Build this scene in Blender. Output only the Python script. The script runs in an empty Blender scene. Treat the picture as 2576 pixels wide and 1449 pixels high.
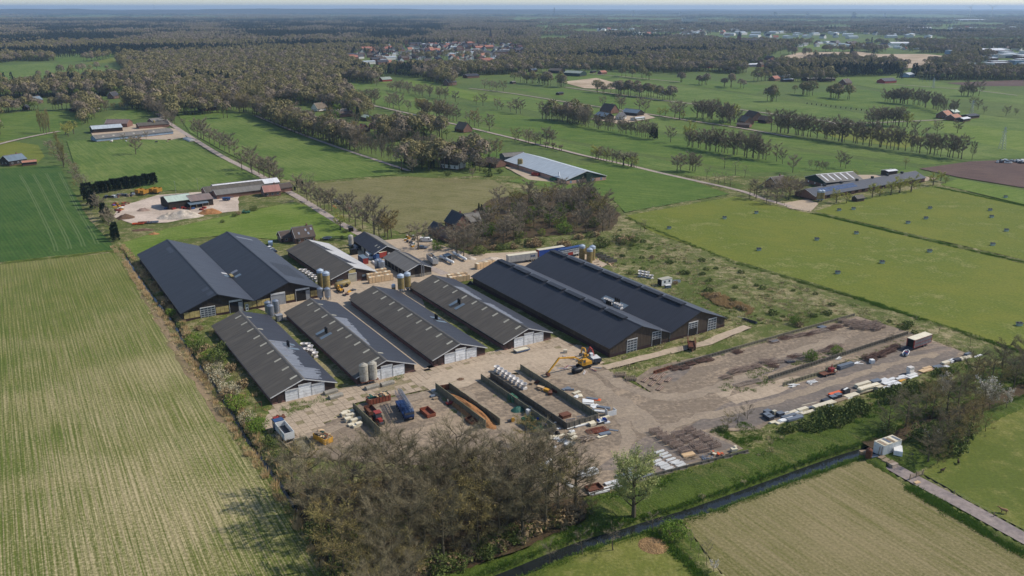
import bpy, math, random, time
import numpy as np
from mathutils import Vector, Matrix
T0 = time.time()
random.seed(7); RS = np.random.RandomState(11)
scene = bpy.context.scene
COL = scene.collection
R = math.radians

# ---------------------------------------------------------------- camera, sky, sun, exposure
CAM_H = 100.0
F_PIX, PIC_W, PIC_H, HOR = 2120.0, 2576.0, 1449.0, 18.0      # survey of the photograph (overview pixels)
PITCH = math.atan((PIC_H/2-HOR)/F_PIX)
cam = bpy.data.cameras.new('camera'); cam_o = bpy.data.objects.new('camera', cam); COL.objects.link(cam_o)
cam.sensor_width = 36; cam.lens = 36*F_PIX/PIC_W
cam.clip_start = 1; cam.clip_end = 90000
cam_o.location = (0, 0, CAM_H); cam_o.rotation_euler = (math.pi/2-PITCH, 0, 0)
scene.camera = cam_o

SUN_AZ, SUN_EL = R(12), R(43)                                # from +X towards +Y
world = bpy.data.worlds.new('World'); scene.world = world; world.use_nodes = True
wn = world.node_tree; bg = wn.nodes['Background']
sky = wn.nodes.new('ShaderNodeTexSky'); sky.sky_type = 'NISHITA'; sky.sun_disc = False
sky.sun_elevation = SUN_EL; sky.sun_rotation = math.pi/2-SUN_AZ
sky.altitude = 100; sky.air_density = 0.8; sky.dust_density = 0.5; sky.ozone_density = 1.0
wn.links.new(sky.outputs[0], bg.inputs[0]); bg.inputs[1].default_value = 0.145
sun = bpy.data.lights.new('sun', 'SUN'); sun_o = bpy.data.objects.new('sun', sun); COL.objects.link(sun_o)
sun.energy = 3.9; sun.angle = R(0.55); sun.color = (1.0, 0.93, 0.83)
sd = Vector((math.cos(SUN_AZ)*math.cos(SUN_EL), math.sin(SUN_AZ)*math.cos(SUN_EL), math.sin(SUN_EL)))
sun_o.rotation_euler = sd.to_track_quat('Z', 'Y').to_euler(); sun_o.location = sd*400
vs = scene.view_settings; vs.view_transform = 'Standard'; vs.look = 'None'; vs.exposure = 0.12; vs.gamma = 1.0
vs.use_curve_mapping = False
scene.cycles.max_bounces = 5; scene.cycles.diffuse_bounces = 2; scene.cycles.glossy_bounces = 2
scene.cycles.transparent_max_bounces = 4; scene.cycles.volume_bounces = 0; scene.cycles.volume_step_rate = 4.0

# ---------------------------------------------------------------- helpers
def g(u, v, z=0.0):
    """a point of the survey (overview pixel) as a place on the level z of the ground"""
    x = (u-PIC_W/2)/F_PIX; y = -(v-PIC_H/2)/F_PIX
    cp, sp = math.cos(PITCH), math.sin(PITCH)
    d = (x, cp+y*sp, -sp+y*cp); t = (z-CAM_H)/d[2]
    return (d[0]*t, d[1]*t)
AZ = R(122.1)                                               # long axis of the barns
EL = (math.cos(AZ), math.sin(AZ)); EW = (math.sin(AZ), -math.cos(AZ))
RZ = AZ-math.pi/2                                           # local x = across the barns, local y = along them
def lin(c):
    c = c/255.0
    return c/12.92 if c <= 0.04045 else ((c+0.055)/1.055)**2.4
def S(r, gg, b, k=1.0): return (lin(r)*k, lin(gg)*k, lin(b)*k, 1.0)

def linkobj(o, parent=None):
    COL.objects.link(o)
    if parent is not None: o.parent = parent
    return o
def tag(o, label=None, cat=None, group=None, kind=None):
    if label: o['label'] = label
    if cat: o['category'] = cat
    if group: o['group'] = group
    if kind: o['kind'] = kind
    return o
def thing(name, label, cat, xy, rz=0.0, group=None, z=0.0, s=1.0):
    o = bpy.data.objects.new(name, None); COL.objects.link(o); o.empty_display_size = 0.5
    o.location = (xy[0], xy[1], z); o.rotation_euler = (0, 0, rz); o.scale = (s, s, s)
    return tag(o, label, cat, group)
def copy_tree(o, loc, rz=None, parent=None, label=None, group=None, s=None, name=None):
    c = o.copy(); COL.objects.link(c)
    if parent is None:
        c.location = loc
        if rz is not None: c.rotation_euler = (0, 0, rz)
        if s is not None: c.scale = s if hasattr(s, '__len__') else (s, s, s)
        if label: c['label'] = label
        if group: c['group'] = group
    else: c.parent = parent
    for ch in o.children: copy_tree(ch, None, parent=c)
    return c

class MB:
    def __init__(s): s.v = []; s.f = []; s.m = []
    def add(s, V, F, m=0):
        b = len(s.v); s.v += [tuple(p) for p in V]
        for f in F: s.f.append(tuple(i+b for i in f)); s.m.append(m)
        return s
    def box(s, x0, y0, z0, x1, y1, z1, m=0):
        return s.add([(x0,y0,z0),(x1,y0,z0),(x1,y1,z0),(x0,y1,z0),(x0,y0,z1),(x1,y0,z1),(x1,y1,z1),(x0,y1,z1)],
                     [(0,3,2,1),(4,5,6,7),(0,1,5,4),(1,2,6,5),(2,3,7,6),(3,0,4,7)], m)
    def cbox(s, cx, cy, cz, sx, sy, sz, rz=0, m=0, tilt=0):
        c, n = math.cos(rz), math.sin(rz); V = []
        for dz in (-.5,.5):
            for dx, dy in ((-.5,-.5),(.5,-.5),(.5,.5),(-.5,.5)):
                x, y = dx*sx, dy*sy; V.append((cx+x*c-y*n, cy+x*n+y*c, cz+dz*sz+tilt*dx*sx))
        return s.add(V, [(0,3,2,1),(4,5,6,7),(0,1,5,4),(1,2,6,5),(2,3,7,6),(3,0,4,7)], m)
    def slab(s, P, t, m=0):
        """a plate of thickness t under the planar polygon P"""
        P = [Vector(p) for p in P]; n = (P[1]-P[0]).cross(P[2]-P[0]).normalized(); k = len(P)
        V = [tuple(p) for p in P]+[tuple(p-n*t) for p in P]
        F = [tuple(range(k)), tuple(range(2*k-1, k-1, -1))]+[(i, i+k, (i+1)%k+k, (i+1)%k) for i in range(k)]
        return s.add(V, F, m)
    def prism(s, poly, z0, z1, m=0):
        k = len(poly); V = [(p[0],p[1],z0) for p in poly]+[(p[0],p[1],z1) for p in poly]
        F = [tuple(range(k-1,-1,-1)), tuple(range(k, 2*k))]+[(i,(i+1)%k,(i+1)%k+k,i+k) for i in range(k)]
        return s.add(V, F, m)
    def lathe(s, prof, n=12, cx=0, cy=0, cz=0, m=0, axis='z', cap=True):
        V = []; F = []
        for r, z in prof:
            for i in range(n):
                a = 2*math.pi*i/n; x, y = r*math.cos(a), r*math.sin(a)
                if axis == 'z': V.append((cx+x, cy+y, cz+z))
                elif axis == 'y': V.append((cx+x, cy+z, cz+y))
                else: V.append((cx+z, cy+x, cz+y))
        fl = axis == 'y'
        for j in range(len(prof)-1):
            for i in range(n):
                q = (j*n+i, j*n+(i+1)%n, (j+1)*n+(i+1)%n, (j+1)*n+i); F.append(q[::-1] if fl else q)
        if cap:
            a = tuple(range(n-1,-1,-1)); b = tuple((len(prof)-1)*n+i for i in range(n))
            F += [a[::-1], b[::-1]] if fl else [a, b]
        return s.add(V, F, m)
    def tube(s, pts, rad, n=4, m=0):
        pts = [Vector(p) for p in pts]; b = len(s.v); k = len(pts)
        if not hasattr(rad, '__len__'): rad = [rad]*k
        for i, p in enumerate(pts):
            d = (pts[min(i+1,k-1)]-pts[max(i-1,0)]).normalized()
            a = d.orthogonal().normalized(); c = d.cross(a)
            for j in range(n):
                t = 2*math.pi*j/n; q = p+(a*math.cos(t)+c*math.sin(t))*rad[i]; s.v.append((q.x,q.y,q.z))
        for i in range(k-1):
            for j in range(n):
                s.f.append((b+i*n+j, b+i*n+(j+1)%n, b+(i+1)*n+(j+1)%n, b+(i+1)*n+j)); s.m.append(m)
        s.f.append(tuple(b+j for j in range(n-1,-1,-1))); s.m.append(m)
        s.f.append(tuple(b+(k-1)*n+j for j in range(n))); s.m.append(m)
        return s
    def bar(s, p, q, r=0.03, m=0, n=4): return s.tube([p, q], r, n, m)
    def mesh(s, name, mats, smooth=False):
        me = bpy.data.meshes.new(name); me.from_pydata(s.v, [], s.f)
        if not isinstance(mats, (list, tuple)): mats = [mats]
        for q in mats: me.materials.append(q)
        if len(mats) > 1: me.polygons.foreach_set('material_index', s.m)
        if smooth: me.polygons.foreach_set('use_smooth', [True]*len(me.polygons))
        me.update(); return me
    def build(s, name, mats, parent=None, smooth=False):
        return linkobj(bpy.data.objects.new(name, s.mesh(name, mats, smooth)), parent)
def inst(name, me, parent=None, loc=(0,0,0), rz=0, s=None):
    o = bpy.data.objects.new(name, me); COL.objects.link(o); o.parent = parent
    o.location = loc; o.rotation_euler = (0, 0, rz)
    if s is not None: o.scale = s
    return o
def npmesh(name, V, F, mats, loose=False):
    """V (n,3) float array, F (m,3|4) int array"""
    me = bpy.data.meshes.new(name); me.vertices.add(len(V)); me.vertices.foreach_set('co', np.ascontiguousarray(V, dtype=np.float32).ravel())
    k = F.shape[1]; me.loops.add(F.size); me.loops.foreach_set('vertex_index', np.ascontiguousarray(F, dtype=np.int32).ravel())
    me.polygons.add(len(F)); me.polygons.foreach_set('loop_start', np.arange(0, F.size, k, dtype=np.int32))
    if not isinstance(mats, (list, tuple)): mats = [mats]
    for q in mats: me.materials.append(q)
    me.update(calc_edges=True); return me

# ---------------------------------------------------------------- materials
def newmat(name):
    m = bpy.data.materials.new(name); m.use_nodes = True
    return m, m.node_tree, m.node_tree.nodes['Principled BSDF']
def N(nt, t, ins=(), **kw):
    n = nt.nodes.new(t)
    for k, v in kw.items(): setattr(n, k, v)
    for k, v in (ins.items() if isinstance(ins, dict) else ins):
        if hasattr(v, 'is_linked') or isinstance(v, bpy.types.NodeSocket): nt.links.new(v, n.inputs[k])
        else: n.inputs[k].default_value = v
    return n
def mixc(nt, fac, a, b, mode='MIX'):
    n = N(nt, 'ShaderNodeMix', {0: fac, 6: a, 7: b}, data_type='RGBA', blend_type=mode); return n.outputs[2]
def ramp(nt, fac, lo, hi, a=0.0, b=1.0):
    n = N(nt, 'ShaderNodeMapRange', {0: fac, 1: lo, 2: hi, 3: a, 4: b}); n.clamp = True; return n.outputs[0]
def noise(nt, vec, scale, detail=3.0, rough=0.55):
    return N(nt, 'ShaderNodeTexNoise', {'Vector': vec, 'Scale': scale, 'Detail': detail, 'Roughness': rough}).outputs[0]
def mul(nt, a, b, op='MULTIPLY'): return N(nt, 'ShaderNodeMath', {0: a, 1: b}, operation=op).outputs[0]
def mapping(nt, vec, rz=0.0, sc=(1,1,1)):
    r = N(nt, 'ShaderNodeMapping', {0: vec, 2: (0,0,-rz)}, vector_type='POINT').outputs[0]
    return N(nt, 'ShaderNodeMapping', {0: r, 3: sc}, vector_type='POINT').outputs[0]
def pos(nt): return N(nt, 'ShaderNodeNewGeometry').outputs['Position']
def objc(nt): return N(nt, 'ShaderNodeTexCoord').outputs['Object']
def bump(nt, b, h, dist=0.05, strength=0.6):
    n = N(nt, 'ShaderNodeBump', {'Height': h, 'Distance': dist, 'Strength': strength}); nt.links.new(n.outputs[0], b.inputs['Normal'])
MATS = {}
def plain(name, col, rough=0.7, metal=0.0, var=0.25, scale=0.7, rnd=0.12, spec=0.3, dirt=None, dirt_amt=0.4):
    """a painted, metal, wooden or plastic surface with grime and a little difference from thing to thing"""
    if name in MATS: return MATS[name]
    m, nt, b = newmat(name)
    p = objc(nt); n1 = noise(nt, p, scale, 4); n2 = noise(nt, p, scale*9, 3)
    f = ramp(nt, n1, 0.3, 0.7, 1-var, 1+var*0.6)
    f = mul(nt, f, ramp(nt, n2, 0.3, 0.7, 1-var*0.4, 1+var*0.3))
    rn = N(nt, 'ShaderNodeObjectInfo').outputs['Random']
    f = mul(nt, f, ramp(nt, rn, 0, 1, 1-rnd, 1+rnd))
    c = mixc(nt, 1.0, col, N(nt, 'ShaderNodeCombineColor', {0: f, 1: f, 2: f}).outputs[0], 'MULTIPLY')
    if dirt: c = mixc(nt, mul(nt, ramp(nt, noise(nt, p, scale*2.3, 5, 0.7), 0.48, 0.68), dirt_amt), c, dirt)
    nt.links.new(c, b.inputs['Base Color']); b.inputs['Roughness'].default_value = rough
    b.inputs['Metallic'].default_value = metal; b.inputs['Specular IOR Level'].default_value = spec
    MATS[name] = m; return m
def roofmat(name, col, col2, rough=0.6, spec=0.4, pitch=1.1, streak=0.5, spread=0.45, moss=None):
    """profiled roof sheeting: ribs run down the slope (local x), streaks of wear run with them"""
    m, nt, b = newmat(name); p = objc(nt)
    st = noise(nt, mapping(nt, p, 0, (0.10, 2.2, 0.10)), 1.0, 4, 0.65)
    big = noise(nt, p, 0.09, 3)
    sheet = noise(nt, mapping(nt, p, 0, (0.2, 0.9, 0.2)), 1.0, 0)
    f = mul(nt, ramp(nt, st, 0.5-spread/2, 0.5+spread/2), streak)
    c = mixc(nt, f, col, col2)
    c = mixc(nt, ramp(nt, big, 0.35, 0.7, 0, 0.5), c, mixc(nt, 0.5, col, col2))
    if moss is not None: c = mixc(nt, ramp(nt, noise(nt, mapping(nt, p, 0, (0.25, 1.4, 0.25)), 1.0, 5, 0.7), 0.55, 0.75, 0, 0.5), c, moss)
    k = ramp(nt, sheet, 0.3, 0.7, 0.92, 1.08)
    c = mixc(nt, 1.0, c, N(nt, 'ShaderNodeCombineColor', {0: k, 1: k, 2: k}).outputs[0], 'MULTIPLY')
    nt.links.new(c, b.inputs['Base Color'])
    nt.links.new(ramp(nt, st, 0.3, 0.7, rough-0.08, rough+0.08), b.inputs['Roughness'])
    b.inputs['Specular IOR Level'].default_value = spec
    w = N(nt, 'ShaderNodeTexWave', {'Vector': p, 'Scale': 1/pitch*0.5, 'Distortion': 0.0}, wave_type='BANDS', bands_direction='Y').outputs[1]
    bump(nt, b, w, 0.05, 0.5)
    return m
def boardmat(name, c1, c2, pitch=0.25, rough=0.8, axis='X', base=None):
    """upright boards or profiled wall cladding"""
    m, nt, b = newmat(name); p = objc(nt)
    sc = (3.2, 3.2, 0.35)
    st = noise(nt, mapping(nt, p, 0, sc), 1.0, 4, 0.6); big = noise(nt, p, 0.25, 3)
    c = mixc(nt, ramp(nt, st, 0.3, 0.7), c1, c2); k = ramp(nt, big, 0.3, 0.7, 0.75, 1.15)
    c = mixc(nt, 1.0, c, N(nt, 'ShaderNodeCombineColor', {0: k, 1: k, 2: k}).outputs[0], 'MULTIPLY')
    nt.links.new(c, b.inputs['Base Color']); b.inputs['Roughness'].default_value = rough; b.inputs['Specular IOR Level'].default_value = 0.2
    w = N(nt, 'ShaderNodeTexWave', {'Vector': p, 'Scale': 0.5/pitch}, wave_type='BANDS', bands_direction=axis).outputs[1]
    bump(nt, b, w, 0.04, 0.6); return m
def fieldmat(name, c1, c2, c3=None, az=AZ, rows=0.0, streak=0.5, patch=0.03, fine=1.2, c3amt=0.5, c3lo=0.5, c3hi=0.7, rowamt=0.25, bmp=0.12, c3streak=True, streakw=0.55, patchcon=0.14, grad=None):
    """grass, crop or soil; az is the direction in which it was worked"""
    tone = lambda c: None if c is None else ((c[0]*.80, c[1]*.71, c[2]*.68, 1) if c[1] > c[0]*1.02 else (c[0]*.9, c[1]*.86, c[2]*.86, 1))
    c1, c2, c3 = tone(c1), tone(c2), tone(c3)
    m, nt, b = newmat(name); p = pos(nt)
    q = mapping(nt, p, az, (0.035, streakw, 1))
    stv = noise(nt, q, 1.0, 5, 0.62)
    big = noise(nt, p, patch, 4, 0.55); mid = noise(nt, p, patch*6, 4, 0.6); fn = noise(nt, p, fine, 4, 0.7)
    fac = N(nt, 'ShaderNodeMath', {0: mul(nt, stv, streak), 1: mul(nt, big, 1-streak)}, operation='ADD').outputs[0]
    fac = mul(nt, mul(nt, fac, 0.75), mul(nt, mid, 0.25), 'ADD')
    c = mixc(nt, ramp(nt, fac, 0.5-patchcon/2, 0.5+patchcon/2), c1, c2)
    if c3 is not None:
        h = stv if c3streak else mid
        ff = mul(nt, mul(nt, h, 0.55), mul(nt, big, 0.45), 'ADD')
        ff = mul(nt, ff, mul(nt, mul(nt, fn, -0.5, 'ADD'), 0.35), 'ADD')
        cf = ramp(nt, ff, c3lo, c3hi, 0, c3amt)
        if grad: cf = mul(nt, cf, ramp(nt, N(nt, 'ShaderNodeSeparateXYZ', {0: p}).outputs[1], *grad))
        c = mixc(nt, cf, c, c3)
    k = ramp(nt, fn, 0.25, 0.75, 0.72, 1.28)
    if rows:
        rp = mapping(nt, p, az, (0.02, 1, 1))
        w = N(nt, 'ShaderNodeTexWave', {'Vector': rp, 'Scale': 0.5/rows*0.5, 'Distortion': 1.0, 'Detail': 2, 'Detail Scale': 1.0}, wave_type='BANDS', bands_direction='Y').outputs[1]
        k = mul(nt, k, ramp(nt, w, 0.15, 0.85, 1-rowamt, 1+rowamt))
    c = mixc(nt, 1.0, c, N(nt, 'ShaderNodeCombineColor', {0: k, 1: k, 2: k}).outputs[0], 'MULTIPLY')
    nt.links.new(c, b.inputs['Base Color']); b.inputs['Roughness'].default_value = 0.9; b.inputs['Specular IOR Level'].default_value = 0.12
    bump(nt, b, mul(nt, fn, mid, 'ADD'), bmp, 0.7)
    return m
def twigmat(name, c1, c2, rough=0.85, trans=0.0):
    """bark, twigs or leaves; tint differs from tree to tree"""
    m, nt, b = newmat(name)
    rn = N(nt, 'ShaderNodeObjectInfo').outputs['Random']
    n1 = noise(nt, objc(nt), 0.6, 3)
    f = mul(nt, mul(nt, rn, 0.6), mul(nt, n1, 0.5), 'ADD')
    nt.links.new(mixc(nt, ramp(nt, f, 0.15, 0.95), c1, c2), b.inputs['Base Color'])
    b.inputs['Roughness'].default_value = rough; b.inputs['Specular IOR Level'].default_value = 0.15
    return m
# ---------------------------------------------------------------- ground, fields, roads, water
def pip(px, py, poly):
    inside = np.zeros(px.shape, bool); n = len(poly)
    for i in range(n):
        x1, y1 = poly[i]; x2, y2 = poly[(i+1) % n]
        if y1 == y2: continue
        c = ((y1 > py) != (y2 > py)) & (px < (x2-x1)*(py-y1)/(y2-y1)+x1)
        inside ^= c
    return inside
def pdist(px, py, line):
    d = np.full(px.shape, 1e9)
    for (x1, y1), (x2, y2) in zip(line[:-1], line[1:]):
        dx, dy = x2-x1, y2-y1; t = np.clip(((px-x1)*dx+(py-y1)*dy)/(dx*dx+dy*dy+1e-9), 0, 1)
        d = np.minimum(d, np.hypot(px-x1-t*dx, py-y1-t*dy))
    return d
def vnoise(x, y, cell, seed):
    r = np.random.RandomState(seed); G = r.rand(256, 256)
    fx, fy = x/cell, y/cell; ix, iy = np.floor(fx).astype(int), np.floor(fy).astype(int); tx, ty = fx-ix, fy-iy
    tx = tx*tx*(3-2*tx); ty = ty*ty*(3-2*ty)
    a = G[ix % 256, iy % 256]; b = G[(ix+1) % 256, iy % 256]; c = G[ix % 256, (iy+1) % 256]; d = G[(ix+1) % 256, (iy+1) % 256]
    return (a*(1-tx)+b*tx)*(1-ty)+(c*(1-tx)+d*tx)*ty
def GP(pts): return [g(u, v) for u, v in pts]
def smooth_line(P, step=4.0):
    P = [Vector((x, y, 0)) for x, y in P]; out = []
    for i in range(len(P)-1):
        p0, p1, p2, p3 = P[max(i-1,0)], P[i], P[i+1], P[min(i+2,len(P)-1)]
        k = max(1, int((p2-p1).length/step))
        for j in range(k):
            t = j/k; q = 0.5*((2*p1)+(p2-p0)*t+(2*p0-5*p1+4*p2-p3)*t*t+(3*p1-p0-3*p2+p3)*t**3); out.append((q.x, q.y))
    out.append((P[-1].x, P[-1].y)); return out
SHEETS = []
def ribbon(name, P, w, z, mat, wob=0.0, step=4.0, seed=3):
    P = smooth_line(P, step); r = random.Random(seed); V = []; F = []
    for i, p in enumerate(P):
        a = Vector(P[max(i-1,0)]); b = Vector(P[min(i+1,len(P)-1)]); d = (b-a).normalized(); n = Vector((-d.y, d.x))
        V.append((p[0]+n.x*(w/2+r.uniform(-wob,wob)), p[1]+n.y*(w/2+r.uniform(-wob,wob)), z))
        V.append((p[0]-n.x*(w/2+r.uniform(-wob,wob)), p[1]-n.y*(w/2+r.uniform(-wob,wob)), z))
    F = [(2*i, 2*i+1, 2*i+3, 2*i+2) for i in range(len(P)-1)]
    o = MB().add(V, F).build(name, mat); tag(o, kind='structure')
    if z > 0 and name != 'wheel_track': SHEETS.append([v[:2] for v in V[0::2]]+[v[:2] for v in V[1::2]][::-1])
    return o
def sheet(name, upts, mat, z=0.03, cut=True, wob=0.0, step=6.0):
    P = GP(upts); Q = []; r = random.Random(len(SHEETS)+5)
    for i, p in enumerate(P):
        q = P[(i+1) % len(P)]; L = math.hypot(q[0]-p[0], q[1]-p[1]); k = max(1, min(60, int(L/step)))
        for j in range(k):
            t = j/k; Q.append((p[0]+(q[0]-p[0])*t+(r.uniform(-wob,wob)), p[1]+(q[1]-p[1])*t+r.uniform(-wob,wob)))
    o = MB().add([(x, y, z) for x, y in Q], [tuple(range(len(Q)))]).build(name, mat)
    if o.data.polygons[0].normal.z < 0: o.data.flip_normals()
    tag(o, kind='structure')
    if cut: SHEETS.append(P)
    return o
GA = R(121)
M_far = fieldmat('far_meadow', S(104,124,64), S(86,112,56), S(130,128,86), az=R(140), patch=0.004, fine=0.25, streak=0.3, c3amt=0.5, c3lo=0.56, c3hi=0.7)
M_rough = fieldmat('rough_grass', S(84,106,44), S(120,126,76), S(158,148,112), az=R(60), patch=0.05, fine=1.4, streak=0.2, c3amt=0.85, c3lo=0.50, c3hi=0.62, c3streak=False, bmp=0.5, patchcon=0.3)
M_crop = fieldmat('drilled_crop', S(98,117,52), S(118,127,66), S(178,166,128), az=GA, rows=0.85, streak=0.5, patch=0.016, fine=1.6, c3amt=0.95, c3lo=0.46, c3hi=0.62, rowamt=0.13, streakw=3.0, grad=(320,145,.25,1.0))
M_wheat = fieldmat('winter_wheat', S(62,98,42), S(80,110,52), None, az=R(127), streak=0.5, patch=0.02, fine=0.8, rows=1.2, rowamt=0.08)
M_mead = fieldmat('meadow_green', S(88,118,50), S(114,138,70), S(136,148,90), az=R(125), streak=0.6, patch=0.02, fine=0.7, c3amt=0.4)
M_mead2 = fieldmat('meadow_deep', S(82,114,46), S(106,132,60), S(126,142,80), az=R(155), streak=0.65, patch=0.015, fine=0.6, c3amt=0.35)
M_bright = fieldmat('meadow_bright', S(98,128,46), S(118,142,66), S(140,152,88), az=R(30), streak=0.5, patch=0.03, fine=0.9, c3amt=0.4)
M_olive = fieldmat('pasture_olive', S(122,134,56), S(104,124,48), S(156,152,96), az=R(150), streak=0.25, patch=0.022, fine=1.1, c3amt=0.6, c3lo=0.54, c3hi=0.68, c3streak=False)
M_tan = fieldmat('thin_crop', S(128,124,84), S(106,112,64), S(146,132,102), az=R(152), rows=1.5, streak=0.6, patch=0.018, fine=0.8, c3amt=0.7, rowamt=0.12)
M_tan2 = fieldmat('sown_field', S(108,114,62), S(124,120,78), S(146,135,100), az=math.atan2(*(np.array(g(2576,1354))-np.array(g(2302,1207)))[::-1]), rows=0.9, streak=0.4, patch=0.022, fine=1.8, c3amt=0.8, c3lo=0.42, c3hi=0.6, rowamt=0.05, streakw=0.9, patchcon=0.3)
M_plough = fieldmat('ploughed_soil', S(92,76,70), S(108,90,80), None, az=R(150), rows=1.6, streak=0.6, patch=0.02, fine=1.0, rowamt=0.25)
M_pad = fieldmat('grazed_paddock', S(98,116,50), S(122,132,66), S(144,140,88), az=R(80), streak=0.15, patch=0.04, fine=1.5, c3amt=0.6, c3lo=0.52, c3hi=0.68, c3streak=False)
M_bank = fieldmat('lush_bank_grass', S(86,108,42), S(70,94,36), S(144,138,86), az=R(121), streak=0.5, patch=0.06, fine=2.0, c3amt=0.6, bmp=0.5)
M_litter = fieldmat('leaf_litter', S(78,66,48), S(92,78,60), S(66,80,36), az=0, streak=0.1, patch=0.08, fine=2.0, c3amt=0.7, c3lo=0.5, c3hi=0.62, c3streak=False, bmp=0.3)
M_conc = fieldmat('pale_concrete', S(174,160,137), S(192,176,151), S(150,138,118), az=AZ, streak=0.4, patch=0.06, fine=0.9, c3amt=0.6, bmp=0.02)
M_slab = fieldmat('slab_concrete', S(168,154,132), S(188,172,148), S(140,128,108), az=AZ, streak=0.2, patch=0.12, fine=1.2, c3amt=0.6, bmp=0.02)
M_joint = fieldmat('mossy_joint', S(150,138,112), S(122,118,82), S(166,152,126), az=AZ, streak=0.1, patch=0.1, fine=2.0, c3amt=0.6, bmp=0.05)
M_yard = fieldmat('trodden_yard', S(140,127,108), S(118,109,96), S(168,152,128), az=R(28), streak=0.45, patch=0.035, fine=0.8, c3amt=0.85, c3lo=0.46, c3hi=0.6, bmp=0.04, patchcon=0.3, streakw=0.25)
M_asph = fieldmat('old_asphalt', S(116,110,102), S(130,121,110), S(152,138,120), az=R(20), streak=0.45, patch=0.05, fine=0.8, c3amt=0.7, c3lo=0.5, c3hi=0.64, bmp=0.02)
M_lane = fieldmat('lane_surface', S(158,148,138), S(176,164,150), None, az=R(130), streak=0.3, patch=0.1, fine=0.8, bmp=0.02)
M_road = fieldmat('road_asphalt', S(138,130,126), S(152,142,134), None, az=R(152), streak=0.3, patch=0.1, fine=0.8, bmp=0.02)
M_sandy = fieldmat('bare_sand', S(196,178,152), S(168,150,124), S(128,126,84), az=R(20), streak=0.2, patch=0.02, fine=0.3, c3amt=0.6, bmp=0.1)
M_chalk = fieldmat('chalk_yard', S(206,192,174), S(188,174,156), S(160,148,132), az=0, streak=0.1, patch=0.06, fine=0.8, c3amt=0.6, bmp=0.02)
M_mud = fieldmat('dry_mud', S(150,132,102), S(128,114,88), S(104,112,58), az=GA, streak=0.6, patch=0.05, fine=1.5, c3amt=0.7, bmp=0.1)

# --- fields round the farm
DITCH = [(296,618),(320,648),(345,688),(383,740),(414,778),(436,806),(455,842),(500,915),(530,952),(562,1000),(622,1100),(662,1155),(706,1214),(768,1306),(850,1449),(920,1560)]
STREAM = [(1120,1500),(1288,1437),(1408,1387),(1488,1357),(1570,1334),(1663,1304),(1725,1287),(1813,1257),(1932,1214),(2032,1177),(2132,1142),(2182,1127),(2267,1094),(2342,1057),(2407,1037),(2507,1004),(2576,979),(2700,930)]
sheet('crop_field', [(-260,690),(14,664),(296,634),(322,664),(348,704),(378,752),(408,800),(436,850),(466,905),(505,968),(545,1034),(590,1104),(640,1166),(690,1234),(750,1330),(830,1480),(-260,1640)], M_crop, wob=0.5)
sheet('field_margin', [(306,640),(330,670),(352,704),(382,752),(414,796),(445,850),(500,935),(560,1028),(600,1100),(560,1070),(500,985),(456,920),(424,868),(392,812),(366,762),(342,716),(316,668)], M_mud, z=0.06, wob=0.8, step=3)
sheet('wheat_field', [(-300,440),(0,424),(150,416),(176,470),(230,560),(292,622),(292,628),(16,658),(-300,690)], M_wheat, wob=0.4)
sheet('meadow', [(168,354),(330,346),(448,345),(560,400),(690,466),(640,472),(400,480),(300,472),(215,470),(192,430)], M_mead)
sheet('meadow', [(305,612),(420,575),(560,545),(742,507),(858,548),(902,592),(880,600),(690,602),(560,592),(420,606),(345,644),(324,648)], M_bright)
sheet('meadow', [(448,288),(560,276),(640,294),(720,328),(900,390),(1002,424),(1000,439),(765,458),(705,450),(570,384),(478,333)], M_mead)
sheet('thin_crop_field', [(772,464),(1000,444),(1240,453),(1295,480),(1210,540),(1080,570),(1010,588),(905,524),(840,492)], M_tan, wob=0.6)
sheet('meadow', [(1275,456),(1400,430),(1530,405),(1700,440),(1835,488),(1572,534),(1540,500),(1400,472)], M_mead2)
sheet('pasture', [(1576,542),(1850,494),(1990,528),(2040,537),(2576,664),(2800,715),(2800,960),(2576,884),(2450,842),(2300,796),(2150,744),(2060,716),(1850,656),(1640,584)], M_olive, wob=0.4)
sheet('pasture', [(2050,532),(2130,505),(2350,468),(2576,520),(2800,570),(2800,705),(2576,654)], M_olive, wob=0.3)
sheet('pasture', [(2365,464),(2410,450),(2576,479),(2800,520),(2800,560),(2576,514)], M_bright)
sheet('ploughed_field', [(2312,424),(2440,406),(2576,400),(2900,396),(2900,540),(2576,472),(2410,445)], M_plough)
sheet('sown_field', [(1712,1310),(1800,1284),(1932,1236),(2060,1190),(2168,1156),(2290,1226),(2576,1398),(2760,1510),(2600,1640),(1990,1640),(1850,1480)], M_tan2, wob=0.5)
sheet('paddock', [(1290,1462),(1420,1404),(1560,1360),(1640,1334),(1692,1370),(1770,1449),(1850,1540),(1200,1540)], M_pad, wob=0.4)
sheet('paddock', [(2318,1192),(2420,1120),(2500,1060),(2576,1026),(2760,960),(2760,1440),(2576,1334)], M_pad, wob=0.4)
M_tram = fieldmat('tramline', S(106,130,82), S(96,122,72), None, az=R(127), fine=2)
for k in range(4):
    for o in (0, 6): ribbon('tramline', GP([(48+k*33+o*.7,440-k*2),(66+k*33+o*.8,470),(96+k*33+o,530),(128+k*34+o*1.3,600-k*3),(138+k*34+o*1.4,632-k*6)]), .5, .045, M_tram, wob=.08)
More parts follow.
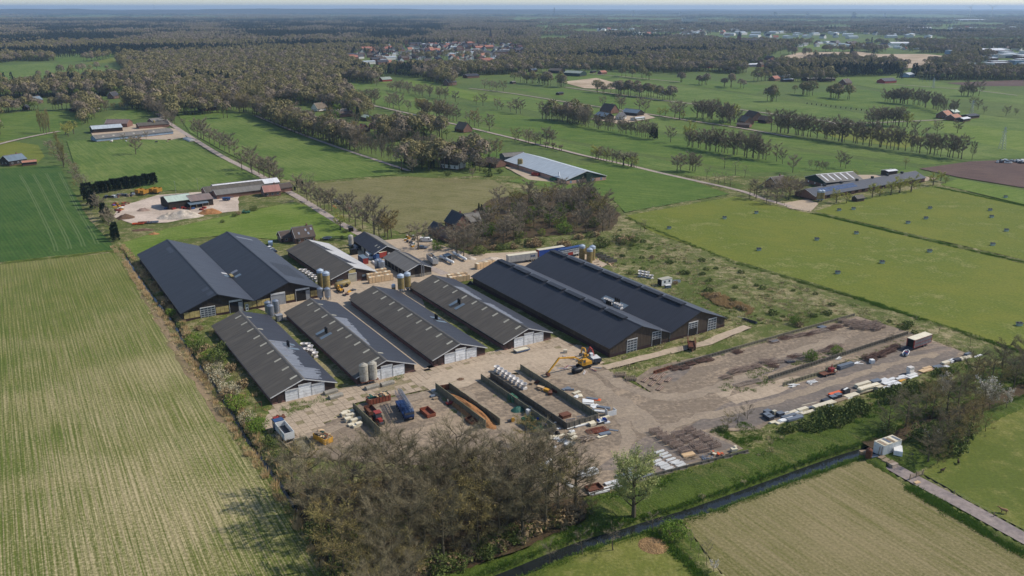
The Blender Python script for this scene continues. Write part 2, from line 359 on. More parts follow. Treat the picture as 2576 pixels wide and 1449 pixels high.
# farther fields
FAR = [([(0,288),(100,276),(178,279),(212,310),(140,345),(0,352)], M_mead2), ([(-100,362),(20,352),(96,364),(112,392),(90,412),(-100,425)], M_olive),
 ([(1120,375),(1170,366),(1400,404),(1860,478),(1830,486),(1560,438),(1400,424),(1290,420)], M_mead2),
 ([(1000,300),(1060,290),(1290,332),(1560,384),(1890,438),(1875,466),(1500,396),(1290,350)], M_mead),
 ([(1160,300),(1230,278),(1500,318),(2000,378),(2330,424),(2300,432),(1900,432),(1560,376)], M_mead2),
 ([(1180,245),(1290,236),(1520,276),(1880,330),(2200,372),(2440,404),(2330,414),(2000,370),(1500,310)], M_mead),
 ([(1290,222),(1420,222),(1700,262),(2100,312),(2300,340),(2200,362),(1880,320),(1520,268)], M_mead2),
 ([(1440,212),(1560,196),(1900,240),(2200,290),(2120,300),(1700,250)], M_mead), ([(1300,186),(1480,178),(1700,196),(1930,214),(1900,236),(1560,192),(1430,208)], M_mead2),
 ([(2150,290),(2300,270),(2576,300),(2700,320),(2700,420),(2576,396),(2440,400),(2250,370)], M_mead), ([(2050,330),(2200,318),(2330,345),(2280,372),(2120,350)], M_olive),
 ([(2320,300),(2576,330),(2576,380),(2400,345)], M_bright), ([(1980,235),(2180,225),(2400,262),(2280,285),(2080,262)], M_mead2),
 ([(2060,195),(2260,190),(2576,240),(2576,262),(2300,240)], M_mead), ([(2380,208),(2576,200),(2576,216),(2440,216)], M_plough),
 ([(940,205),(1060,200),(1180,228),(1290,250),(1200,256),(1080,226)], M_bright), ([(830,200),(960,215),(1180,282),(1080,292),(900,250)], M_mead),
 ([(0,164),(120,158),(280,170),(300,178),(160,190),(0,205)], M_mead), ([(0,205),(160,192),(300,198),(250,214),(80,220),(0,218)], M_mead2), ([(120,142),(240,134),(310,136),(260,150),(150,157)], M_mead2), ([(210,160),(300,142),(330,148),(280,158)], M_olive),
 ([(260,298),(310,278),(360,276),(372,292),(300,308)], M_mead), ([(2000,120),(2170,112),(2300,114),(2250,126),(2100,130)], M_mead), ([(1990,117),(2090,108),(2300,116),(2200,122)], M_bright), ([(2310,102),(2576,96),(2576,104),(2350,108)], M_mead2), ([(1930,93),(2000,92),(2050,96),(1960,97)], M_mead),
 ([(1320,66),(1500,65),(1540,70),(1330,71)], M_mead), ([(1480,66),(1640,65),(1700,69),(1500,71)], M_mead2), ([(1580,85),(1720,84),(1740,94),(1600,96)], M_mead), ([(1440,80),(1520,80),(1520,88),(1450,88)], M_mead2), ([(2080,68),(2200,67),(2300,72),(2100,73)], M_mead2), ([(2150,79),(2230,78),(2250,82),(2170,83)], M_mead), ([(2350,62),(2500,61),(2560,66),(2380,67)], M_mead2), ([(1700,56),(1850,55),(1900,59),(1720,60)], M_mead)]
for i, (p, m) in enumerate(FAR): sheet('meadow', p, m, z=-.35+.0072*i, cut=False)
sheet('bare_ground', [(1955,146),(2010,132),(2160,130),(2210,136),(2330,136),(2390,142),(2330,168),(2280,172),(2170,152),(2060,160)], M_sandy, z=0.06, cut=False)
sheet('bare_ground', [(1412,206),(1500,196),(1580,216),(1560,224),(1470,222)], M_sandy, z=0.06, cut=False)
# --- yards and lanes
sheet('farm_yard', [(640,772),(800,745),(870,690),(880,640),(905,610),(1010,600),(1090,610),(1180,640),(1330,632),(1440,625),(1530,665),(1480,690),(1330,690),(1190,700),(1060,740),(1110,925),(1040,940),(858,790),(720,806)], M_conc, z=0.05, wob=0.3)
YARD2 = [(655,1078),(690,1012),(845,980),(1045,930),(1100,914),(1225,888),(1388,846),(1480,880),(1525,925),(1310,940),(1205,934),(1100,975),(900,1012),(862,1040),(760,1100)]
sheet('slab_bed', YARD2, M_joint, z=0.05, wob=0.3)
sheet('works_yard', [(676,1092),(762,1098),(866,1040),(902,1016),(1100,978),(1206,938),(1310,942),(1480,905),(1520,928),(1580,958),(1650,995),(1590,955),(1640,925),(1960,850),(2150,793),(2300,840),(2440,892),(2400,912),(2240,970),(2060,1022),(1930,1068),(1905,1085),(1800,1085),(1870,1128),(1780,1160),(1640,1200),(1480,1246),(1380,1250),(1250,1180),(740,1150)], M_yard, z=0.056, wob=0.4)
sheet('asphalt_strip', [(1700,1095),(1820,1020),(1960,965),(2080,930),(2200,895),(2290,855),(2420,882),(2395,908),(2240,966),(2060,1016),(1932,1062),(1890,1078),(1800,1076)], M_asph, z=0.064, cut=False, wob=0.4)
sheet('asphalt_strip', [(1640,945),(1700,920),(1760,905),(1730,940),(1700,962)], M_asph, z=0.064, cut=False, wob=0.4)
sheet('asphalt_strip', [(1500,1180),(1640,1090),(1760,1080),(1850,1124),(1640,1195)], M_asph, z=0.061, cut=False, wob=0.6)
sheet('asphalt_strip', [(1870,930),(2010,880),(2060,880),(2000,915),(1900,950)], M_asph, z=0.064, cut=False, wob=0.5)
sheet('concrete_patch', [(1830,1000),(1960,955),(2010,945),(2030,955),(1960,990),(1850,1018)], M_slab, z=0.07, cut=False, wob=0.4, step=3)
sheet('concrete_patch', [(1800,985),(1850,972),(1838,998),(1812,1000)], M_slab, z=0.07, cut=False, wob=0.4, step=3)
sheet('chalk_yard', [(285,545),(300,520),(400,490),(520,482),(600,495),(600,530),(520,540),(420,560),(330,562)], M_chalk, z=0.05, wob=0.5)
sheet('farm_yard', [(230,332),(320,310),(450,325),(470,345),(430,352),(235,348)], M_conc, z=0.05, wob=0.5)
sheet('farm_yard', [(1270,420),(1330,412),(1400,440),(1430,462),(1330,452)], M_conc, z=0.05, wob=0.3)
sheet('farm_yard', [(1968,512),(2030,500),(2060,512),(2040,532),(1985,524)], M_conc, z=0.05, wob=0.2)
sheet('farm_yard', [(2150,440),(2290,440),(2360,448),(2300,462),(2200,470),(2150,452)], M_conc, z=0.045, wob=0.2)
sheet('gravel_yard', [(1000,630),(1030,600),(1060,592),(1080,625),(1060,648),(1020,650)], M_conc, z=0.06, wob=0.4)
sheet('farm_yard', [(1480,298),(1620,285),(1650,296),(1560,312)], M_conc, z=0.04, wob=0.4, cut=False)
sheet('riding_arena', [(955,322),(1060,312),(1085,324),(965,332)], M_sandy, z=0.05, wob=0.2)
sheet('woodland_floor', [(712,1215),(800,1225),(960,1205),(1120,1185),(1380,1180),(1490,1270),(1470,1310),(1300,1390),(1080,1460),(900,1560),(830,1500),(780,1330)], M_litter, z=0.05, wob=0.8)
sheet('woodland_floor', [(1090,590),(1240,500),(1380,480),(1480,470),(1560,540),(1540,580),(1300,600),(1200,640)], M_litter, z=0.04, wob=0.8)
sheet('woodland_floor', [(2160,1110),(2240,1040),(2360,960),(2576,900),(2700,860),(2700,980),(2500,1050),(2400,1120),(2330,1170),(2250,1160)], M_litter, z=0.0, wob=0.8, cut=False)
ribbon('concrete_path', GP([(1520,925),(1600,905),(1700,880),(1780,862),(1830,840),(1880,822)]), 3.2, 0.09, M_conc, wob=0.3, step=3)
M_dust = fieldmat('dusty_track', S(160,147,126), S(148,136,118), None, az=R(28), patch=.1, fine=1)
for k, (p, w) in enumerate((([(1340,925),(1450,955),(1560,1010),(1640,1080),(1700,1120)],5),([(1520,935),(1600,985),(1700,1000),(1850,960),(2000,890),(2120,850)],4),([(1640,1090),(1760,1050),(1900,1020),(2060,975),(2250,915),(2360,890)],3),([(1460,930),(1540,1000),(1580,1090),(1560,1170)],3),([(700,1120),(850,1075),(960,1030),(1080,990)],3),([(1160,985),(1230,1040),(1290,1090)],3))): ribbon('wheel_track', GP(p), w, .078+.005*k, M_dust, wob=w*.3, step=2, seed=k)
LANE1 = [(395,285),(430,312),(480,345),(560,394),(640,434),(690,462),(760,502),(830,546),(900,586),(960,616),(1040,656),(1120,690)]
ribbon('lane', GP(LANE1), 4.2, 0.09, M_lane, wob=0.15)
ribbon('lane', GP([(640,290),(760,338),(860,374),(960,407),(1030,430)]), 3.0, 0.08, M_lane, wob=0.15)
ribbon('lane', GP([(891,254),(964,271),(1081,297),(1134,310),(1288,347),(1348,362),(1413,377),(1473,392),(1578,415),(1658,434),(1738,452),(1863,480),(1920,500),(1990,520)]), 3.6, 0.08, M_lane, wob=0.15)
ribbon('lane', GP([(1180,222),(1288,235),(1428,257),(1508,269),(1625,286),(1713,300),(1863,322),(1990,345)]), 3.4, 0.08, M_lane)
ribbon('lane', GP([(1420,219),(1538,235),(1663,252),(1788,266),(1932,285),(2082,305),(2127,311),(2400,300)]), 3.4, 0.08, M_lane)
ribbon('lane', GP([(1480,185),(1600,196),(1710,206)]), 3.4, 0.08, M_lane)
ribbon('lane', GP([(2210,210),(2330,218),(2440,226),(2560,240)]), 3.4, 0.08, M_lane)
ribbon('lane', GP([(-40,372),(40,352),(96,340),(150,330)]), 4.0, 0.08, M_lane)
ribbon('road', GP([(2240,1172),(2302,1207),(2400,1258),(2576,1354),(2760,1455)]), 4.0, 0.09, M_road, wob=0.1)
# paving slabs in front of the poultry houses
sl = [MB().cbox(0,0,0, 1.93+a, 1.93+b, .06).mesh('concrete_slab', M_slab) for a, b in ((0,0),(-.06,.03),(.02,-.08))]
bed = [o for o in COL.objects if o.name == 'slab_bed'][0]
P2 = np.array(GP(YARD2)); r = random.Random(4); cand = []
for i in range(-40, 70):
    for j in range(-30, 30):
        x, y = g(900, 1000); x += EW[0]*2*i+EL[0]*2*j; y += EW[1]*2*i+EL[1]*2*j; cand.append((x, y))
cx = np.array(cand); ok = pip(cx[:,0], cx[:,1], [tuple(q) for q in P2])
ok = cx[ok]; trk = pdist(ok[:,0], ok[:,1], GP([(1130,965),(1230,920),(1330,905),(1480,885)]))
ok = ok[trk > 3.0]; r.shuffle(idx := list(range(len(ok))))
for k in idx[:300]:
    x, y = ok[k]
    o = inst('concrete_slab', sl[r.randrange(3)], bed, (x, y, 0.06+r.uniform(0,.03)), RZ+r.uniform(-.02,.02)); o.rotation_euler[0] = r.uniform(-.012,.012)
sheet('dusty_track', [(1090,940),(1150,925),(1230,900),(1330,884),(1480,872),(1500,905),(1330,925),(1240,940),(1170,975),(1100,992),(1060,965)], M_conc, z=0.115, cut=False, wob=0.7, step=3)

# --- rough ground between: ditches, stream bed, banks, hummocks
DL = GP(DITCH); SL = smooth_line(GP(STREAM), 3)
def ground_grid(name, x0, x1, y0, y1, st):
    nx, ny = int((x1-x0)/st)+1, int((y1-y0)/st)+1
    X, Y = np.meshgrid(np.linspace(x0, x1, nx), np.linspace(y0, y1, ny)); px, py = X.ravel(), Y.ravel()
    z = 0.30*(vnoise(px, py, 2.3, 1)-.4)+0.45*(vnoise(px, py, 6.5, 2)-.45)+.05
    ins = np.zeros(px.shape, bool)
    for P in SHEETS: ins |= pip(px, py, P)
    z = np.where(ins, -0.45, z)
    d = pdist(px, py, DL); z -= 1.2*np.clip(1.5-d/1.0, 0, 1)
    s = pdist(px, py, SL); z += 0.55*np.exp(-((s-7)/3.0)**2)*(~ins)
    z = np.where(s < 3.2, np.minimum(z, -1.5+np.clip((s-1.25)/1.8, 0, 1)*1.8), z)
    idx = np.arange(nx*ny).reshape(ny, nx)
    F = np.stack([idx[:-1,:-1].ravel(), idx[:-1,1:].ravel(), idx[1:,1:].ravel(), idx[1:,:-1].ravel()], 1)
    me = npmesh(name, np.stack([px, py, z], 1), F, [M_rough, M_bank])
    fc = F[:,0]; mi = ((s[fc] < 13) & (py[fc] < 330)).astype(np.int32); me.polygons.foreach_set('material_index', mi)
    me.polygons.foreach_set('use_smooth', np.ones(len(F), bool))
    o = linkobj(bpy.data.objects.new(name, me)); tag(o, kind='structure'); return o
ground_grid('rough_ground', -240, 260, 100, 345, 0.9)
ground_grid('rough_ground', -240, 260, 344, 520, 2.0)
def frame_ground():
    V = []; F = []
    xs = [-30000,-240,260,30000]; ys = [-3000,100,520,42000]
    for j in range(4):
        for i in range(4): V.append((xs[i], ys[j], -0.4))
    for j in range(3):
        for i in range(3):
            if (i, j) != (1, 1): F.append((j*4+i, j*4+i+1, j*4+i+5, j*4+i+4))
    o = MB().add(V, F).build('ground', M_far); tag(o, kind='structure')
frame_ground()
def watermat(name, col, rough):
    m, nt, b = newmat(name); b.inputs['Base Color'].default_value = col; b.inputs['Roughness'].default_value = rough
    b.inputs['Specular IOR Level'].default_value = 0.4; bump(nt, b, noise(nt, pos(nt), 1.4, 2), 0.03, 0.15); return m
M_water = watermat('ditch_water', S(36,40,40), 0.05)
ribbon('stream', GP(STREAM), 4.0, -1.0, M_water, step=4)
ribbon('ditch_water', DL, 1.0, -0.8, M_water, step=4)
# --- hills on the horizon and the haze
def hills(name, D, prof, m):
    V = []; F = []; n = 160
    for i in range(n+1):
        u = -300+i*3200/n; x = (u-1288)/F_PIX*D; h = prof(u)
        V += [(x, D-900, -1), (x*1.03, D, h), (x*1.1, D+2500, -1)]
    for i in range(n):
        for k in range(2): F.append((3*i+k, 3*i+3+k, 3*i+4+k, 3*i+1+k))
    o = MB().add(V, F).build(name, m, smooth=True); tag(o, kind='structure')
M_hill = fieldmat('wooded_hill', S(70,72,60), S(56,64,50), None, az=0, patch=0.002, fine=0.02)
hn = lambda u, s: float(vnoise(np.array([u]), np.array([s*37.0]), 130.0, 8)[0])+0.5*float(vnoise(np.array([u]), np.array([s*31.0]), 45.0, 9)[0])
hills('hills', 14500, lambda u: 40+34*hn(u,1)*(1 if u < 1100 else max(0.1, 1-(u-1100)/500)), M_hill)
hills('hills', 21000, lambda u: 38+24*hn(u,2), M_hill)
def haze():
    b = MB().box(-29000, -2500, -3.0, 29000, 41000, 156.0)
    m = bpy.data.materials.new('haze_air'); m.use_nodes = True; nt = m.node_tree; nt.nodes.clear()
    out = nt.nodes.new('ShaderNodeOutputMaterial'); v = nt.nodes.new('ShaderNodeVolumePrincipled')
    v.inputs['Color'].default_value = (0.54, 0.74, 1.0, 1); v.inputs['Density'].default_value = HAZE; v.inputs['Anisotropy'].default_value = 0.2
    nt.links.new(v.outputs[0], out.inputs['Volume'])
    o = b.build('haze', m); tag(o, kind='stuff')
HAZE = 6.2e-5
haze()
# ---------------------------------------------------------------- barns of the farm
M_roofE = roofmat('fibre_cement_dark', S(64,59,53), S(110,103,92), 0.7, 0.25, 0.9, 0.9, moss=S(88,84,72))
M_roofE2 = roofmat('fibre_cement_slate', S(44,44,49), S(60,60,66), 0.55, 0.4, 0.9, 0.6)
M_roofA = roofmat('steel_sheet_anthracite', S(47,48,53), S(59,60,65), 0.55, 0.35, 1.0, 0.5)
M_roofA2 = roofmat('steel_sheet_grey_sunlit', S(62,65,73), S(72,75,82), 0.55, 0.35, 1.0, 0.5)  # double barns' right slopes: sun-side brightness put into a lighter sheet colour
M_roofB2 = roofmat('fibre_cement_pale', S(168,166,164), S(196,194,190), 0.5, 0.4, 0.9, 0.8)
M_roofG = roofmat('fibre_cement_grey', S(104,100,94), S(128,124,118), 0.7, 0.25, 0.9, 0.8, moss=S(96,98,78))
M_palesheen = roofmat('bleached_sheet', S(100,102,108), S(136,138,144), 0.45, 0.5, 0.9, 0.9)  # glossy sheen on weathered sheeting, put into a paler colour
M_cap = plain('ridge_cap', S(96,92,86), 0.7)
M_capD = plain('ridge_cap_dark', S(44,46,52), 0.6)
M_fascia = plain('white_fascia', S(206,204,200), 0.6, var=0.2)
M_fasc2 = plain('grey_gutter', S(92,92,90), 0.6)
M_clad = boardmat('brown_cladding', S(62,50,46), S(76,62,56), 0.22)
M_wood = boardmat('weathered_boards', S(62,52,44), S(92,80,68), 0.3)
M_woodD = boardmat('dark_boards', S(44,38,34), S(64,56,48), 0.3)
M_plinth = plain('brick_plinth', S(118,88,80), 0.9, var=0.3)
M_plinD = plain('dark_plinth', S(62,44,42), 0.9, var=0.3)
M_concw = plain('grey_concrete', S(150,144,132), 0.9, var=0.3, dirt=S(96,92,74), dirt_amt=0.6)
M_wdoor = plain('white_door', S(232,232,230), 0.55, var=0.14, scale=0.4, dirt=S(150,146,138), dirt_amt=0.5)
M_gdoor = plain('grey_door', S(148,150,152), 0.5, var=0.15)
M_frame = plain('pale_frame', S(190,190,188), 0.6)
M_dark = plain('dark_interior', S(34,30,28), 0.9)
M_fibre = plain('yellowed_panel', S(176,158,104), 0.55, var=0.25, scale=0.5, dirt=S(128,108,66), dirt_amt=0.6)
M_skyl = plain('roof_light', S(176,170,150), 0.5, var=0.15)
M_black = plain('black_plastic', S(24,24,26), 0.45, var=0.1)
M_blues = roofmat('blue_grey_sheet', S(98,112,122), S(112,126,136), 0.45, 0.5, 0.9, 0.3)
M_steel = plain('galvanised_steel', S(150,156,164), 0.35, 0.6, var=0.15)
M_white = plain('white_plastic', S(224,218,210), 0.5, var=0.12, dirt=S(170,160,146), dirt_amt=0.35)
M_glass = plain('window_glass', S(60,68,78), 0.12, 0.0, var=0.1, spec=0.8)
M_brick = plain('red_brown_brick', S(124,92,78), 0.9, var=0.2, scale=0.6)
M_tile = roofmat('brown_tiles', S(78,68,62), S(94,82,74), 0.75, 0.2, 0.5, 0.7)
M_tileD = roofmat('black_tiles', S(48,48,54), S(58,58,64), 0.6, 0.35, 0.5, 0.6)
M_tileR = roofmat('red_tiles', S(148,96,80), S(166,114,96), 0.75, 0.2, 0.5, 0.7)
M_thatch = plain('thatch', S(124,112,96), 0.95, var=0.3)

def loc_at(root, u, v, z=0):
    """surveyed point in a thing's own frame (flat axes of the barns)"""
    x, y = g(u, v, z); dx, dy = x-root.location[0], y-root.location[1]; a = root.rotation_euler[2]
    return dx*math.cos(a)+dy*math.sin(a), -dx*math.sin(a)+dy*math.cos(a)

def barn(name, label, FL, w, l, ze, zr, az=AZ, spans=1, mL=None, mR=None, wall=None, plinth=None, ph=0.5, fascia=None, cap=None, ov=0.6, of=0.35, group=None, cat='barn', t=0.14, plinth_side=None):
    """FL = ground place under the front left eave; local x across, y backwards"""
    rt = thing(name, label, cat, FL, az-math.pi/2, group)
    sw = w/spans; rise = zr-ze
    x0, x1, y0, y1 = ov, w-ov, of, l-of
    zi = ze+rise*ov/(sw/2)-t
    prof = [(x0, 0), (x0, zi)]
    for s in range(spans):
        prof += [(s*sw+sw/2, zr-t-.02)]
        if s < spans-1: prof += [((s+1)*sw, ze-t-.02)]
    prof += [(x1, zi), (x1, 0)]
    m = MB(); k = len(prof)
    Vf = [(x, y0, z) for x, z in prof]; Vb = [(x, y1, z) for x, z in prof]
    m.add(Vf, [tuple(range(k-1, -1, -1))][:1]); m.f[-1] = tuple(range(k)); 
    m.add(Vb, [tuple(range(k-1, -1, -1))])
    m.add([Vf[0], Vb[0], Vb[1], Vf[1]], [(0,1,2,3)]); m.add([Vf[-1], Vb[-1], Vb[-2], Vf[-2]], [(3,2,1,0)])
    m.build('wall', wall, rt)
    p = MB(); e = 0.05
    p.box(x0-e, y0-e, 0, x1+e, y0+.1, ph).box(x0-e, y0+.1, 0, x0+.1, y1-.1, plinth_side or ph).box(x1-.1, y0+.1, 0, x1+e, y1-.1, plinth_side or ph).box(x0-e, y1-.1, 0, x1+e, y1+e, ph)
    p.build('plinth', plinth, rt)
    for s in range(spans):
        xa, xm, xb = s*sw, s*sw+sw/2, (s+1)*sw
        if spans > 1 and s > 0: xa += .05
        if spans > 1 and s < spans-1: xb -= .05
        MB().slab([(xa,0,ze),(xm,0,zr),(xm,l,zr),(xa,l,ze)][::-1] if False else [(xa,0,ze),(xm,0,zr),(xm,l,zr),(xa,l,ze)], t).build('roof_slope', mL, rt)
        MB().slab([(xm,0,zr),(xb,0,ze),(xb,l,ze),(xm,l,zr)], t).build('roof_slope', mR, rt)
        c = MB(); h = rise/(sw/2)*.45
        c.slab([(xm-.45,-.02,zr-h+.06),(xm,-.02,zr+.08),(xm,l+.02,zr+.08),(xm-.45,l+.02,zr-h+.06)], .05).slab([(xm,-.02,zr+.08),(xm+.45,-.02,zr-h+.06),(xm+.45,l+.02,zr-h+.06),(xm,l+.02,zr+.08)], .05)
        c.build('ridge_cap', cap, rt)
        if fascia is not None:
            fa = MB()
            for (a, za), (b, zb) in (((xa,ze),(xm,zr)), ((xm,zr),(xb,ze))):
                fa.slab([(a,-.06,za+.03),(b,-.06,zb+.03),(b,0.0,zb+.03),(a,0.0,za+.03)], .26)
            fa.build('verge_board', fascia, rt)
    gt = MB(); gt.box(-.12, .1, ze-.2, 0.0, l-.1, ze-.06).box(w, .1, ze-.2, w+.12, l-.1, ze-.06); gt.build('gutter', M_fasc2, rt)
    rt['dims'] = (w, l, ze, zr, sw, y0, spans)
    return rt
def roof_z(rt, x):
    w, l, ze, zr, sw, y0, n = rt['dims']; q = x % sw
    return ze+(zr-ze)*(1-abs(q-sw/2)/(sw/2))
def door(rt, xa, xb, h, mat, name='door', frame=M_frame, z0=0.0, panes=0, rows=0, lintel=0.25, y=None):
    w, l, ze, zr, sw, y0, n = rt['dims']; y = y0 if y is None else y
    d = MB().box(xa, y-.10, z0, xb, y-.055, h).build(name, mat, rt)
    if frame is not None:
        f = MB().box(xa-.12, y-.14, 0, xa, y-.05, h+.1).box(xb, y-.14, 0, xb+.12, y-.05, h+.1)
        if lintel: f.box(xa-.12, y-.30, h, xb+.12, y-.05, h+lintel)
        f.build('door_frame', frame, d)
    for i in range(rows):
        zz = z0+(h-z0)*(i+.5)/rows
        for j in range(panes):
            a = xa+(xb-xa)*(j+.12)/panes; b = xa+(xb-xa)*(j+.88)/panes
            MB().box(a, y-.12, zz-(h-z0)*.3/rows, b, y-.101, zz+(h-z0)*.3/rows).build('pane', M_glass, d)
    return d
def on_roof(rt, x, yb, side, wid, length, mat, name, lift=.03, th=.03):
    """sheet lying on a roof slope from x (towards the ridge) down over 'length' metres of plan width"""
    x2 = x+side*length; z1, z2 = roof_z(rt, x)+lift, roof_z(rt, x2)+lift
    P = [(x,yb,z1),(x2,yb,z2),(x2,yb+wid,z2),(x,yb+wid,z1)]
    if side < 0: P = P[::-1]
    return MB().slab(P, th).build(name, mat, rt)
def chimney(rt, x, y, h=1.5, r=.32):
    z = roof_z(rt, x)
    c = MB().lathe([(r,-.4),(r,h),(r*1.15,h),(r*1.15,h+.12),(r*.8,h+.12),(r*.8,h)], 10, x, y, z, cap=True).build('chimney', M_black, rt); return c

FASC = dict(fascia=M_fascia, cap=M_cap)
# poultry houses
PH = {}
for key, FL, w, l, lab in (
  ('E1', (-63.7,201.4), 18.6, 63.1, 'poultry house with pale sheen on its right roof slope, beside the hedged ditch'),
  ('E2', (-43.4,213.8), 18.8, 63.1, 'poultry house with two weathered tanks standing at its front corner'),
  ('E3', (-23.2,226.3), 18.6, 64.5, 'poultry house with clean dark roof between two concrete lanes'),
  ('E4', (-2.7,238.8), 18.5, 65.2, 'poultry house beside the large double barn, long pale streak on its roof')):
    b = barn('poultry_house', lab, FL, w, l, 2.3, 5.6, mL=M_roofE, mR=M_roofE2, wall=M_clad, plinth=M_plinth, ph=.55, plinth_side=1.2, group='low poultry houses', **FASC)
    PH[key] = b
    for i, (a, c, h) in enumerate(((4.2,7.55,3.0),(7.85,11.2,3.75),(11.5,14.9,3.05))):
        d = door(b, a, c, h, M_wdoor, lintel=.3)
        for q in range(1, 4): MB().box(a+.03, b['dims'][5]-.115, h*q/4-.02, c-.03, b['dims'][5]-.10, h*q/4+.02).build('door_rib', M_gdoor, d)
    door(b, 2.0, 3.0, 2.1, M_clad, frame=None)
    for i in range(9):
        on_roof(b, w/2-.6, 3.2+i*6.9, -1, .85, 2.0, M_skyl, 'roof_light')
    if key in ('E1', 'E2'):
        for i in range(5): on_roof(b, w/2+.55, 6.5+i*12.4, 1, .8, 1.5, M_skyl, 'roof_light')
    for s in range(6):  # side wall vents
        MB().box(.53, 5+s*9.5, 1.3, .61, 8+s*9.5, 1.9).build('side_vent', M_dark, b)
E1, E2, E3, E4 = PH['E1'], PH['E2'], PH['E3'], PH['E4']
def patchy(b, ya, yb, wa, wb, seed, mat=M_palesheen):  # ragged runs below the ridge; the pale ones carry roof sheen as colour
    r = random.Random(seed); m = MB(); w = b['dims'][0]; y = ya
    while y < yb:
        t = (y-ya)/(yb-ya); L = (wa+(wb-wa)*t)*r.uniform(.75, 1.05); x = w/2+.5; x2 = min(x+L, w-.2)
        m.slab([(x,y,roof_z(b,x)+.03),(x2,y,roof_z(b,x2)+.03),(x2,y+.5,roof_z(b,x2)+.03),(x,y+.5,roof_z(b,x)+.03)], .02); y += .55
    m.build('ragged_sheets', mat, b)
patchy(E1, 1.0, 10, 5.0, 7.8, 1); patchy(E1, 10.6, 33, 3.2, 6.5, 2); patchy(E2, 14, 42, .8, 4.5, 3, M_palesheen); patchy(E4, 6, 29, 2.0, 3.6, 4); patchy(E4, 33, 50, 2.2, 4.5, 5)
for b, x, y in ((E1, 14.4, 29), (E2, 4.2, 34), (E3, 15.2, 27), (E4, 4.4, 36)):
    sd = 1 if x > 9.3 else -1
    on_roof(b, x-sd*1.0, y-2.6, sd, 1.6, 3.6, M_blues, 'repair_sheet'); on_roof(b, x-sd*1.0, y+1.4, sd, 1.6, 3.6, M_blues, 'repair_sheet')
    chimney(b, x, y-.5); chimney(b, x, y+.5)
# lean-to annexes at the back of two houses
for b, x0 in ((E3, 1.5), (E4, 1.0)):
    l = b['dims'][1]; MB().prism([(x0,l-.3),(x0+4,l-.3),(x0+4,l+2.6),(x0,l+2.6)], 0, 2.3).build('annex_wall', M_clad, b)
    MB().slab([(x0-.3,l+2.9,2.3),(x0+2,l+2.9,3.3),(x0+2,l-.2,3.3),(x0-.3,l-.2,2.3)][::-1], .1).slab([(x0+2,l+2.9,3.3),(x0+4.3,l+2.9,2.3),(x0+4.3,l-.2,2.3),(x0+2,l-.2,3.3)][::-1], .1).build('annex_roof', M_roofE, b)

# wide double barn on the left
A = barn('double_barn', 'wide anthracite double-gabled barn with yellowed wall panels next to the ditch', (-110,262.9), 49.1, 83.7, 3.4, 8.0, spans=2, mL=M_roofA, mR=M_roofA2, wall=M_woodD, plinth=M_plinD, ph=.9, fascia=M_capD, cap=M_capD, of=.9)
yA = A['dims'][5]
def fr(f): return .8+f*47.5
for a, c in ((.005,.113),(.225,.315),(.425,.515),(.52,.615),(.735,.80),(.925,.99)):
    n = max(2, round((c-a)*47.5/1.7)); P = MB()
    for i in range(n):
        xa = fr(a)+(fr(c)-fr(a))*i/n; xb = fr(a)+(fr(c)-fr(a))*(i+1)/n-.08
        MB().box(xa, yA-.09, .95, xb, yA-.05, 2.0).build('wall_panel', M_fibre, A); MB().box(xa, yA-.09, 2.06, xb, yA-.05, 3.1).build('wall_panel', M_fibre, A)
door(A, fr(.118), fr(.218), 3.7, M_gdoor, panes=4, rows=5)
for a, c in ((.322,.412),(.812,.915)):
    door(A, fr(a), fr(c), 4.1, M_dark, name='doorway', lintel=.6); MB().box(fr(c)-1.3, yA-.16, 0.1, fr(c)-.1, yA-.11, 3.6).build('open_door_leaf', M_gdoor, A)
door(A, fr(.625), fr(.728), 4.0, M_gdoor, lintel=.6); door(A, fr(.435), fr(.452), 2.2, M_wdoor, panes=1, rows=2)
for i in range(3):   # small fans and sheets on the valley
    MB().box(24.3, 30+i*1.2, 3.9, 25.3, 30.9+i*1.2, 4.25).build('roof_vent', M_fibre, A)
on_roof(A, 22.5, 31.5, 1, 2.2, 2.0, M_blues, 'repair_sheet'); on_roof(A, 22.4, 35.5, 1, 2.0, 2.0, M_roofB2, 'repair_sheet')
on_roof(A, 27.8, 28.5, -1, 2.2, 2.2, M_blues, 'repair_sheet'); on_roof(A, 28.0, 34.0, -1, 2.2, 2.4, M_palesheen, 'repair_sheet')
on_roof(A, 11.2, 64, -1, 9, 1.6, M_roofA2, 'roof_light'); on_roof(A, 11.6, 8, -1, 3, 2.2, M_roofA2, 'roof_light'); on_roof(A, 12.0, 2.5, -1, 3, 2.2, M_roofA2, 'roof_light')
on_roof(A, 38.6, 74, 1, 2.2, 6.5, M_palesheen, 'roof_light'); 
o = on_roof(A, 39.5, 12, 1, 20, 7.2, M_roofA, 'replaced_sheet')

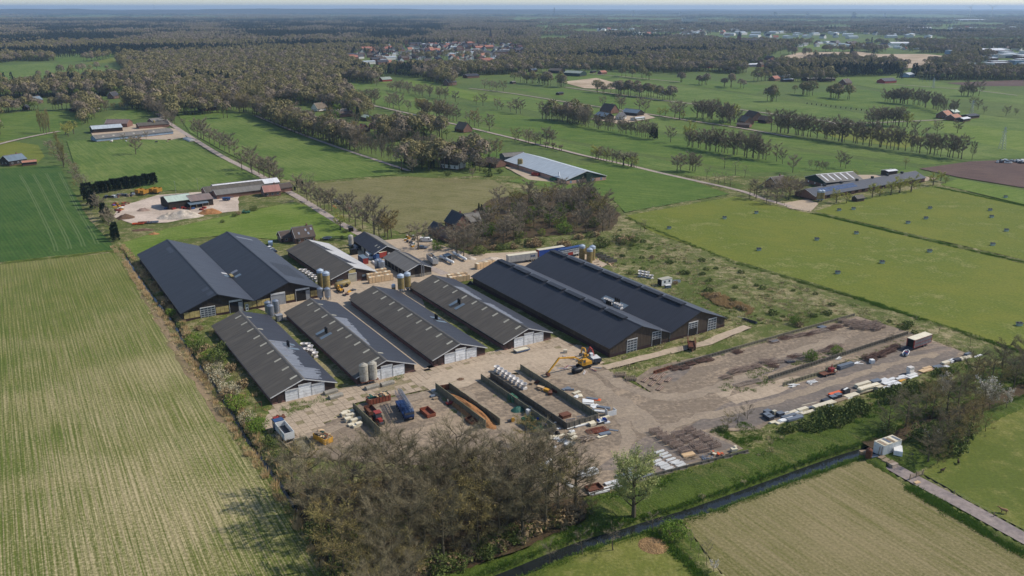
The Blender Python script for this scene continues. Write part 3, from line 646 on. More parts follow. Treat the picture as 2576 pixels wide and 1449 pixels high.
# wide double barn on the right
FB = barn('double_barn', 'long charcoal double-gabled barn with brown board front beside the rough ground', (29.2,232.9), 49.0, 84.4, 3.3, 8.0, spans=2, mL=M_roofA, mR=M_roofA2, wall=M_wood, plinth=M_plinD, ph=1.0, fascia=None, cap=M_capD, of=.7, plinth_side=1.3)
yF = FB['dims'][5]
for a, c, z0, h in ((.135,.215,0,4.1),(.345,.42,2.2,4.6),(.665,.745,2.6,4.6),(.845,.92,0,4.2)):
    xa, xb = .8+a*47.4, .8+c*47.4
    if z0: MB().box(xa, yF-.09, 0, xb, yF-.052, z0).build('doorway', M_dark, FB)
    door(FB, xa, xb, h, M_gdoor, z0=z0, panes=3, rows=5 if not z0 else 3)
MB().tube([(24.4, yF-.12, 0.0), (24.4, yF-.12, 3.2)], .09, 6).build('downpipe', M_steel, FB)
for s in range(2):
    for q in range(7): MB().box(24.5*s+11.2, 8+q*11, 7.9, 24.5*s+13.3, 17.5+q*11, 8.28).build('ridge_vent', M_capD, FB)
# single hall with pale right slope
Bh = barn('livestock_hall', 'brown hall whose right roof slope has a nearly white sheen', (-68.4,302.2), 19.1, 49, 2.6, 5.9, az=R(123.6), mL=M_roofE, mR=M_roofB2, wall=M_clad, plinth=M_brick, ph=.6, plinth_side=1.4, **FASC)  # sheen of the right slope is put into its pale sheet colour
door(Bh, 7.4, 10.6, 3.4, M_skyl, lintel=.2); MB().box(2.6,Bh['dims'][5]-.1,1.2,5.2,Bh['dims'][5]-.05,1.9).build('window', M_blues, Bh); MB().box(13,Bh['dims'][5]-.1,1.4,16,Bh['dims'][5]-.05,2.2).build('window', M_blues, Bh); MB().box(7.6,Bh['dims'][5]-.12,3.6,10.4,Bh['dims'][5]-.05,5.0).build('louvre', M_fibre, Bh)
patchy(Bh, 8, 22, 4.5, 1.0, 8, M_roofE2); patchy(Bh, 30, 44, 4.0, 1.2, 9, M_roofE2)
for s in range(12): MB().box(.5, 3+s*3.7, 1.5, .62, 4.6+s*3.7, 1.9).build('side_vent', M_dark, Bh)
# machine shed with dark roof and the grey open shed
Ch = barn('machine_shed', 'shed with black roof and white verges by the lane', (-57.4,336.4), 11.9, 27.5, 2.7, 5.5, az=R(119.5), mL=M_tileD, mR=M_roofG, wall=M_woodD, plinth=M_plinD, ph=.4, **FASC)
door(Ch, 6.3, 7.2, 2.1, M_wdoor); MB().box(.5, 8, 0.1, .56, 11, 2.4).build('side_door', M_skyl, Ch); MB().box(.5, 13.5, 0.1, .56, 16.5, 2.4).build('side_door', M_skyl, Ch)
for x, y in ((3.2, 3), (3.2, 6)): on_roof(Ch, x+.9, y, -1, .8, 1.1, M_skyl, 'roof_light')
Dh = barn('open_shed', 'open-sided shed with worn grey roof beside the gas tanks', (-41,311), 11.6, 22.9, 3.0, 5.3, az=R(121), mL=M_roofG, mR=M_roofE2, wall=M_woodD, plinth=M_concw, ph=1.1, **FASC)
patchy(Dh, 2, 21, 2.2, 3.0, 12, M_roofG)
for q in range(6):
    MB().box(.45, 1.2+q*3.6, .05, .59, 4.2+q*3.6, 2.6).build('open_bay', M_dark, Dh)
    MB().box(.28, .9+q*3.6, 0, .5, 1.15+q*3.6, 2.9).build('post', M_concw, Dh)
MB().tube([(6.5,-.4,0),(6.5,-.4,6.2)], .22, 8).build('elevator_leg', M_steel, Dh); MB().tube([(7.4,-.4,0),(7.4,-.4,5.6)], .18, 8).build('elevator_leg', M_steel, Dh)
MB().box(4.0, Dh['dims'][5]-.1, 2.3, 4.9, Dh['dims'][5]-.05, 3.2).build('window', M_dark, Dh)
# ---------------------------------------------------------------- trees
B_bark = twigmat('bark', S(84,76,62), S(108,98,80))
B_near = twigmat('near_twigs', S(122,112,86), S(150,138,108)); B_near2 = twigmat('near_twigs_dark', S(104,97,72), S(132,122,94))
B_bare = twigmat('bare_twigs', S(130,118,98), S(158,144,120))
B_bare2 = twigmat('bare_twigs_dark', S(114,105,88), S(142,130,110))
B_bud = twigmat('budding_twigs', S(130,120,72), S(150,132,88))
B_yel = twigmat('yellow_willow_leaves', S(172,168,84), S(160,158,88))
B_grn = twigmat('spring_leaves', S(92,118,40), S(120,138,56))
B_pale = twigmat('pale_green_leaves', S(160,166,100), S(172,174,116))
B_con = twigmat('conifer_needles', S(38,50,34), S(54,66,42))
B_shr = twigmat('shrub_leaves', S(84,98,48), S(116,124,68)); B_blsd = twigmat('dull_blossom', S(160,150,120), S(184,174,144))
B_dry = twigmat('dry_shrub', S(136,118,88), S(166,142,104))
B_bls = twigmat('blossom', S(206,196,176), S(226,218,204))
B_reed = twigmat('dead_reed', S(186,158,112), S(206,180,136))
def tri_cloud(P, D, w, rs):
    """thin triangles: base P, vector D, width w"""
    n = len(P); side = np.cross(D, rs.normal(size=(n,3))); side /= np.linalg.norm(side, axis=1)[:,None]+1e-9; side *= np.asarray(w).reshape(-1,1)/2
    V = np.empty((n*3,3)); V[0::3] = P-side; V[1::3] = P+side; V[2::3] = P+D
    return V, np.arange(n*3).reshape(-1,3)
def leaf_cloud(P, size, rs):
    n = len(P); a = rs.normal(size=(n,3)); b = rs.normal(size=(n,3))
    a *= (np.asarray(size).reshape(-1,1))/np.linalg.norm(a,axis=1)[:,None]; b *= (np.asarray(size).reshape(-1,1))/np.linalg.norm(b,axis=1)[:,None]
    V = np.empty((n*3,3)); V[0::3] = P-a*.5-b*.3; V[1::3] = P+a*.5-b*.3; V[2::3] = P+b*.7
    return V, np.arange(n*3).reshape(-1,3)
def joinm(name, mb, clouds, mats, cmi):
    """mb (tubes) + triangle clouds as one mesh"""
    V = [np.array(mb.v, float).reshape(-1,3)]; T = []; mi = []
    for f in mb.f:
        for k in range(1, len(f)-1): T.append((f[0], f[k], f[k+1]))
    T = [np.array(T, int).reshape(-1,3)]; mi.append(np.zeros(len(T[0]), int)); off = len(V[0])
    for (cv, cf), i in zip(clouds, cmi):
        V.append(cv); T.append(cf+off); off += len(cv); mi.append(np.full(len(cf), i))
    me = npmesh(name, np.concatenate(V), np.concatenate(T), mats)
    me.polygons.foreach_set('material_index', np.concatenate(mi).astype(np.int32)); return me
def tree_tpl(seed, H=15., spread=4.6, limbs=9, subs=6, twigs=16, tl=1.5, tw=.06, tr=.28, base=.22, cmat=None, leafmat=None, leaves=0, lsize=.3, up=.55, zc=.62, zr=.44, sides=3, tubes=True, droop=0.0, leader=.9):
    rs = np.random.RandomState(seed); r = random.Random(seed)
    tm = MB(); pts = []; x = y = 0
    for i in range(5):
        t = i/4; pts.append((x, y, H*leader*.8*t)); x += r.uniform(-.18,.18); y += r.uniform(-.18,.18)
    tm.tube(pts, [tr*1.25, tr, tr*.75, tr*.5, tr*.22], 6)
    cm = MB(); tips = []; dirs = []
    def tp(t):
        f = min(t, .999)*4; i = int(f); a, b = Vector(pts[i]), Vector(pts[min(i+1,4)]); return a.lerp(b, f-i)
    for k in range(limbs):
        hz = base+(leader*.8-base)*((k+.5)/limbs)+r.uniform(-.03,.03); a = k*2.399+r.uniform(-.4,.4)
        s = tp(hz/(leader*.8)); ze = min(.97, hz+r.uniform(.12,.30)*(1 if hz < .6 else .8)); q = (ze-zc)/zr
        rad = spread*math.sqrt(max(.08, 1-q*q))*r.uniform(.72,1.0)
        e = Vector((math.cos(a)*rad, math.sin(a)*rad, H*ze-droop*rad)); m = s.lerp(e, .5)+Vector((r.uniform(-.4,.4), r.uniform(-.4,.4), -H*.03+r.uniform(-.3,.5)))
        r0 = tr*(.55-.3*hz)
        if tubes: cm.tube([s, m, e], [r0, r0*.6, r0*.22], sides)
        for j in range(subs):
            t = .3+.7*(j+r.random())/subs; p = s.lerp(m, t*2) if t < .5 else m.lerp(e, t*2-1)
            aa = a+r.uniform(-1.5,1.5); L = spread*r.uniform(.22,.5)
            d = Vector((math.cos(aa)*L*(1-up*.5), math.sin(aa)*L*(1-up*.5), L*up*r.uniform(.2,1.5)-droop*L)); q2 = p+d
            if tubes: cm.tube([p, q2], [r0*.3, r0*.1], 3)
            for i in range(twigs):
                f = r.random()**.6; tips.append(p+d*f); dd = d.normalized()*.7+Vector((r.gauss(0,.55), r.gauss(0,.55), r.gauss(.25,.45)-droop*1.6)); dirs.append(dd.normalized()*tl*r.uniform(.5,1.15))
    cl = []; mi = []
    P = np.array([tuple(t) for t in tips]); D = np.array([tuple(t) for t in dirs])
    if len(P) and tw > 0: cl.append(tri_cloud(P, D, tw*rs.uniform(.6,1.3,len(P)), rs)); mi.append(1)
    if leaves:
        ix = rs.randint(0, len(P), leaves); Q = P[ix]+D[ix]*rs.rand(leaves,1)+rs.normal(0,.18,(leaves,3)); cl.append(leaf_cloud(Q, lsize*rs.uniform(.6,1.4,leaves), rs)); mi.append(2)
    trunk = tm.mesh('trunk', B_bark); crown = joinm('crown', cm, cl, [B_bark, cmat, leafmat or cmat], mi)
    return trunk, crown
def shrub_tpl(seed, n=420, size=.3, mat=B_shr, rx=1.6, rz=1.8, stems=6, shell=.5):
    rs = np.random.RandomState(seed); d = rs.normal(size=(n,3)); d /= np.linalg.norm(d,axis=1)[:,None]; rr = (shell+(1-shell)*rs.rand(n,1)**.5)
    lump = 1+.22*np.sin(d[:,:1]*5+seed)+.18*np.sin(d[:,1:2]*6+2*seed); P = d*rr*lump*[rx,rx,rz*.55]; P[:,2] += rz*.5; P[:,2] = np.abs(P[:,2])
    t = MB()
    for k in range(stems):
        a = k*2.4; t.tube([(0,0,0),(math.cos(a)*rx*.5, math.sin(a)*rx*.5, rz*.6)], [.06,.02], 3)
    return t.mesh('stems', B_bark), joinm('foliage', MB(), [leaf_cloud(P, size*rs.uniform(.6,1.5,n), rs)], [B_bark, mat], [1])
def conifer_tpl(seed, H=15., r=2.6, n=900, mat=B_con, col=False):
    rs = np.random.RandomState(seed); t = rs.rand(n)**.7; a = rs.rand(n)*6.283; lay = .85+.15*np.sin(t*H*3.1)
    rad = r*((1-t)**(.35 if col else .85))*lay*(.55+.45*rs.rand(n)); P = np.stack([np.cos(a)*rad, np.sin(a)*rad, H*(.06+.92*t)],1)
    D = np.stack([np.cos(a)*.7, np.sin(a)*.7, np.full(n, -.25 if not col else .6)],1)*rs.uniform(.6,1.3,(n,1))
    m = MB().tube([(0,0,0),(0,0,H*.5),(0,0,H*.95)], [.22,.14,.03], 6)
    return m.mesh('trunk', B_bark), joinm('foliage', MB(), [tri_cloud(P, D, rs.uniform(.4,.8,n), rs)], [B_bark, mat], [1])
TPL = {}
TPL['bare_near'] = [tree_tpl(20+i, 16, 5.4, 13, 9, 32, 1.8, .036, .30, cmat=(B_near, B_near2)[i % 2]) for i in range(4)]
TPL['bud_near'] = [tree_tpl(40+i, 15, 3.8, 11, 7, 18, 1.6, .05, .22, cmat=B_bud, leafmat=B_bud, leaves=900, lsize=.22, droop=.12) for i in range(2)]
TPL['bare'] = [tree_tpl(60+i, 15, 4.8+.3*(i % 3), 11, 7, 19, 1.8, .13, .27, base=.2, cmat=(B_bare, B_bare2)[i % 2]) for i in range(5)]
TPL['tall_bare'] = [tree_tpl(70+i, 18, 4.4, 12, 7, 19, 1.9, .13, .26, base=.2, cmat=B_bare2, up=.9) for i in range(3)]
TPL['budding'] = [tree_tpl(80+i, 13, 4.0, 11, 7, 14, 1.5, .10, .2, base=.2, cmat=B_bud, leafmat=B_bud, leaves=700, lsize=.36) for i in range(3)]
TPL['willow'] = [tree_tpl(90+i, 9, 3.4, 9, 7, 12, 1.3, .07, .3, base=.16, cmat=B_yel, leafmat=B_yel, leaves=800, lsize=.36, up=.8, zc=.55, zr=.5) for i in range(3)]
TPL['big_willow'] = [tree_tpl(95, 16, 4.9, 18, 10, 30, 1.9, .05, .42, base=.14, cmat=B_pale, leafmat=B_pale, leaves=6500, lsize=.26, up=1.0, zc=.56, zr=.5)]
TPL['spring'] = [tree_tpl(100+i, 12, 4.4, 10, 7, 8, 1.2, .08, .25, base=.2, cmat=B_grn, leafmat=B_grn, leaves=1500, lsize=.5, zc=.52, zr=.5) for i in range(2)]
TPL['poplar'] = [tree_tpl(110+i, 20, 1.9, 16, 6, 12, 1.6, .08, .25, base=.08, cmat=B_bud, leafmat=B_bud, leaves=500, lsize=.3, up=1.6, zc=.5, zr=.58) for i in range(2)]
TPL['birch'] = [tree_tpl(120+i, 12, 2.6, 10, 6, 12, 1.5, .05, .15, base=.3, cmat=B_bud, droop=.3) for i in range(2)]
TPL['blossom'] = [tree_tpl(130+i, 10, 2.8, 11, 6, 8, 1.1, .05, .16, base=.18, cmat=B_bare, leafmat=B_bls, leaves=700, lsize=.32, up=.9) for i in range(2)]
TPL['sapling'] = [tree_tpl(140+i, 7, 2.0, 7, 5, 9, .9, .035, .1, base=.28, cmat=B_bare) for i in range(2)]
TPL['pollard'] = [tree_tpl(150+i, 5, 1.4, 12, 4, 7, 1.3, .07, .28, base=.42, cmat=B_bare, up=1.3, leader=.7) for i in range(2)]
TPL['conifer'] = [conifer_tpl(160+i) for i in range(2)]
TPL['cypress'] = [conifer_tpl(165, 7, 2.0, 700, B_con, True), conifer_tpl(166, 7, 2.3, 700, B_con, True)]
TPL['shrub'] = [shrub_tpl(170+i, 900, .2) for i in range(3)]
TPL['dry_shrub'] = [shrub_tpl(175+i, 420, .34, B_dry, 1.4, 1.7) for i in range(2)]
TPL['blossom_shrub'] = [shrub_tpl(180+i, 620, .24, B_blsd, 1.9, 2.4) for i in range(2)]
TPL['green_shrub'] = [shrub_tpl(185+i, 1300, .2, B_grn, 1.9, 2.6) for i in range(2)]
TPL['scrub'] = [tree_tpl(190+i, 5, 2.4, 9, 6, 12, 1.1, .04, .08, base=.08, cmat=(B_bare2, B_bud)[i], up=.9, zc=.5, zr=.6) for i in range(2)]
BASEH = dict(bare_near=16, bud_near=15, bare=15, tall_bare=18, budding=13, willow=9, big_willow=16, spring=12, poplar=20, birch=12, blossom=10, sapling=7, pollard=5, conifer=15, cypress=7, shrub=1.8, dry_shrub=1.7, blossom_shrub=2.4, green_shrub=2.6, scrub=5)
NAMES = dict(bare_near='bare_tree', bud_near='budding_tree', bare='bare_tree', tall_bare='bare_tree', budding='budding_tree', willow='willow_tree', big_willow='willow_tree', spring='leafy_tree', poplar='poplar_tree', birch='birch_tree', blossom='blossom_tree', sapling='young_tree', pollard='pollard_willow', conifer='conifer_tree', cypress='cypress_tree', shrub='shrub', dry_shrub='dry_shrub', blossom_shrub='blossom_shrub', green_shrub='leafy_shrub', scrub='scrub_bush')
NT = [0]; REQ = []
def tree_xy(kind, x, y, h, label, group=None, wide=1.0, z=0.0):
    REQ.append((kind, x, y, h, label, group, wide, z, random.uniform(0, 6.28), random.uniform(.92,1.1), NT[0])); NT[0] += 1
def emit_tree(q):
    kind, x, y, h, label, group, wide, z, rz, jw, k = q; tp = TPL[kind]; t, c = tp[k % len(tp)]; s = h/BASEH[kind]
    o = thing(NAMES[kind], label, 'shrub' if 'shrub' in kind or kind == 'scrub' else 'tree', (x, y), rz, group, z)
    w = s*wide*jw; o.scale = (w, w, s)
    inst('stems' if t.name.startswith('stems') else 'trunk', t, o); inst('foliage' if c.name.startswith('foliage') else 'crown', c, o)
    return o
def tree(kind, u, v, h, label, group=None, wide=1.0, z=0.0):
    x, y = g(u, v); return tree_xy(kind, x, y, h*random.uniform(.93,1.07) if group else h, label, group, wide, z)
def row(kind, a, b, n, h, label, jit=1.2, wide=1.0, skip=0.0, grp=None):
    if n > 10: n = int(n*1.35)
    (x0, y0), (x1, y1) = g(*a), g(*b); ks = kind if isinstance(kind, (list, tuple)) else [kind]
    for i in range(n):
        if random.random() < skip: continue
        t = (i+random.uniform(.1,.9))/n; k = random.choice(ks)
        tree_xy(k, x0+(x1-x0)*t+random.gauss(0,jit), y0+(y1-y0)*t+random.gauss(0,jit), h*random.uniform(.7,1.35), lab2(k, label), (grp or label), wide*random.uniform(.75,1.2))
ADJ = dict(bare='bare', tall_bare='tall bare', budding='budding olive', poplar='slender poplar', conifer='dark conifer', spring='bright green', willow='yellowish willow', bare_near='tall bare', bud_near='budding olive', birch='drooping birch', shrub='green bush', scrub='twiggy scrub bush', dry_shrub='dry brown bush', sapling='young bare', pollard='pollarded willow', cypress='dark cypress', blossom='white blossoming', green_shrub='leafy green bush', blossom_shrub='white blossoming bush', big_willow='pale willow')
def lab2(k, tail): return (ADJ[k]+('' if ADJ[k].split()[-1] in ('bush','poplar','willow','conifer','birch','cypress') else ' tree')+' '+tail)
def wood(upoly, n, kinds, hs, tail, mind, seed):
    P = GP(upoly); a = np.array(P); r = random.Random(seed); pts = []; tries = 0
    while len(pts) < n and tries < 6000:
        tries += 1; x = r.uniform(a[:,0].min(), a[:,0].max()); y = r.uniform(a[:,1].min(), a[:,1].max())
        if not pip(np.array([x]), np.array([y]), P)[0]: continue
        if any((x-p)**2+(y-q)**2 < mind*mind for p, q in pts): continue
        pts.append((x, y)); k = r.choice(kinds); tree_xy(k, x, y, r.uniform(*hs)*(1 if k not in ('shrub','green_shrub','scrub','dry_shrub') else .28), lab2(k, tail), tail)

# wood in the foreground
WOOD1 = [(735,1235),(800,1245),(900,1240),(1000,1228),(1120,1208),(1250,1196),(1380,1205),(1460,1275),(1440,1310),(1300,1385),(1140,1440),(1050,1500),(960,1620),(905,1600),(850,1490),(790,1345)]
wood(WOOD1, 78, ['bare_near']*6+['bud_near'], (12.5,17), 'in the wood between works yard and stream', 4.6, 21)
wood(WOOD1, 64, ['scrub','scrub','shrub','scrub'], (7,14), 'growing under the trees of the streamside wood', 2.6, 22)
for i in range(34):
    t_ = i/33; u = 1070+t_*410+random.uniform(-12,12); v = 1452-t_*160+random.uniform(-14,4); k = random.choice(['scrub','shrub','scrub','dry_shrub']); tree(k, u, v, random.uniform(3,4.5) if k == 'scrub' else random.uniform(1.4,2.6), lab2(k, 'at the front edge of the streamside wood'), 'bushes at the front edge of the wood', 1.2)
tree('bud_near', 935, 1440, 13, 'olive green birch-like tree at the edge of the wood nearest the striped crop', None)
tree('bare_near', 1445, 1275, 15, 'single bare tree standing at the end of the white beams', None)
tree('bud_near', 1320, 1120, 9, 'olive budding tree beside the green skip', None, 1.3)
tree('big_willow', 1594, 1300, 15.8, 'large pale green willow on the stream bank', None)
for u, v, h in ((1542,1384,6.5),(1465,1394,6.2),(1381,1420,6.0),(1643,1338,5.5)): tree('sapling', u, v, h, 'small bare tree on the far edge of the stream', 'small trees along the stream', 1.1)
for u, v, h in ((1736,1386,5.5),(1778,1422,6.2),(1757,1405,4),(1700,1350,4)): tree('sapling', u, v, h, 'thin sapling on the green bank beside the paddock ditch', 'saplings on the paddock bank', .6)
tree('green_shrub', 1690, 1350, 3.5, 'green bush where the paddock ditch meets the stream')
tree('blossom', 1795, 1440, 3, 'small white blossoming tree on the paddock ditch bank')
# wood right of the yard
WOOD3 = [(2200,1100),(2260,1070),(2340,1010),(2420,960),(2500,930),(2640,900),(2640,960),(2520,1010),(2440,1030),(2330,1060),(2250,1095)]
wood(WOOD3, 22, ['bare_near','bare_near','bud_near'], (8,12), 'in the wood beside the bend of the stream', 4.2, 31)
wood(WOOD3, 26, ['scrub','shrub','scrub'], (8,14), 'under the trees at the bend of the stream', 2.4, 32)
wood([(2300,1150),(2400,1085),(2470,1050),(2490,1075),(2420,1130),(2350,1180)], 9, ['bare_near','bud_near'], (8,11), 'in the copse behind the white container', 3.5, 33)
wood([(2290,1120),(2400,1080),(2490,1060),(2480,1100),(2400,1150),(2340,1175)], 12, ['shrub','scrub'], (10,16), 'in the copse behind the white container and van', 2.4, 34)
for u, v, h in ((2375,1000,8),(2470,1020,9.5),(2487,1035,9),(2530,1030,7),(2368,1010,7)): tree('blossom', u, v, h, 'white blossoming tree beside the bend of the stream', 'blossoming trees by the stream', .8)
# wood behind the farm
WOOD2 = [(1130,615),(1180,560),(1260,520),(1330,500),(1420,490),(1480,500),(1545,560),(1530,590),(1420,592),(1300,605),(1210,640)]
wood(WOOD2, 52, ['bare','bare','tall_bare','bare','budding'], (9,14), 'in the wood between the farmhouse and the rough ground', 4.4, 41)
wood(WOOD2, 60, ['scrub','shrub','green_shrub','scrub'], (9,18), 'under the trees behind the farmhouse', 2.6, 42)
for u, v, h in ((1340,560,9),(1295,545,8),(1490,530,10)): tree('spring', u, v, h, 'yellow green leafing tree in the wood behind the farmhouse', 'yellow green trees in the farm wood', .75)
wood([(1085,620),(1130,590),(1190,600),(1210,645),(1180,655),(1100,640)], 16, ['scrub','shrub','green_shrub','bare'], (7,14), 'in the thicket behind the gas tanks', 2.6, 43)
wood([(1210,630),(1300,610),(1420,600),(1560,585),(1600,610),(1480,640),(1400,622),(1300,632)], 40, ['scrub','dry_shrub','shrub'], (6,11), 'on the weedy strip behind the trailers', 2.2, 44)
for u, v in ((1620,583),(1612,580)): tree('sapling', u, v, 6, 'small bare tree on the corner of the olive pasture', 'small trees at the pasture corner', 1.2)
# rough ground right of the double barn
for u, v, k, h in ((1585,690,'shrub',1.5),(1730,690,'shrub',1.4),(1780,745,'dry_shrub',1.4),(1800,750,'dry_shrub',1.6),(1840,770,'dry_shrub',1.5),(1860,776,'dry_shrub',1.4),(1700,715,'dry_shrub',1.2),(1790,752,'dry_shrub',1.2),(1870,780,'dry_shrub',1.3),(1560,620,'sapling',4),(1575,640,'sapling',4),(2000,815,'green_shrub',3),(2020,818,'scrub',4),(2010,822,'dry_shrub',1.6),(2037,805,'sapling',4.5),(2040,905,'green_shrub',2.8),(2105,890,'green_shrub',2.6),(2240,860,'scrub',3),(2300,815,'sapling',4),(2362,840,'sapling',4),(2440,872,'sapling',4),(1880,1055,'scrub',4),(1830,1075,'scrub',4.5),(1855,1070,'sapling',5),(1820,1085,'shrub',1.6),(1640,650,'dry_shrub',1.3)):
    tree(k, u, v, h, lab2(k, 'on the rough ground round the storage yard'), 'bushes of the rough ground')
# ditch hedge beside the striped crop
HED = [(488,868,'green_shrub',3.6),(505,880,'shrub',2.6),(525,905,'green_shrub',3.2),(545,910,'shrub',3.4),(520,885,'dry_shrub',2.0),(541,940,'blossom_shrub',3.0),(555,960,'blossom_shrub',3.2),(570,985,'blossom_shrub',3.0),(590,995,'blossom_shrub',2.6),(572,1000,'dry_shrub',2.2),(597,1030,'green_shrub',3.9),(580,935,'dry_shrub',2.4),(610,975,'dry_shrub',2.2),(620,1060,'blossom_shrub',2.6),(648,1085,'green_shrub',3.4),(470,850,'dry_shrub',1.6),(455,822,'shrub',1.6),(430,795,'green_shrub',2.8),(420,770,'dry_shrub',2.0),(405,745,'shrub',1.6),(390,720,'dry_shrub',1.8),(372,695,'dry_shrub',1.8),(520,775,'green_shrub',2.0),(500,830,'dry_shrub',1.4),(535,850,'scrub',3.0),(560,880,'shrub',2.4),(690,1130,'shrub',2.2),(705,1160,'shrub',2.6),(675,1115,'shrub',2.0),(720,1180,'scrub',4),(600,960,'scrub',3.4),(550,930,'scrub',3)]
for u, v, k, h in HED: tree(k, u, v, h, lab2(k, 'in the hedge along the ditch by the poultry house'), 'hedge along the ditch')
# lane through the farm
for u, v, h in ((690,454,13),(705,463,10),(748,485,12),(773,506,13),(783,510,12),(799,520,11),(806,522,12),(816,527,10),(828,528,12),(835,532,13),(865,548,13),(879,558,15),(894,570,13),(913,577,15),(954,598,13),(969,597,13)):
    tree('bare', u, v, h, 'bare roadside tree between the lane and the bright green meadow', 'trees along the farm lane', .85)
tree('tall_bare', 941, 595, 20, 'tallest bare tree beside the lane near the black shed', None, 1.1); tree('budding', 985, 598, 14, 'yellowish budding tree at the lane beside the black shed'); tree('budding', 976, 602, 12, 'olive budding tree close to the black shed')
tree('bare', 1053, 628, 13, 'spreading bare tree by the parked car in the gravel yard', None, 1.1); tree('willow', 856, 578, 8, 'small yellow green tree at the corner of the bright meadow')
for u, v, h in ((498,347,16),(506,349,17),(513,351,15),(528,359,13),(540,364,12),(553,372,14),(566,379,13),(577,384,15),(590,391,12)): tree('bare', u, v, h, 'bare tree on the field side of the lane above the dung clamp', 'trees along the upper lane')
row('bare', (615,424), (700,458), 9, 13, 'in the clump along the lane beside the round-topped meadow')
tree('bare', 342, 388, 14.5, 'lone bare tree standing in the middle of the meadow', None, 1.0)
row(['tall_bare','bare','bare','budding'], (452,256), (650,286), 36, 15, 'in the belt along the top of the meadow', 3.5)
row(['bare','tall_bare','bare','budding'], (650,288), (905,380), 62, 15, 'in the long belt between the two meadows', 3.0, 1.1)
row(['bare','scrub'], (655,296), (900,384), 16, 9, 'at the foot of the long belt between the two meadows', 2.5, 1.1)
row('tall_bare', (906,378), (1015,412), 13, 13, 'in the open row along the sandy track', .8, .8)
wood([(1000,410),(1100,400),(1200,402),(1290,420),(1260,450),(1130,446),(1010,436)], 36, ['bare','bare','scrub','shrub','conifer'], (6,12), 'round the hidden farmstead beside the sandy field', 4.5, 51)
tree('conifer', 1130, 436, 9, 'dark conifer beside the farmstead at the sandy field', None, .8); tree('bare', 1232, 400, 15, 'large bare tree behind the farmstead with the open-fronted shed', None, 1.2); tree('budding', 1250, 395, 13, 'yellow green tree behind the open-fronted shed')
row(['bare','tall_bare'], (960,355), (1230,398), 24, 9, 'in the row behind the thicket of the farmstead', 2.5)
wood([(800,270),(900,285),(1000,318),(1080,328),(1130,345),(1000,352),(880,345),(780,300)], 34, ['bare','budding','spring','bare','scrub'], (6,13), 'in the gardens of the thatched farm', 6, 52)
tree('conifer', 901, 309, 15, 'dark tall conifer in the gardens of the thatched farm', None, 1.3); tree('conifer', 880, 266, 12, 'broad dark conifer behind the thatched farm', None, 1.6); tree('conifer', 893, 264, 12, 'round dark evergreen beside the thatched farm meadow', None, 1.7)
row('bare', (899,257), (945,263), 7, 16, 'in the clump at the start of the straight lane'); row('bare', (962,266), (1026,282), 5, 14, 'spaced along the straight lane'); row(['bare','bare','budding'], (1054,288), (1148,306), 15, 15, 'in the avenue on the straight lane', 1.0)
row('bare', (979,225), (1126,251), 18, 12, 'in the shelter row before the new brick house', 1.5); tree('bare', 1146, 256, 13, 'bare field tree beyond the avenue'); tree('bare', 948, 217, 11, 'bare field tree near the red shed')
for u, v, h in ((1219,222,13),(1232,224,12),(1240,226,12),(1250,228,12),(1266,230,15)): tree('bare', u, v, h, 'bare tree in the short row beside the building plot track', 'short row by the building plot')
for u, v, h in ((1198,263,11),(1215,267,14),(1251,275,12),(1261,276,9),(1284,281,12),(1299,285,16),(1309,286,14)): tree('bare', u, v, h, 'bare tree along the long field drain', 'trees along the field drain')
for u, v, h, k in ((1181,312,13,'bare'),(1194,318,15,'budding'),(1204,320,12,'bare'),(1231,330,15,'bare')): tree(k, u, v, h, lab2(k, 'beside the thatched cottage on the lane'), 'trees at the thatched cottage')
row(['bare','bare','tall_bare'], (1372,300), (1480,316), 18, 13, 'in the copse left of the dark farmstead', 3.0); row(['bare','tall_bare'], (1465,316), (1650,351), 26, 12, 'in the row below the dark farmstead', 1.4, .9)
tree('cypress', 1642, 349, 9, 'dark ivy-clad column tree at the end of the row', 'ivy-clad trunks', .8); tree('cypress', 1650, 351, 9, 'dark ivy-clad column tree at the end of the row', 'ivy-clad trunks', .6)
for u, v, h in ((1515,268,12),(1559,273,15),(1563,275,12),(1608,277,15),(1622,286,15),(1697,296,17),(1709,300,17)): tree('bare', u, v, h, 'large bare tree round the dark farmstead', 'large trees of the dark farmstead', 1.15)
for u, v in ((1660,291),(1673,292),(1718,300)): tree('willow', u, v, 8, 'rounded willow beside the farm track', 'rounded willows')
tree('bare', 1687, 358, 13, 'bare tree at the end of the long drain'); tree('willow', 1733, 366, 18, 'tall yellow green willow in the right-hand tree row', None, .7)
row(['bare','tall_bare'], (1742,295), (1850,314), 16, 15, 'in the grove with the slender poplar', 4.0); tree('poplar', 1803, 296, 20, 'slender poplar rising above its grove', None, .7); row('willow', (1825,300), (1850,308), 4, 12, 'in the grove with the slender poplar', 2)
row(['bare','tall_bare','bare'], (1728,368), (1930,404), 22, 14, 'in the row before the broad right meadow', 1.4, .95)
row(['bare','tall_bare','bare'], (1936,330), (2440,404), 44, 16, 'in the long row ending by the ploughed field', 1.6)
for u, v, h in ((1703,430,12),(1711,431,12),(1735,429,12),(1742,430,12),(1748,431,11)): tree('bare', u, v, h, 'spreading bare tree in the small paddock by the gravel lane', 'trees in the small paddock', 1.2)
for u, v, h in ((1778,452,9),(1796,461,8),(1808,463,8),(1822,467,9),(1837,470,8),(1873,447,9),(1822,424,12),(1850,440,10)): tree('sapling', u, v, h, 'young bare tree near the gate of the right-hand farm', 'young trees by the farm gate', 1.0)
row(['pollard'], (1370,371), (1415,380), 7, 5, 'along the gravel lane', .6); row(['pollard','bare','sapling','willow'], (1488,397), (1606,424), 15, 8, 'along the gravel lane past the grey barn', .6)
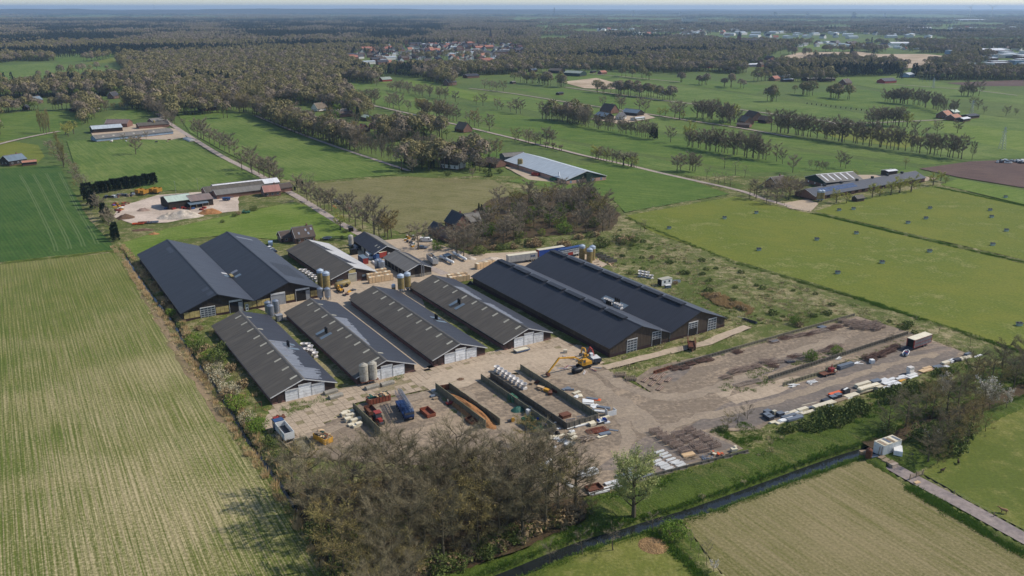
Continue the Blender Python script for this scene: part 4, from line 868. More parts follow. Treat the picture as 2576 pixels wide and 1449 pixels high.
row(['bare','scrub'], (1296,352), (1372,366), 8, 9, 'beside the gravel lane bend', 2); row('bare', (1373,362), (1392,363), 3, 12, 'in the pair beside the gravel lane', .5)
wood([(1880,495),(1940,480),(2005,480),(2020,500),(1990,512),(1900,515)], 16, ['bud_near','bare','birch'], (9,13), 'in the copse at the entrance of the right-hand farm', 3.0, 61)
for u, v, h in ((2103,511,7.5),(2129,511,5.5),(2194,497,8.5),(2213,494,5),(2241,490,7.5),(2262,486,9),(2292,482,9),(2347,467,7),(2366,456,6.5),(2379,460,4)): tree('willow', u, v, h, 'rounded yellow green willow in front of the long low barn', 'willows before the long low barn', 1.05)
tree('birch', 2277, 425, 9, 'single brown birch behind the long low barn', None, 1.2); tree('willow', 2151, 444, 4, 'round orange yellow bush behind the striped-roof barn', None, 1.4)
for u, v, h in ((2114,421,12),(2127,424,11),(1994,434,12),(1953,406,13),(1968,412,11),(2037,422,6),(2053,426,7),(2062,427,6),(2070,428,6),(2078,428,6)): tree('bare', u, v, h, 'bare tree in the paddock behind the striped-roof barn', 'trees behind the striped-roof barn', .9)
row(['bare'], (2182,312), (2258,316), 12, 14, 'in the clump before the orange-roofed farm', 4); tree('willow', 2282, 319, 12, 'tall yellow willow by the orange-roofed farm'); row('tall_bare', (2297,262), (2402,290), 16, 15, 'behind the orange-roofed farm', 3); row('bare', (2228,256), (2290,263), 12, 15, 'in the double row above the grazing cows', 1.6)
for u, v, h in ((2301,336,12),(2357,338,12),(2408,335,12),(2446,270,12),(2460,276,12),(2475,285,8),(2530,292,11),(2555,290,8)): tree('bare', u, v, h, 'bare hedgerow tree in the eastern meadows', 'hedgerow trees in the eastern meadows')
row('bare', (2407,240), (2465,242), 9, 16, 'in the isolated clump in the eastern meadow', 3)
# left side
for u, v in ((103,331),(110,334),(117,336),(124,333)): tree('poplar', u, v, 20, 'tall yellowish poplar in the group of four', 'group of four poplars', .95)
tree('poplar', 160, 420, 20, 'single yellowish poplar at the head of the wheat field', None, 1.0); tree('poplar', 146, 384, 17, 'poplar in the hedge behind the wheat field', None, .9)
for u, v in ((172,343),(186,337),(165,338)): tree('willow', u, v, 10, 'round yellow willow near the long cattle shed', 'yellow willows by the cattle shed')
row(['scrub','bare'], (124,365), (160,415), 9, 6, 'in the hedge below the poplars', 1.5, 1.2); row(['scrub','bare'], (172,415), (212,482), 10, 5.5, 'in the hedge above the wheat field', 1.0, 1.2)
for i in range(16): tree('cypress', 214+i*11.6, 492-i*1.9+random.uniform(-2,2), 6.5, 'dark cypress in the tall hedge behind the scrap yard', 'cypress hedge of the scrap yard', 1.15)
for u, v, k, h in ((222,505,'cypress',8),(230,515,'cypress',8),(238,525,'cypress',7),(245,528,'bare',9),(255,538,'bare',9),(262,548,'cypress',7),(270,556,'cypress',7),(275,570,'bare',9),(283,580,'bare',9),(288,600,'cypress',6.5),(293,606,'cypress',6),(290,590,'cypress',6),(268,560,'shrub',3)): tree(k, u, v, h, lab2(k, 'at the edge of wheat field and scrap yard'), 'trees at the scrap yard edge')
for u, v, h in ((446,279,15),(462,281,14),(455,277,15)): tree('spring', u, v, h, 'bright green leafy tree at the top of the meadow', 'bright green trees at the meadow', 1.15)
row(['budding','bare','budding'], (240,282), (330,272), 10, 10, 'in the gardens above the long cattle shed', 4); row(['tall_bare','bare'], (372,280), (440,318), 14, 13, 'in the row along the bend of the lane', 2)
for u, v in ((462,318),(310,358),(335,362),(350,358),(368,350)): tree('bare', u, v, 7, 'small bare tree before the long cattle shed', 'small trees at the cattle shed')
for u, v, k, h in ((760,471,'cypress',4),(750,468,'cypress',4),(742,480,'cypress',2.5),(768,465,'sapling',7),(780,462,'sapling',7),(790,455,'sapling',6),(560,560,'shrub',1.5),(590,545,'shrub',1.6),(620,535,'shrub',1.6),(640,530,'shrub',2.4),(600,540,'dry_shrub',1.5),(870,585,'shrub',1.6),(905,582,'shrub',1.4),(810,605,'shrub',1.2),(835,606,'shrub',1.2),(860,600,'shrub',1.2),(1212,555,'conifer',9),(1205,545,'conifer',7)): tree(k, u, v, h, lab2(k, 'in the gardens along the farm lane'), 'garden bushes along the lane')
# ---------------------------------------------------------------- woods and trees nobody could count
def gn_scatter(name, P, SC, ROT, tpl, kind='stuff'):
    me = bpy.data.meshes.new(name); me.vertices.add(len(P)); me.vertices.foreach_set('co', np.ascontiguousarray(P, dtype=np.float32).ravel())
    a = me.attributes.new('sc', 'FLOAT_VECTOR', 'POINT'); a.data.foreach_set('vector', np.ascontiguousarray(SC, dtype=np.float32).ravel())
    a = me.attributes.new('rt', 'FLOAT_VECTOR', 'POINT'); a.data.foreach_set('vector', np.ascontiguousarray(ROT, dtype=np.float32).ravel())
    me.update(); o = linkobj(bpy.data.objects.new(name, me)); tag(o, kind=kind)
    ng = bpy.data.node_groups.new(name+'_scatter', 'GeometryNodeTree')
    ng.interface.new_socket('Geometry', in_out='INPUT', socket_type='NodeSocketGeometry'); ng.interface.new_socket('Geometry', in_out='OUTPUT', socket_type='NodeSocketGeometry')
    gi = ng.nodes.new('NodeGroupInput'); go = ng.nodes.new('NodeGroupOutput'); ip = ng.nodes.new('GeometryNodeInstanceOnPoints')
    oi = ng.nodes.new('GeometryNodeObjectInfo'); oi.inputs['Object'].default_value = tpl; oi.inputs['As Instance'].default_value = True
    for nm, sk in (('sc','Scale'), ('rt','Rotation')):
        na = ng.nodes.new('GeometryNodeInputNamedAttribute'); na.data_type = 'FLOAT_VECTOR'; na.inputs['Name'].default_value = nm
        ng.links.new(na.outputs['Attribute'], ip.inputs[sk])
    ng.links.new(gi.outputs[0], ip.inputs['Points']); ng.links.new(oi.outputs['Geometry'], ip.inputs['Instance']); ng.links.new(ip.outputs[0], go.inputs[0])
    md = o.modifiers.new('scatter', 'NODES'); md.node_group = ng; return o
def far_tpl(name, seed, mats, n_crowns, patch, tris, h, rad, w):
    """one crown, or a patch of crowns for the far distance"""
    rs = np.random.RandomState(seed); cl = []; mi = []; m = MB()
    for k in range(n_crowns):
        cx, cy = (0, 0) if n_crowns == 1 else rs.uniform(-patch/2, patch/2, 2)
        hh = h*rs.uniform(.75,1.15); rr = rad*rs.uniform(.8,1.2)
        d = rs.normal(size=(tris,3)); d /= np.linalg.norm(d,axis=1)[:,None]; d[:,2] = np.where(d[:,2] < -.35, -d[:,2], d[:,2])
        P = d*np.array([rr,rr,hh*.36])*(.55+.45*rs.rand(tris,1)**.5)+[cx,cy,hh*.6]
        tg = np.cross(d, rs.normal(size=(tris,3))); tg /= np.linalg.norm(tg,axis=1)[:,None]; sd = np.cross(d, tg)+rs.normal(0,.75,(tris,3))
        q = rs.uniform(.4,1.1,(tris,1))*rr*(.15 if n_crowns == 1 else .24); V = np.empty((tris*3,3)); V[0::3] = P-sd*q*.6; V[1::3] = P+sd*q*.6; V[2::3] = P+tg*q*1.6+rs.normal(0,.3,(tris,3))
        cl.append((V, np.arange(tris*3).reshape(-1,3))); mi.append(1+rs.randint(0, len(mats)))
        m.tube([(cx,cy,0),(cx,cy,hh*.6)], [.35,.15], 3)
        if n_crowns == 1:
            for q in range(5):
                a = q*1.257+rs.rand(); m.tube([(0,0,hh*.35),(math.cos(a)*rr*.6, math.sin(a)*rr*.6, hh*.7)], [.14,.05], 3)
    return bpy.data.objects.new(name, joinm(name, m, cl, [B_bark]+mats, mi))
def far_con(name, seed, n_crowns, patch, tris, h):
    rs = np.random.RandomState(seed); cl = []
    for k in range(n_crowns):
        cx, cy = (0, 0) if n_crowns == 1 else rs.uniform(-patch/2, patch/2, 2); hh = h*rs.uniform(.7,1.15)
        t = rs.rand(tris)**.7; a = rs.rand(tris)*6.283; rad = hh*.2*(1-t)*(.6+.4*rs.rand(tris))
        P = np.stack([np.cos(a)*rad+cx, np.sin(a)*rad+cy, hh*(.1+.85*t)],1); D = np.stack([np.cos(a)*1.3, np.sin(a)*1.3, -.2+0*a],1)
        cl.append(tri_cloud(P, D, rs.uniform(1.2,2.2,tris), rs))
    return bpy.data.objects.new(name, joinm(name, MB(), cl, [B_bark, B_conf], [1]*len(cl)))
B_far = [twigmat('distant_twigs', S(124,111,93), S(148,133,112)), twigmat('distant_twigs_dark', S(110,100,84), S(134,122,102)), twigmat('distant_budding', S(118,112,74), S(138,128,88)), twigmat('distant_green', S(98,112,56), S(122,132,70))]
B_conf = twigmat('distant_conifer', S(40,50,42), S(54,66,52))
W1 = [far_tpl('wood_crown', 300+i, [B_far[(0,1,2,2)[i]]], 1, 0, 330, 15, 5.2, .42) for i in range(4)]
W1g = far_tpl('green_crown', 310, [B_far[3]], 1, 0, 260, 12, 4.4, .6); W1c = far_con('conifer_crown', 311, 1, 0, 110, 17)
W2 = [far_tpl('wood_patch', 320+i, [B_far[0], B_far[1], B_far[0], B_far[2]], 7, 26, 70, 13, 5.2, 1.1) for i in range(3)]; W2c = far_con('conifer_patch', 331, 9, 26, 50, 17)
W3 = [far_tpl('wood_patch_far', 340+i, [B_far[1], B_far[0], B_far[2]], 16, 95, 26, 14, 8, 2.6) for i in range(3)]; W3c = far_con('conifer_patch_far', 351, 26, 95, 22, 19)
def uv_of(x, y):
    cp, sp = math.cos(PITCH), math.sin(PITCH); z = -CAM_H
    d = y*cp-z*sp; return PIC_W/2+F_PIX*x/d, PIC_H/2-F_PIX*(y*sp+z*cp)/d
FORE = [[(640,272),(720,303),(905,368),(905,384),(720,328),(640,292)], [(780,258),(880,262),(940,290),(900,300),(850,280),(800,268)], [(960,325),(1090,330),(1130,350),(980,358),(930,345)], [(1000,405),(1100,398),(1210,402),(1225,425),(1130,446),(1010,434)], [(300,262),(380,255),(440,270),(440,310),(400,285),(330,278)], [(0,236),(300,228),(300,240),(0,250)], [(120,205),(330,198),(330,214),(120,222)], [(160,275),(250,268),(250,292),(200,318),(175,300)], [(1360,296),(1480,300),(1478,318),(1380,306)], [(1735,285),(1850,300),(1850,314),(1740,298)],  # wooded stretches of the survey
 [(300,205),(340,180),(420,165),(640,150),(860,150),(905,175),(960,200),(900,235),(860,252),(800,250),(700,262),(640,270),(560,264),(480,258),(440,250),(380,235),(330,225)],
 [(-300,135),(0,132),(110,128),(250,128),(330,135),(420,165),(330,182),(310,178),(300,165),(290,140),(240,132),(120,140),(0,160),(-300,160)],
 [(-300,50),(2900,50),(2900,62),(2300,66),(1900,76),(1500,90),(1340,100),(1230,115),(900,120),(860,150),(640,152),(420,166),(330,136),(250,128),(110,128),(0,132),(-300,135)],
 [(1250,160),(1340,150),(1700,168),(1800,175),(1720,184),(1560,176),(1400,172),(1290,176)], [(1000,176),(1300,174),(1340,184),(1160,192),(1040,196),(960,188)], [(1040,205),(1110,190),(1150,205),(1130,226),(1060,215)],
 [(1290,100),(1600,96),(1990,95),(2050,110),(1960,130),(1900,160),(1700,160),(1500,150),(1320,140)],
 [(2310,130),(2420,122),(2470,135),(2440,165),(2400,160),(2320,145)], [(1920,172),(2060,165),(2160,176),(2280,180),(2200,200),(2000,198)], [(2000,75),(2576,72),(2900,75),(2900,95),(2400,100),(2100,100)], [(2260,100),(2480,104),(2576,110),(2576,124),(2300,116)]]
VILL = [(880,150),(905,130),(960,118),(1080,112),(1200,110),(1300,112),(1330,130),(1310,150),(1240,160),(1100,158),(1000,162),(900,162)]
CLEAR = [p for p, m in FAR]+[[(1955,144),(2010,130),(2400,134),(2400,150),(2330,172),(2170,160)]]
r3 = np.random.RandomState(77)
VW = GP(VILL); FW = [GP(p) for p in FORE]; CW = [GP(p) for p in CLEAR]
def points(d0, d1, step, jit, cover):
    X = []; y = d0
    while y < d1:
        s = step(y) if callable(step) else step
        hw = y*0.68+60; n = int(2*hw/s); x = -hw+np.arange(n)*s+r3.uniform(-jit,jit,n)*s; X.append(np.stack([x, y+r3.uniform(-jit,jit,n)*s],1)); y += s
    P = np.concatenate(X); k = cover(P[:,0], P[:,1]); return P[k]
def fields_clear(x, y):
    c = np.zeros(x.shape, bool)
    for p in CW: c |= pip(x, y, p)
    return c
def cover1(x, y):
    f = np.zeros(x.shape, bool)
    for p in FW: f |= pip(x, y, p)
    left = x < 0.05*y+60
    loose = vnoise(x, y, 160, 21)*.6+vnoise(x, y, 45, 22)*.4
    f |= (~left) & (y > 1250) & (loose > .64); f |= left & (y > 1700) & (loose > .5)
    f |= (x < -.2*y) & (y > 620) & (y < 1200) & (loose > .66)
    f &= ~(pip(x, y, VW) & (r3.rand(len(x)) < .9))
    return f & ~fields_clear(x, y)
def cover2(x, y):
    n1 = vnoise(x, y, 420, 31)*.55+vnoise(x, y, 120, 32)*.45
    return (n1 > np.where(x < 0.03*y, .24, .50)) & ~fields_clear(x, y)
def cover3(x, y):
    n1 = vnoise(x, y, 1300, 41)*.6+vnoise(x, y, 320, 42)*.4
    return (n1 > np.where(x < 0, .34, .50))
def split(P, tpls, ctpl, name, hsc, seed, con_th):
    x, y = P[:,0], P[:,1]; n = len(P)
    cz = vnoise(x, y, 190 if name != 'distant_woodland' else 1100, seed+5)+np.where((x < -.08*y) & (y > 1700), .16, -.06)
    con = (cz+r3.normal(0,.07,n) > con_th); pick = r3.randint(0, len(tpls), n)
    V = np.stack([x, y, np.zeros(n)],1); sc = r3.uniform(.7,1.25,(n,1))*np.array([[1,1,1]])*hsc; sc[:,2] *= r3.uniform(.85,1.2,n); rt = np.stack([np.zeros(n), np.zeros(n), r3.rand(n)*6.28],1)
    for i, t in enumerate(tpls):
        k = (~con) & (pick == i)
        if k.any(): gn_scatter(name, V[k], sc[k], rt[k], t)
    if con.any(): gn_scatter(name, V[con], sc[con], rt[con], ctpl)
    return n
P1 = points(540, 2500, lambda y: 7.0+max(0,(y-1200))*.0022, .45, cover1)
# isolated rows far off and gardens among the village houses
ROWS = [((0,245),(300,240),60),((0,240),(300,236),40),((0,216),(135,219),22),((140,210),(375,205),50),((100,200),(270,178),10),((0,150),(290,142),60),((1293,206),(1418,219),26),((1505,232),(1615,244),24),((1625,242),(1688,253),14),((1700,206),(1875,223),16),((1555,191),(1635,200),9),((1936,254),(1955,257),5),((1993,235),(2042,241),10),((2082,244),(2132,250),12),((1480,176),(1720,186),40),((2140,135),(2160,158),14),((2180,130),(2205,140),10),((1960,134),(2050,142),16),((2100,170),(2170,172),14),((2330,160),(2400,172),18),((2190,185),(2270,190),12),((1290,178),(1480,184),46),((2260,200),(2400,200),12),((1900,205),(2000,196),20),((1990,205),(2100,205),24),((430,255),(300,236),20)]
ex = []
for a, b, n in ROWS:
    (x0,y0),(x1,y1) = g(*a), g(*b); t = r3.rand(n); ex.append(np.stack([x0+(x1-x0)*t+r3.normal(0,2.5,n), y0+(y1-y0)*t+r3.normal(0,3.5,n)],1))
P1 = np.concatenate([P1]+ex)
n1 = split(P1, W1, W1c, 'woodland', 1.0, 50, .76)
kg = r3.rand(len(P1)) < .13; Pg = P1[kg]; ng_ = len(Pg); gn_scatter('woodland', np.stack([Pg[:,0]+4, Pg[:,1]-4, 0*Pg[:,0]],1), np.repeat(r3.uniform(.6,1.0,(ng_,1)),3,1), np.stack([0*Pg[:,0],0*Pg[:,0],r3.rand(ng_)*6],1), W1g)
n2 = split(points(2500, 6200, lambda y: 24+(y-2500)*.004, .5, cover2), W2, W2c, 'far_woodland', 1.0, 60, .70)
n3 = split(points(6200, 17000, lambda y: 85+(y-6200)*.012, .5, cover3), W3, W3c, 'distant_woodland', 1.0, 70, .66)
print('forest', len(P1), n2, n3)

# the near trees one by one; the most distant of the bare ones as one mass
nb = sorted([q for q in REQ if NAMES[q[0]] == 'bare_tree'], key=lambda q: q[1]**2+q[2]**2)
for q in REQ:
    if NAMES[q[0]] != 'bare_tree': emit_tree(q)
for q in nb[:300]: emit_tree(q)
far = {}
for q in nb[300:]: far.setdefault((q[0], q[10] % len(TPL[q[0]])), []).append(q)
for (k, i), qs in far.items():
    V = np.array([(q[1], q[2], 0) for q in qs]); sc = np.array([(q[3]/BASEH[k]*q[6]*q[9],)*2+(q[3]/BASEH[k],) for q in qs]); rt = np.array([(0,0,q[8]) for q in qs])
    for me in TPL[k][i]: gn_scatter('distant_trees', V, sc, rt, bpy.data.objects.new('distant_tree', me))
print('trees', len(REQ), 'bare', len(nb))
# ---------------------------------------------------------------- silos, tanks, walls
def P(name, c, rough=.6, metal=0., **k): return plain(name, c, rough, metal, **k)
M_siloT = P('silo_ochre', S(150,132,84), .5, var=.3, dirt=S(96,84,56), dirt_amt=.7); M_siloTop = P('silo_blue_grey', S(166,178,190), .5)
M_siloW = P('silo_weathered_white', S(176,170,156), .6, var=.3, dirt=S(120,108,84), dirt_amt=.7)
M_rust = P('rust', S(112,72,54), .85, var=.4, dirt=S(70,46,36), dirt_amt=.6); M_rustL = P('rust_orange', S(146,84,62), .8, var=.3, dirt=S(96,56,42), dirt_amt=.6)
M_red = P('red_paint', S(146,58,50), .5, var=.2); M_blue = P('blue_paint', S(56,82,124), .5, var=.2); M_navy = P('dark_blue_paint', S(34,58,104), .4, var=.2)
M_yel = P('yellow_paint', S(206,152,52), .5, var=.15); M_orng = P('orange_paint', S(214,96,48), .5, var=.15); M_green = P('green_paint', S(60,104,78), .5, var=.2)
M_tyre = P('rubber', S(30,30,30), .9, var=.1); M_wht = P('white_paint', S(218,218,214), .45, var=.1, dirt=S(168,160,150), dirt_amt=.3); M_cream = P('cream_panel', S(216,206,180), .6, var=.12, dirt=S(170,154,124), dirt_amt=.3)
M_greyp = P('slate_panel', S(104,112,122), .6, var=.15); M_dgrey = P('dark_grey_panel', S(62,64,70), .6, var=.15); M_ply = P('plywood', S(206,176,136), .7, var=.15, dirt=S(170,136,98), dirt_amt=.4)
M_timb = P('old_timber', S(150,132,110), .9, var=.3, dirt=S(96,82,66), dirt_amt=.6); M_tarp = P('green_tarp', S(40,88,76), .6, var=.3); M_bluep = P('blue_plastic', S(36,78,168), .45, var=.15)
M_chip = fieldmat('wood_chips', S(176,130,86), S(150,108,70), S(196,152,104), az=AZ, streak=.3, patch=.2, fine=3, bmp=.3); M_rubb = fieldmat('rubble', S(150,132,118), S(172,152,136), S(166,110,86), az=0, streak=.1, patch=.3, fine=3, bmp=.5, c3streak=False)
M_sandp = fieldmat('sand_heap', S(206,196,178), S(186,176,158), S(160,148,126), az=0, streak=.1, patch=.2, fine=2, bmp=.3); M_earth = fieldmat('earth_heap', S(120,98,78), S(98,80,64), None, az=0, streak=.1, patch=.3, fine=2, bmp=.5)
M_conw = P('mossy_concrete_wall', S(128,122,104), .9, var=.3, scale=.5, dirt=S(116,112,62), dirt_amt=.7); M_conw2 = P('dark_concrete_wall', S(104,98,88), .9, var=.3, dirt=S(66,66,52), dirt_amt=.7)
def hd(a, b): (x0,y0),(x1,y1) = g(*a), g(*b); return math.atan2(y1-y0, x1-x0)
def extr(m, prof, y0, y1, mi=0, t0=0.0):
    k = len(prof); V = [(x, y0, z) for x, z in prof]+[(x, y1, z) for x, z in prof]
    F = [tuple(range(k)), tuple(range(2*k-1,k-1,-1))]+[(i, i+k, (i+1)%k+k, (i+1)%k) for i in range(k)]
    return m.add(V, F, mi)
def silo(u, v, h, d, label, mb, mt=None, legs=False, hop=1.5, group=None, ladder=True, z=0):
    t = thing('silo', label, 'silo', g(u, v), RZ, group); r = d/2; n = 16
    if legs:
        for a in (.785, 2.356, 3.927, 5.498):
            x, y = r*.93*math.cos(a), r*.93*math.sin(a); MB().tube([(x,y,0),(x,y,hop+.5)], .07, 5).build('leg', M_steel, t)
        MB().lathe([(.18,.35),(r,hop)], n).build('hopper', M_steel, t, True)
    b0 = hop if legs else 0.0
    prof = [(r,b0)]
    k = 6
    for i in range(k):
        za = b0+(h-d*.22-b0)*(i+.94)/k; zb = b0+(h-d*.22-b0)*(i+1)/k; prof += [(r,za),(r*1.015,za+.01),(r*1.015,zb-.01),(r,zb)]
    MB().lathe(prof, n).build('body', mb, t, False)
    zt = h-d*.22
    if mt is not None: MB().lathe([(r*1.03,zt-.9),(r*1.03,zt)], n).build('top_band', mt, t)
    MB().lathe([(r*1.04,zt),(r*.55,h-.12),(r*.2,h),(r*.2,h+.12)], n).build('roof', mt or mb, t, False)
    if ladder: MB().tube([(r+.1,-.2,.3),(r+.1,-.2,h),(.3,-.1,h+.25)], .045, 4).tube([(r+.1,.2,.3),(r+.1,.2,h)], .045, 4).build('filler_pipe', M_steel, t)
    return t
silo(808, 722, 7.2, 2.5, 'tall brownish silo with grey top beside the yellower one at the double barn', M_siloT, M_siloTop)
silo(822.5, 730, 7.4, 2.6, 'tall yellowish silo with pale blue top nearest the hopper silos', M_siloT, M_siloTop)
for u, v in ((807,756),(825,756)): silo(u, v, 5.0, 2.15, 'steel hopper silo on legs in front of the tall ochre pair', M_steel, None, True, 1.9, 'hopper silos before the ochre pair')
silo(949.5, 684, 5.4, 2.0, 'slim galvanised silo between hall and open shed', M_steel, None, group='galvanised silos by the open shed'); silo(961, 687, 5.4, 2.5, 'broad galvanised silo between hall and open shed', M_steel, None)
silo(955, 681, 5.2, 2.0, 'slim galvanised silo between hall and open shed', M_steel, None, group='galvanised silos by the open shed')
for u, v in ((1009.5,738),(1026,733)): silo(u, v, 7.6, 2.4, 'dark ochre hopper silo behind the third poultry house', M_siloT, M_siloTop, True, 1.9, 'hopper silos behind the third poultry house')
silo(990.6, 736, 3.4, 1.5, 'small dark silo with blue band beside the hopper silos', M_siloT, M_siloTop, ladder=False)
silo(883.5, 624, 6.0, 2.2, 'white silo at the corner of the black-roofed shed', M_siloW, None, True, 2.0)
for u, v, q in ((1463.8,652,0),(1482.6,661,0),(1489.5,654,0)): silo(u, v, 6.4, 2.5, 'ochre silo in the group of three behind the long double barn', M_siloT, M_siloTop, group='silos behind the long double barn')
for u, v, h in ((676,793,5.2),(682.5,803,5.4),(696,792,5.6)): silo(u, v, h, 2.2, 'galvanised feed silo behind the first poultry house', M_steel, None, True, 1.4, 'feed silos behind the first poultry house')
t = thing('control_cabinet', 'grey steel cabinet beside the galvanised feed silos', 'cabinet', g(703,806), RZ); MB().box(-1,-1,0,1,1,2.0).build('body', M_steel, t); MB().box(-1.1,-1.1,2.0,1.1,1.1,2.12).build('lid', M_gdoor, t); MB().box(-.45,-1.03,.1,.45,-1.0,1.8).build('door', M_gdoor, t)
for u, v in ((917,966),(938.5,961)):
    t = silo(u, v, 6.3, 2.5, 'weathered white tank on a steel frame at the poultry house corner', M_siloW, None, True, 1.2, 'weathered white tanks', ladder=False)
    MB().box(-1.35,-1.35,1.0,1.35,1.35,1.15).build('platform', M_rust, t)
t = thing('lying_tank', 'brown cylindrical tank lying beside the ochre silos', 'tank', g(861,722), hd((842,726),(874,717)))
MB().lathe([(.35,-3.4),(1.15,-2.5),(1.2,0),(1.2,2.9),(1.05,3.25)], 16, 0,0,1.3, axis='x').build('shell', M_siloT, t, True)
for x in (-1.8, 1.8): MB().box(x-.2,-.9,0,x+.2,.9,.55).build('saddle', M_conw, t)
t = thing('tyre', 'large tractor tyre leaning on the brown lying tank', 'tyre', g(872,722), 0); MB().lathe([(.35,-.22),(.7,-.22),(.74,0),(.7,.22),(.35,.22)], 14, 0,0,.72, axis='y', cap=False).build('tread', M_tyre, t)
for i, (a, b) in enumerate((((1107,650),(1141,667)),((1140,641),(1173,659)))):
    (x0,y0),(x1,y1) = g(*a), g(*b); L = math.hypot(x1-x0,y1-y0); t = thing('gas_tank', 'long white gas tank lying on the grass beside the small shed', 'tank', ((x0+x1)/2,(y0+y1)/2), math.atan2(y1-y0,x1-x0), 'white gas tanks')
    MB().lathe([(.2,-L/2),(.5,-L/2+.18),(.62,-L/2+.6),(.62,L/2-.6),(.5,L/2-.18),(.2,L/2)], 14, 0,0,1.05, axis='x').build('shell', M_wht, t, True)
    for x in (-L*.3, L*.3): MB().box(x-.15,-.5,0,x+.15,.5,.55).build('saddle', M_conw, t)
    MB().lathe([(.25,0),(.25,.3)], 10, 0,0,1.62).build('valve_dome', M_wht, t); MB().cbox(.8,-.62,1.1,.7,.03,.4).cbox(-.3,-.62,1.1,.7,.03,.4).build('blue_sign', M_blue, t)
t = thing('tank_shed', 'small dark shed between the two white gas tanks', 'shed', g(1125,655), hd((1107,650),(1141,667))); MB().box(-1.4,-1.2,0,1.4,1.2,2.3).build('wall', M_woodD, t); MB().slab([(-1.7,-1.5,2.32),(1.7,-1.5,2.32),(1.7,1.5,2.7),(-1.7,1.5,2.7)], .08).build('roof', M_blues, t); MB().box(.2,-1.24,0.1,1.0,-1.2,2.0).build('door', M_gdoor, t); MB().box(-1.1,-1.24,.1,-.2,-1.2,2.0).build('door', M_gdoor, t)

def wall(a, b, h, label, mat=M_conw, pan=1.2, th=.14, foot=True, group=None, ribs=True):
    (x0,y0),(x1,y1) = g(*a), g(*b); L = math.hypot(x1-x0,y1-y0); n = max(1, round(L/pan)); p = L/n
    t = thing('retaining_wall', label, 'wall', (x0,y0), math.atan2(y1-y0,x1-x0), group); r = random.Random(int(x0*7+y0))
    me = MB().box(.01,-th/2,0,p-.01,th/2,h); 
    if ribs: me.box(p*.45,-th/2-.12,0,p*.55,-th/2+.01,h*.9)
    if foot: me.box(0.01,-.55,0,p-.01,-th/2+.005,.16)
    me = me.mesh('wall_panel', mat)
    for i in range(n): inst('wall_panel', me, t, (i*p, r.uniform(-.03,.03), 0), 0, (1,1,1+r.uniform(-.02,.02)))
    return t
wall((889,1032),(957,1098), 2.3, 'tall mossy concrete wall beside the red tractor')
wall((1096,982),(1222,1078), 2.3, 'tall mossy concrete wall on the crane side of the wood chips'); wall((1129.6,978),(1258,1070), 2.0, 'concrete wall on the far side of the wood chip heap')
wall((1099,984),(1131,979), 1.6, 'rusty sheet wall closing the end of the wood chip bay', M_rust)
wall((1210,955),(1398,1086), 1.8, 'concrete wall with green crates along its foot'); wall((1233.5,950),(1426,1080), 1.8, 'concrete wall topped with a row of white fan funnels', M_conw2)
wall((1309,931),(1504,1056), 1.9, 'concrete wall under the yellow long-reach digger'); wall((1426,1080),(1504,1057), 1.8, 'short ribbed concrete wall closing the empty bay', M_conw2, pan=1.6)
wall((1334,1106),(1398,1087), 1.6, 'short ribbed concrete wall beside the green skip', M_conw2, pan=1.6)
wall((1643,941),(1690,926), 1.0, 'low rusty wall segment beside the stacked racks', M_rust); wall((1690,926),(1846,881), 1.0, 'low concrete wall at the back of the pipe racks', M_conw2); wall((1846,881),(2150,795), 1.1, 'long low concrete wall behind the tangled racks', M_conw)
wall((1932,956),(2284,841), 1.2, 'long low concrete wall between racks and asphalt strip', M_conw2); wall((1968,972),(2074,940), 1.2, 'low overgrown wall beside the loose white planks'); wall((2076,932),(2130,915), 1.0, 'low overgrown wall behind the rusty trailer')
wall((1642,1199),(1882,1138), .8, 'low concrete edging wall between yard and stream bank', M_conw2, pan=2); wall((1485,1247),(1642,1200), .7, 'low concrete edging wall by the pale willow', M_conw2, pan=2)
wall((690,1102),(740,1152), 1.2, 'low concrete wall between tipper lorry and ditch')
t = thing('concrete_bunker', 'shallow concrete loading box beside the tipper lorry', 'bunker', g(765,1124), RZ); MB().box(-1.7,-3,0,1.7,3,.25).build('floor', M_conw, t); 
for x in (-1.7,1.55): MB().box(x,-3,0.25,x+.15,3,1.1).build('side_wall', M_conw, t)
MB().box(-1.55,2.85,.25,1.55,3,1.1).build('end_wall', M_conw, t)
def heap(name, label, cat, u, v, rx, ry, h, mat, rz=RZ, seed=1, n=30):
    t = thing(name, label, cat, g(u,v), rz); rs = np.random.RandomState(seed); a = np.linspace(-1,1,n); X, Y = np.meshgrid(a, a); d = np.sqrt(X**2+Y**2)
    Z = h*np.clip(1-d**1.3,0,1)*(.75+.5*vnoise(X.ravel()*4+seed*3+20, Y.ravel()*4+20, 1.0, seed).reshape(X.shape))+.06*rs.rand(n,n)*h*(d < .95)-.02
    idx = np.arange(n*n).reshape(n,n); F = np.stack([idx[:-1,:-1].ravel(), idx[:-1,1:].ravel(), idx[1:,1:].ravel(), idx[1:,:-1].ravel()],1); k = (d < 1.05).ravel()[F].all(1)
    me = npmesh('pile', np.stack([X.ravel()*rx, Y.ravel()*ry, Z.ravel()],1), F[k], mat); linkobj(bpy.data.objects.new('pile', me), t); return t
heap('wood_chip_heap', 'long tan heap of wood chips between two concrete walls', 'heap', 1180, 1032, 2.6, 13, 2.0, M_chip, RZ+.03, 3)
heap('gravel_heap', 'small grey gravel heap on the dusty track', 'heap', 1158, 955, 1.4, 1.1, .5, M_earth, seed=5); heap('rubble_heap', 'low heap of brick rubble beside the long double barn', 'heap', 1520, 870, 4.5, 1.6, .5, M_rubb, R(-20), 6)
heap('stone_heap', 'small stone heap against the third poultry house front', 'heap', 1185, 900, .9, .7, .6, M_rubb, seed=7)
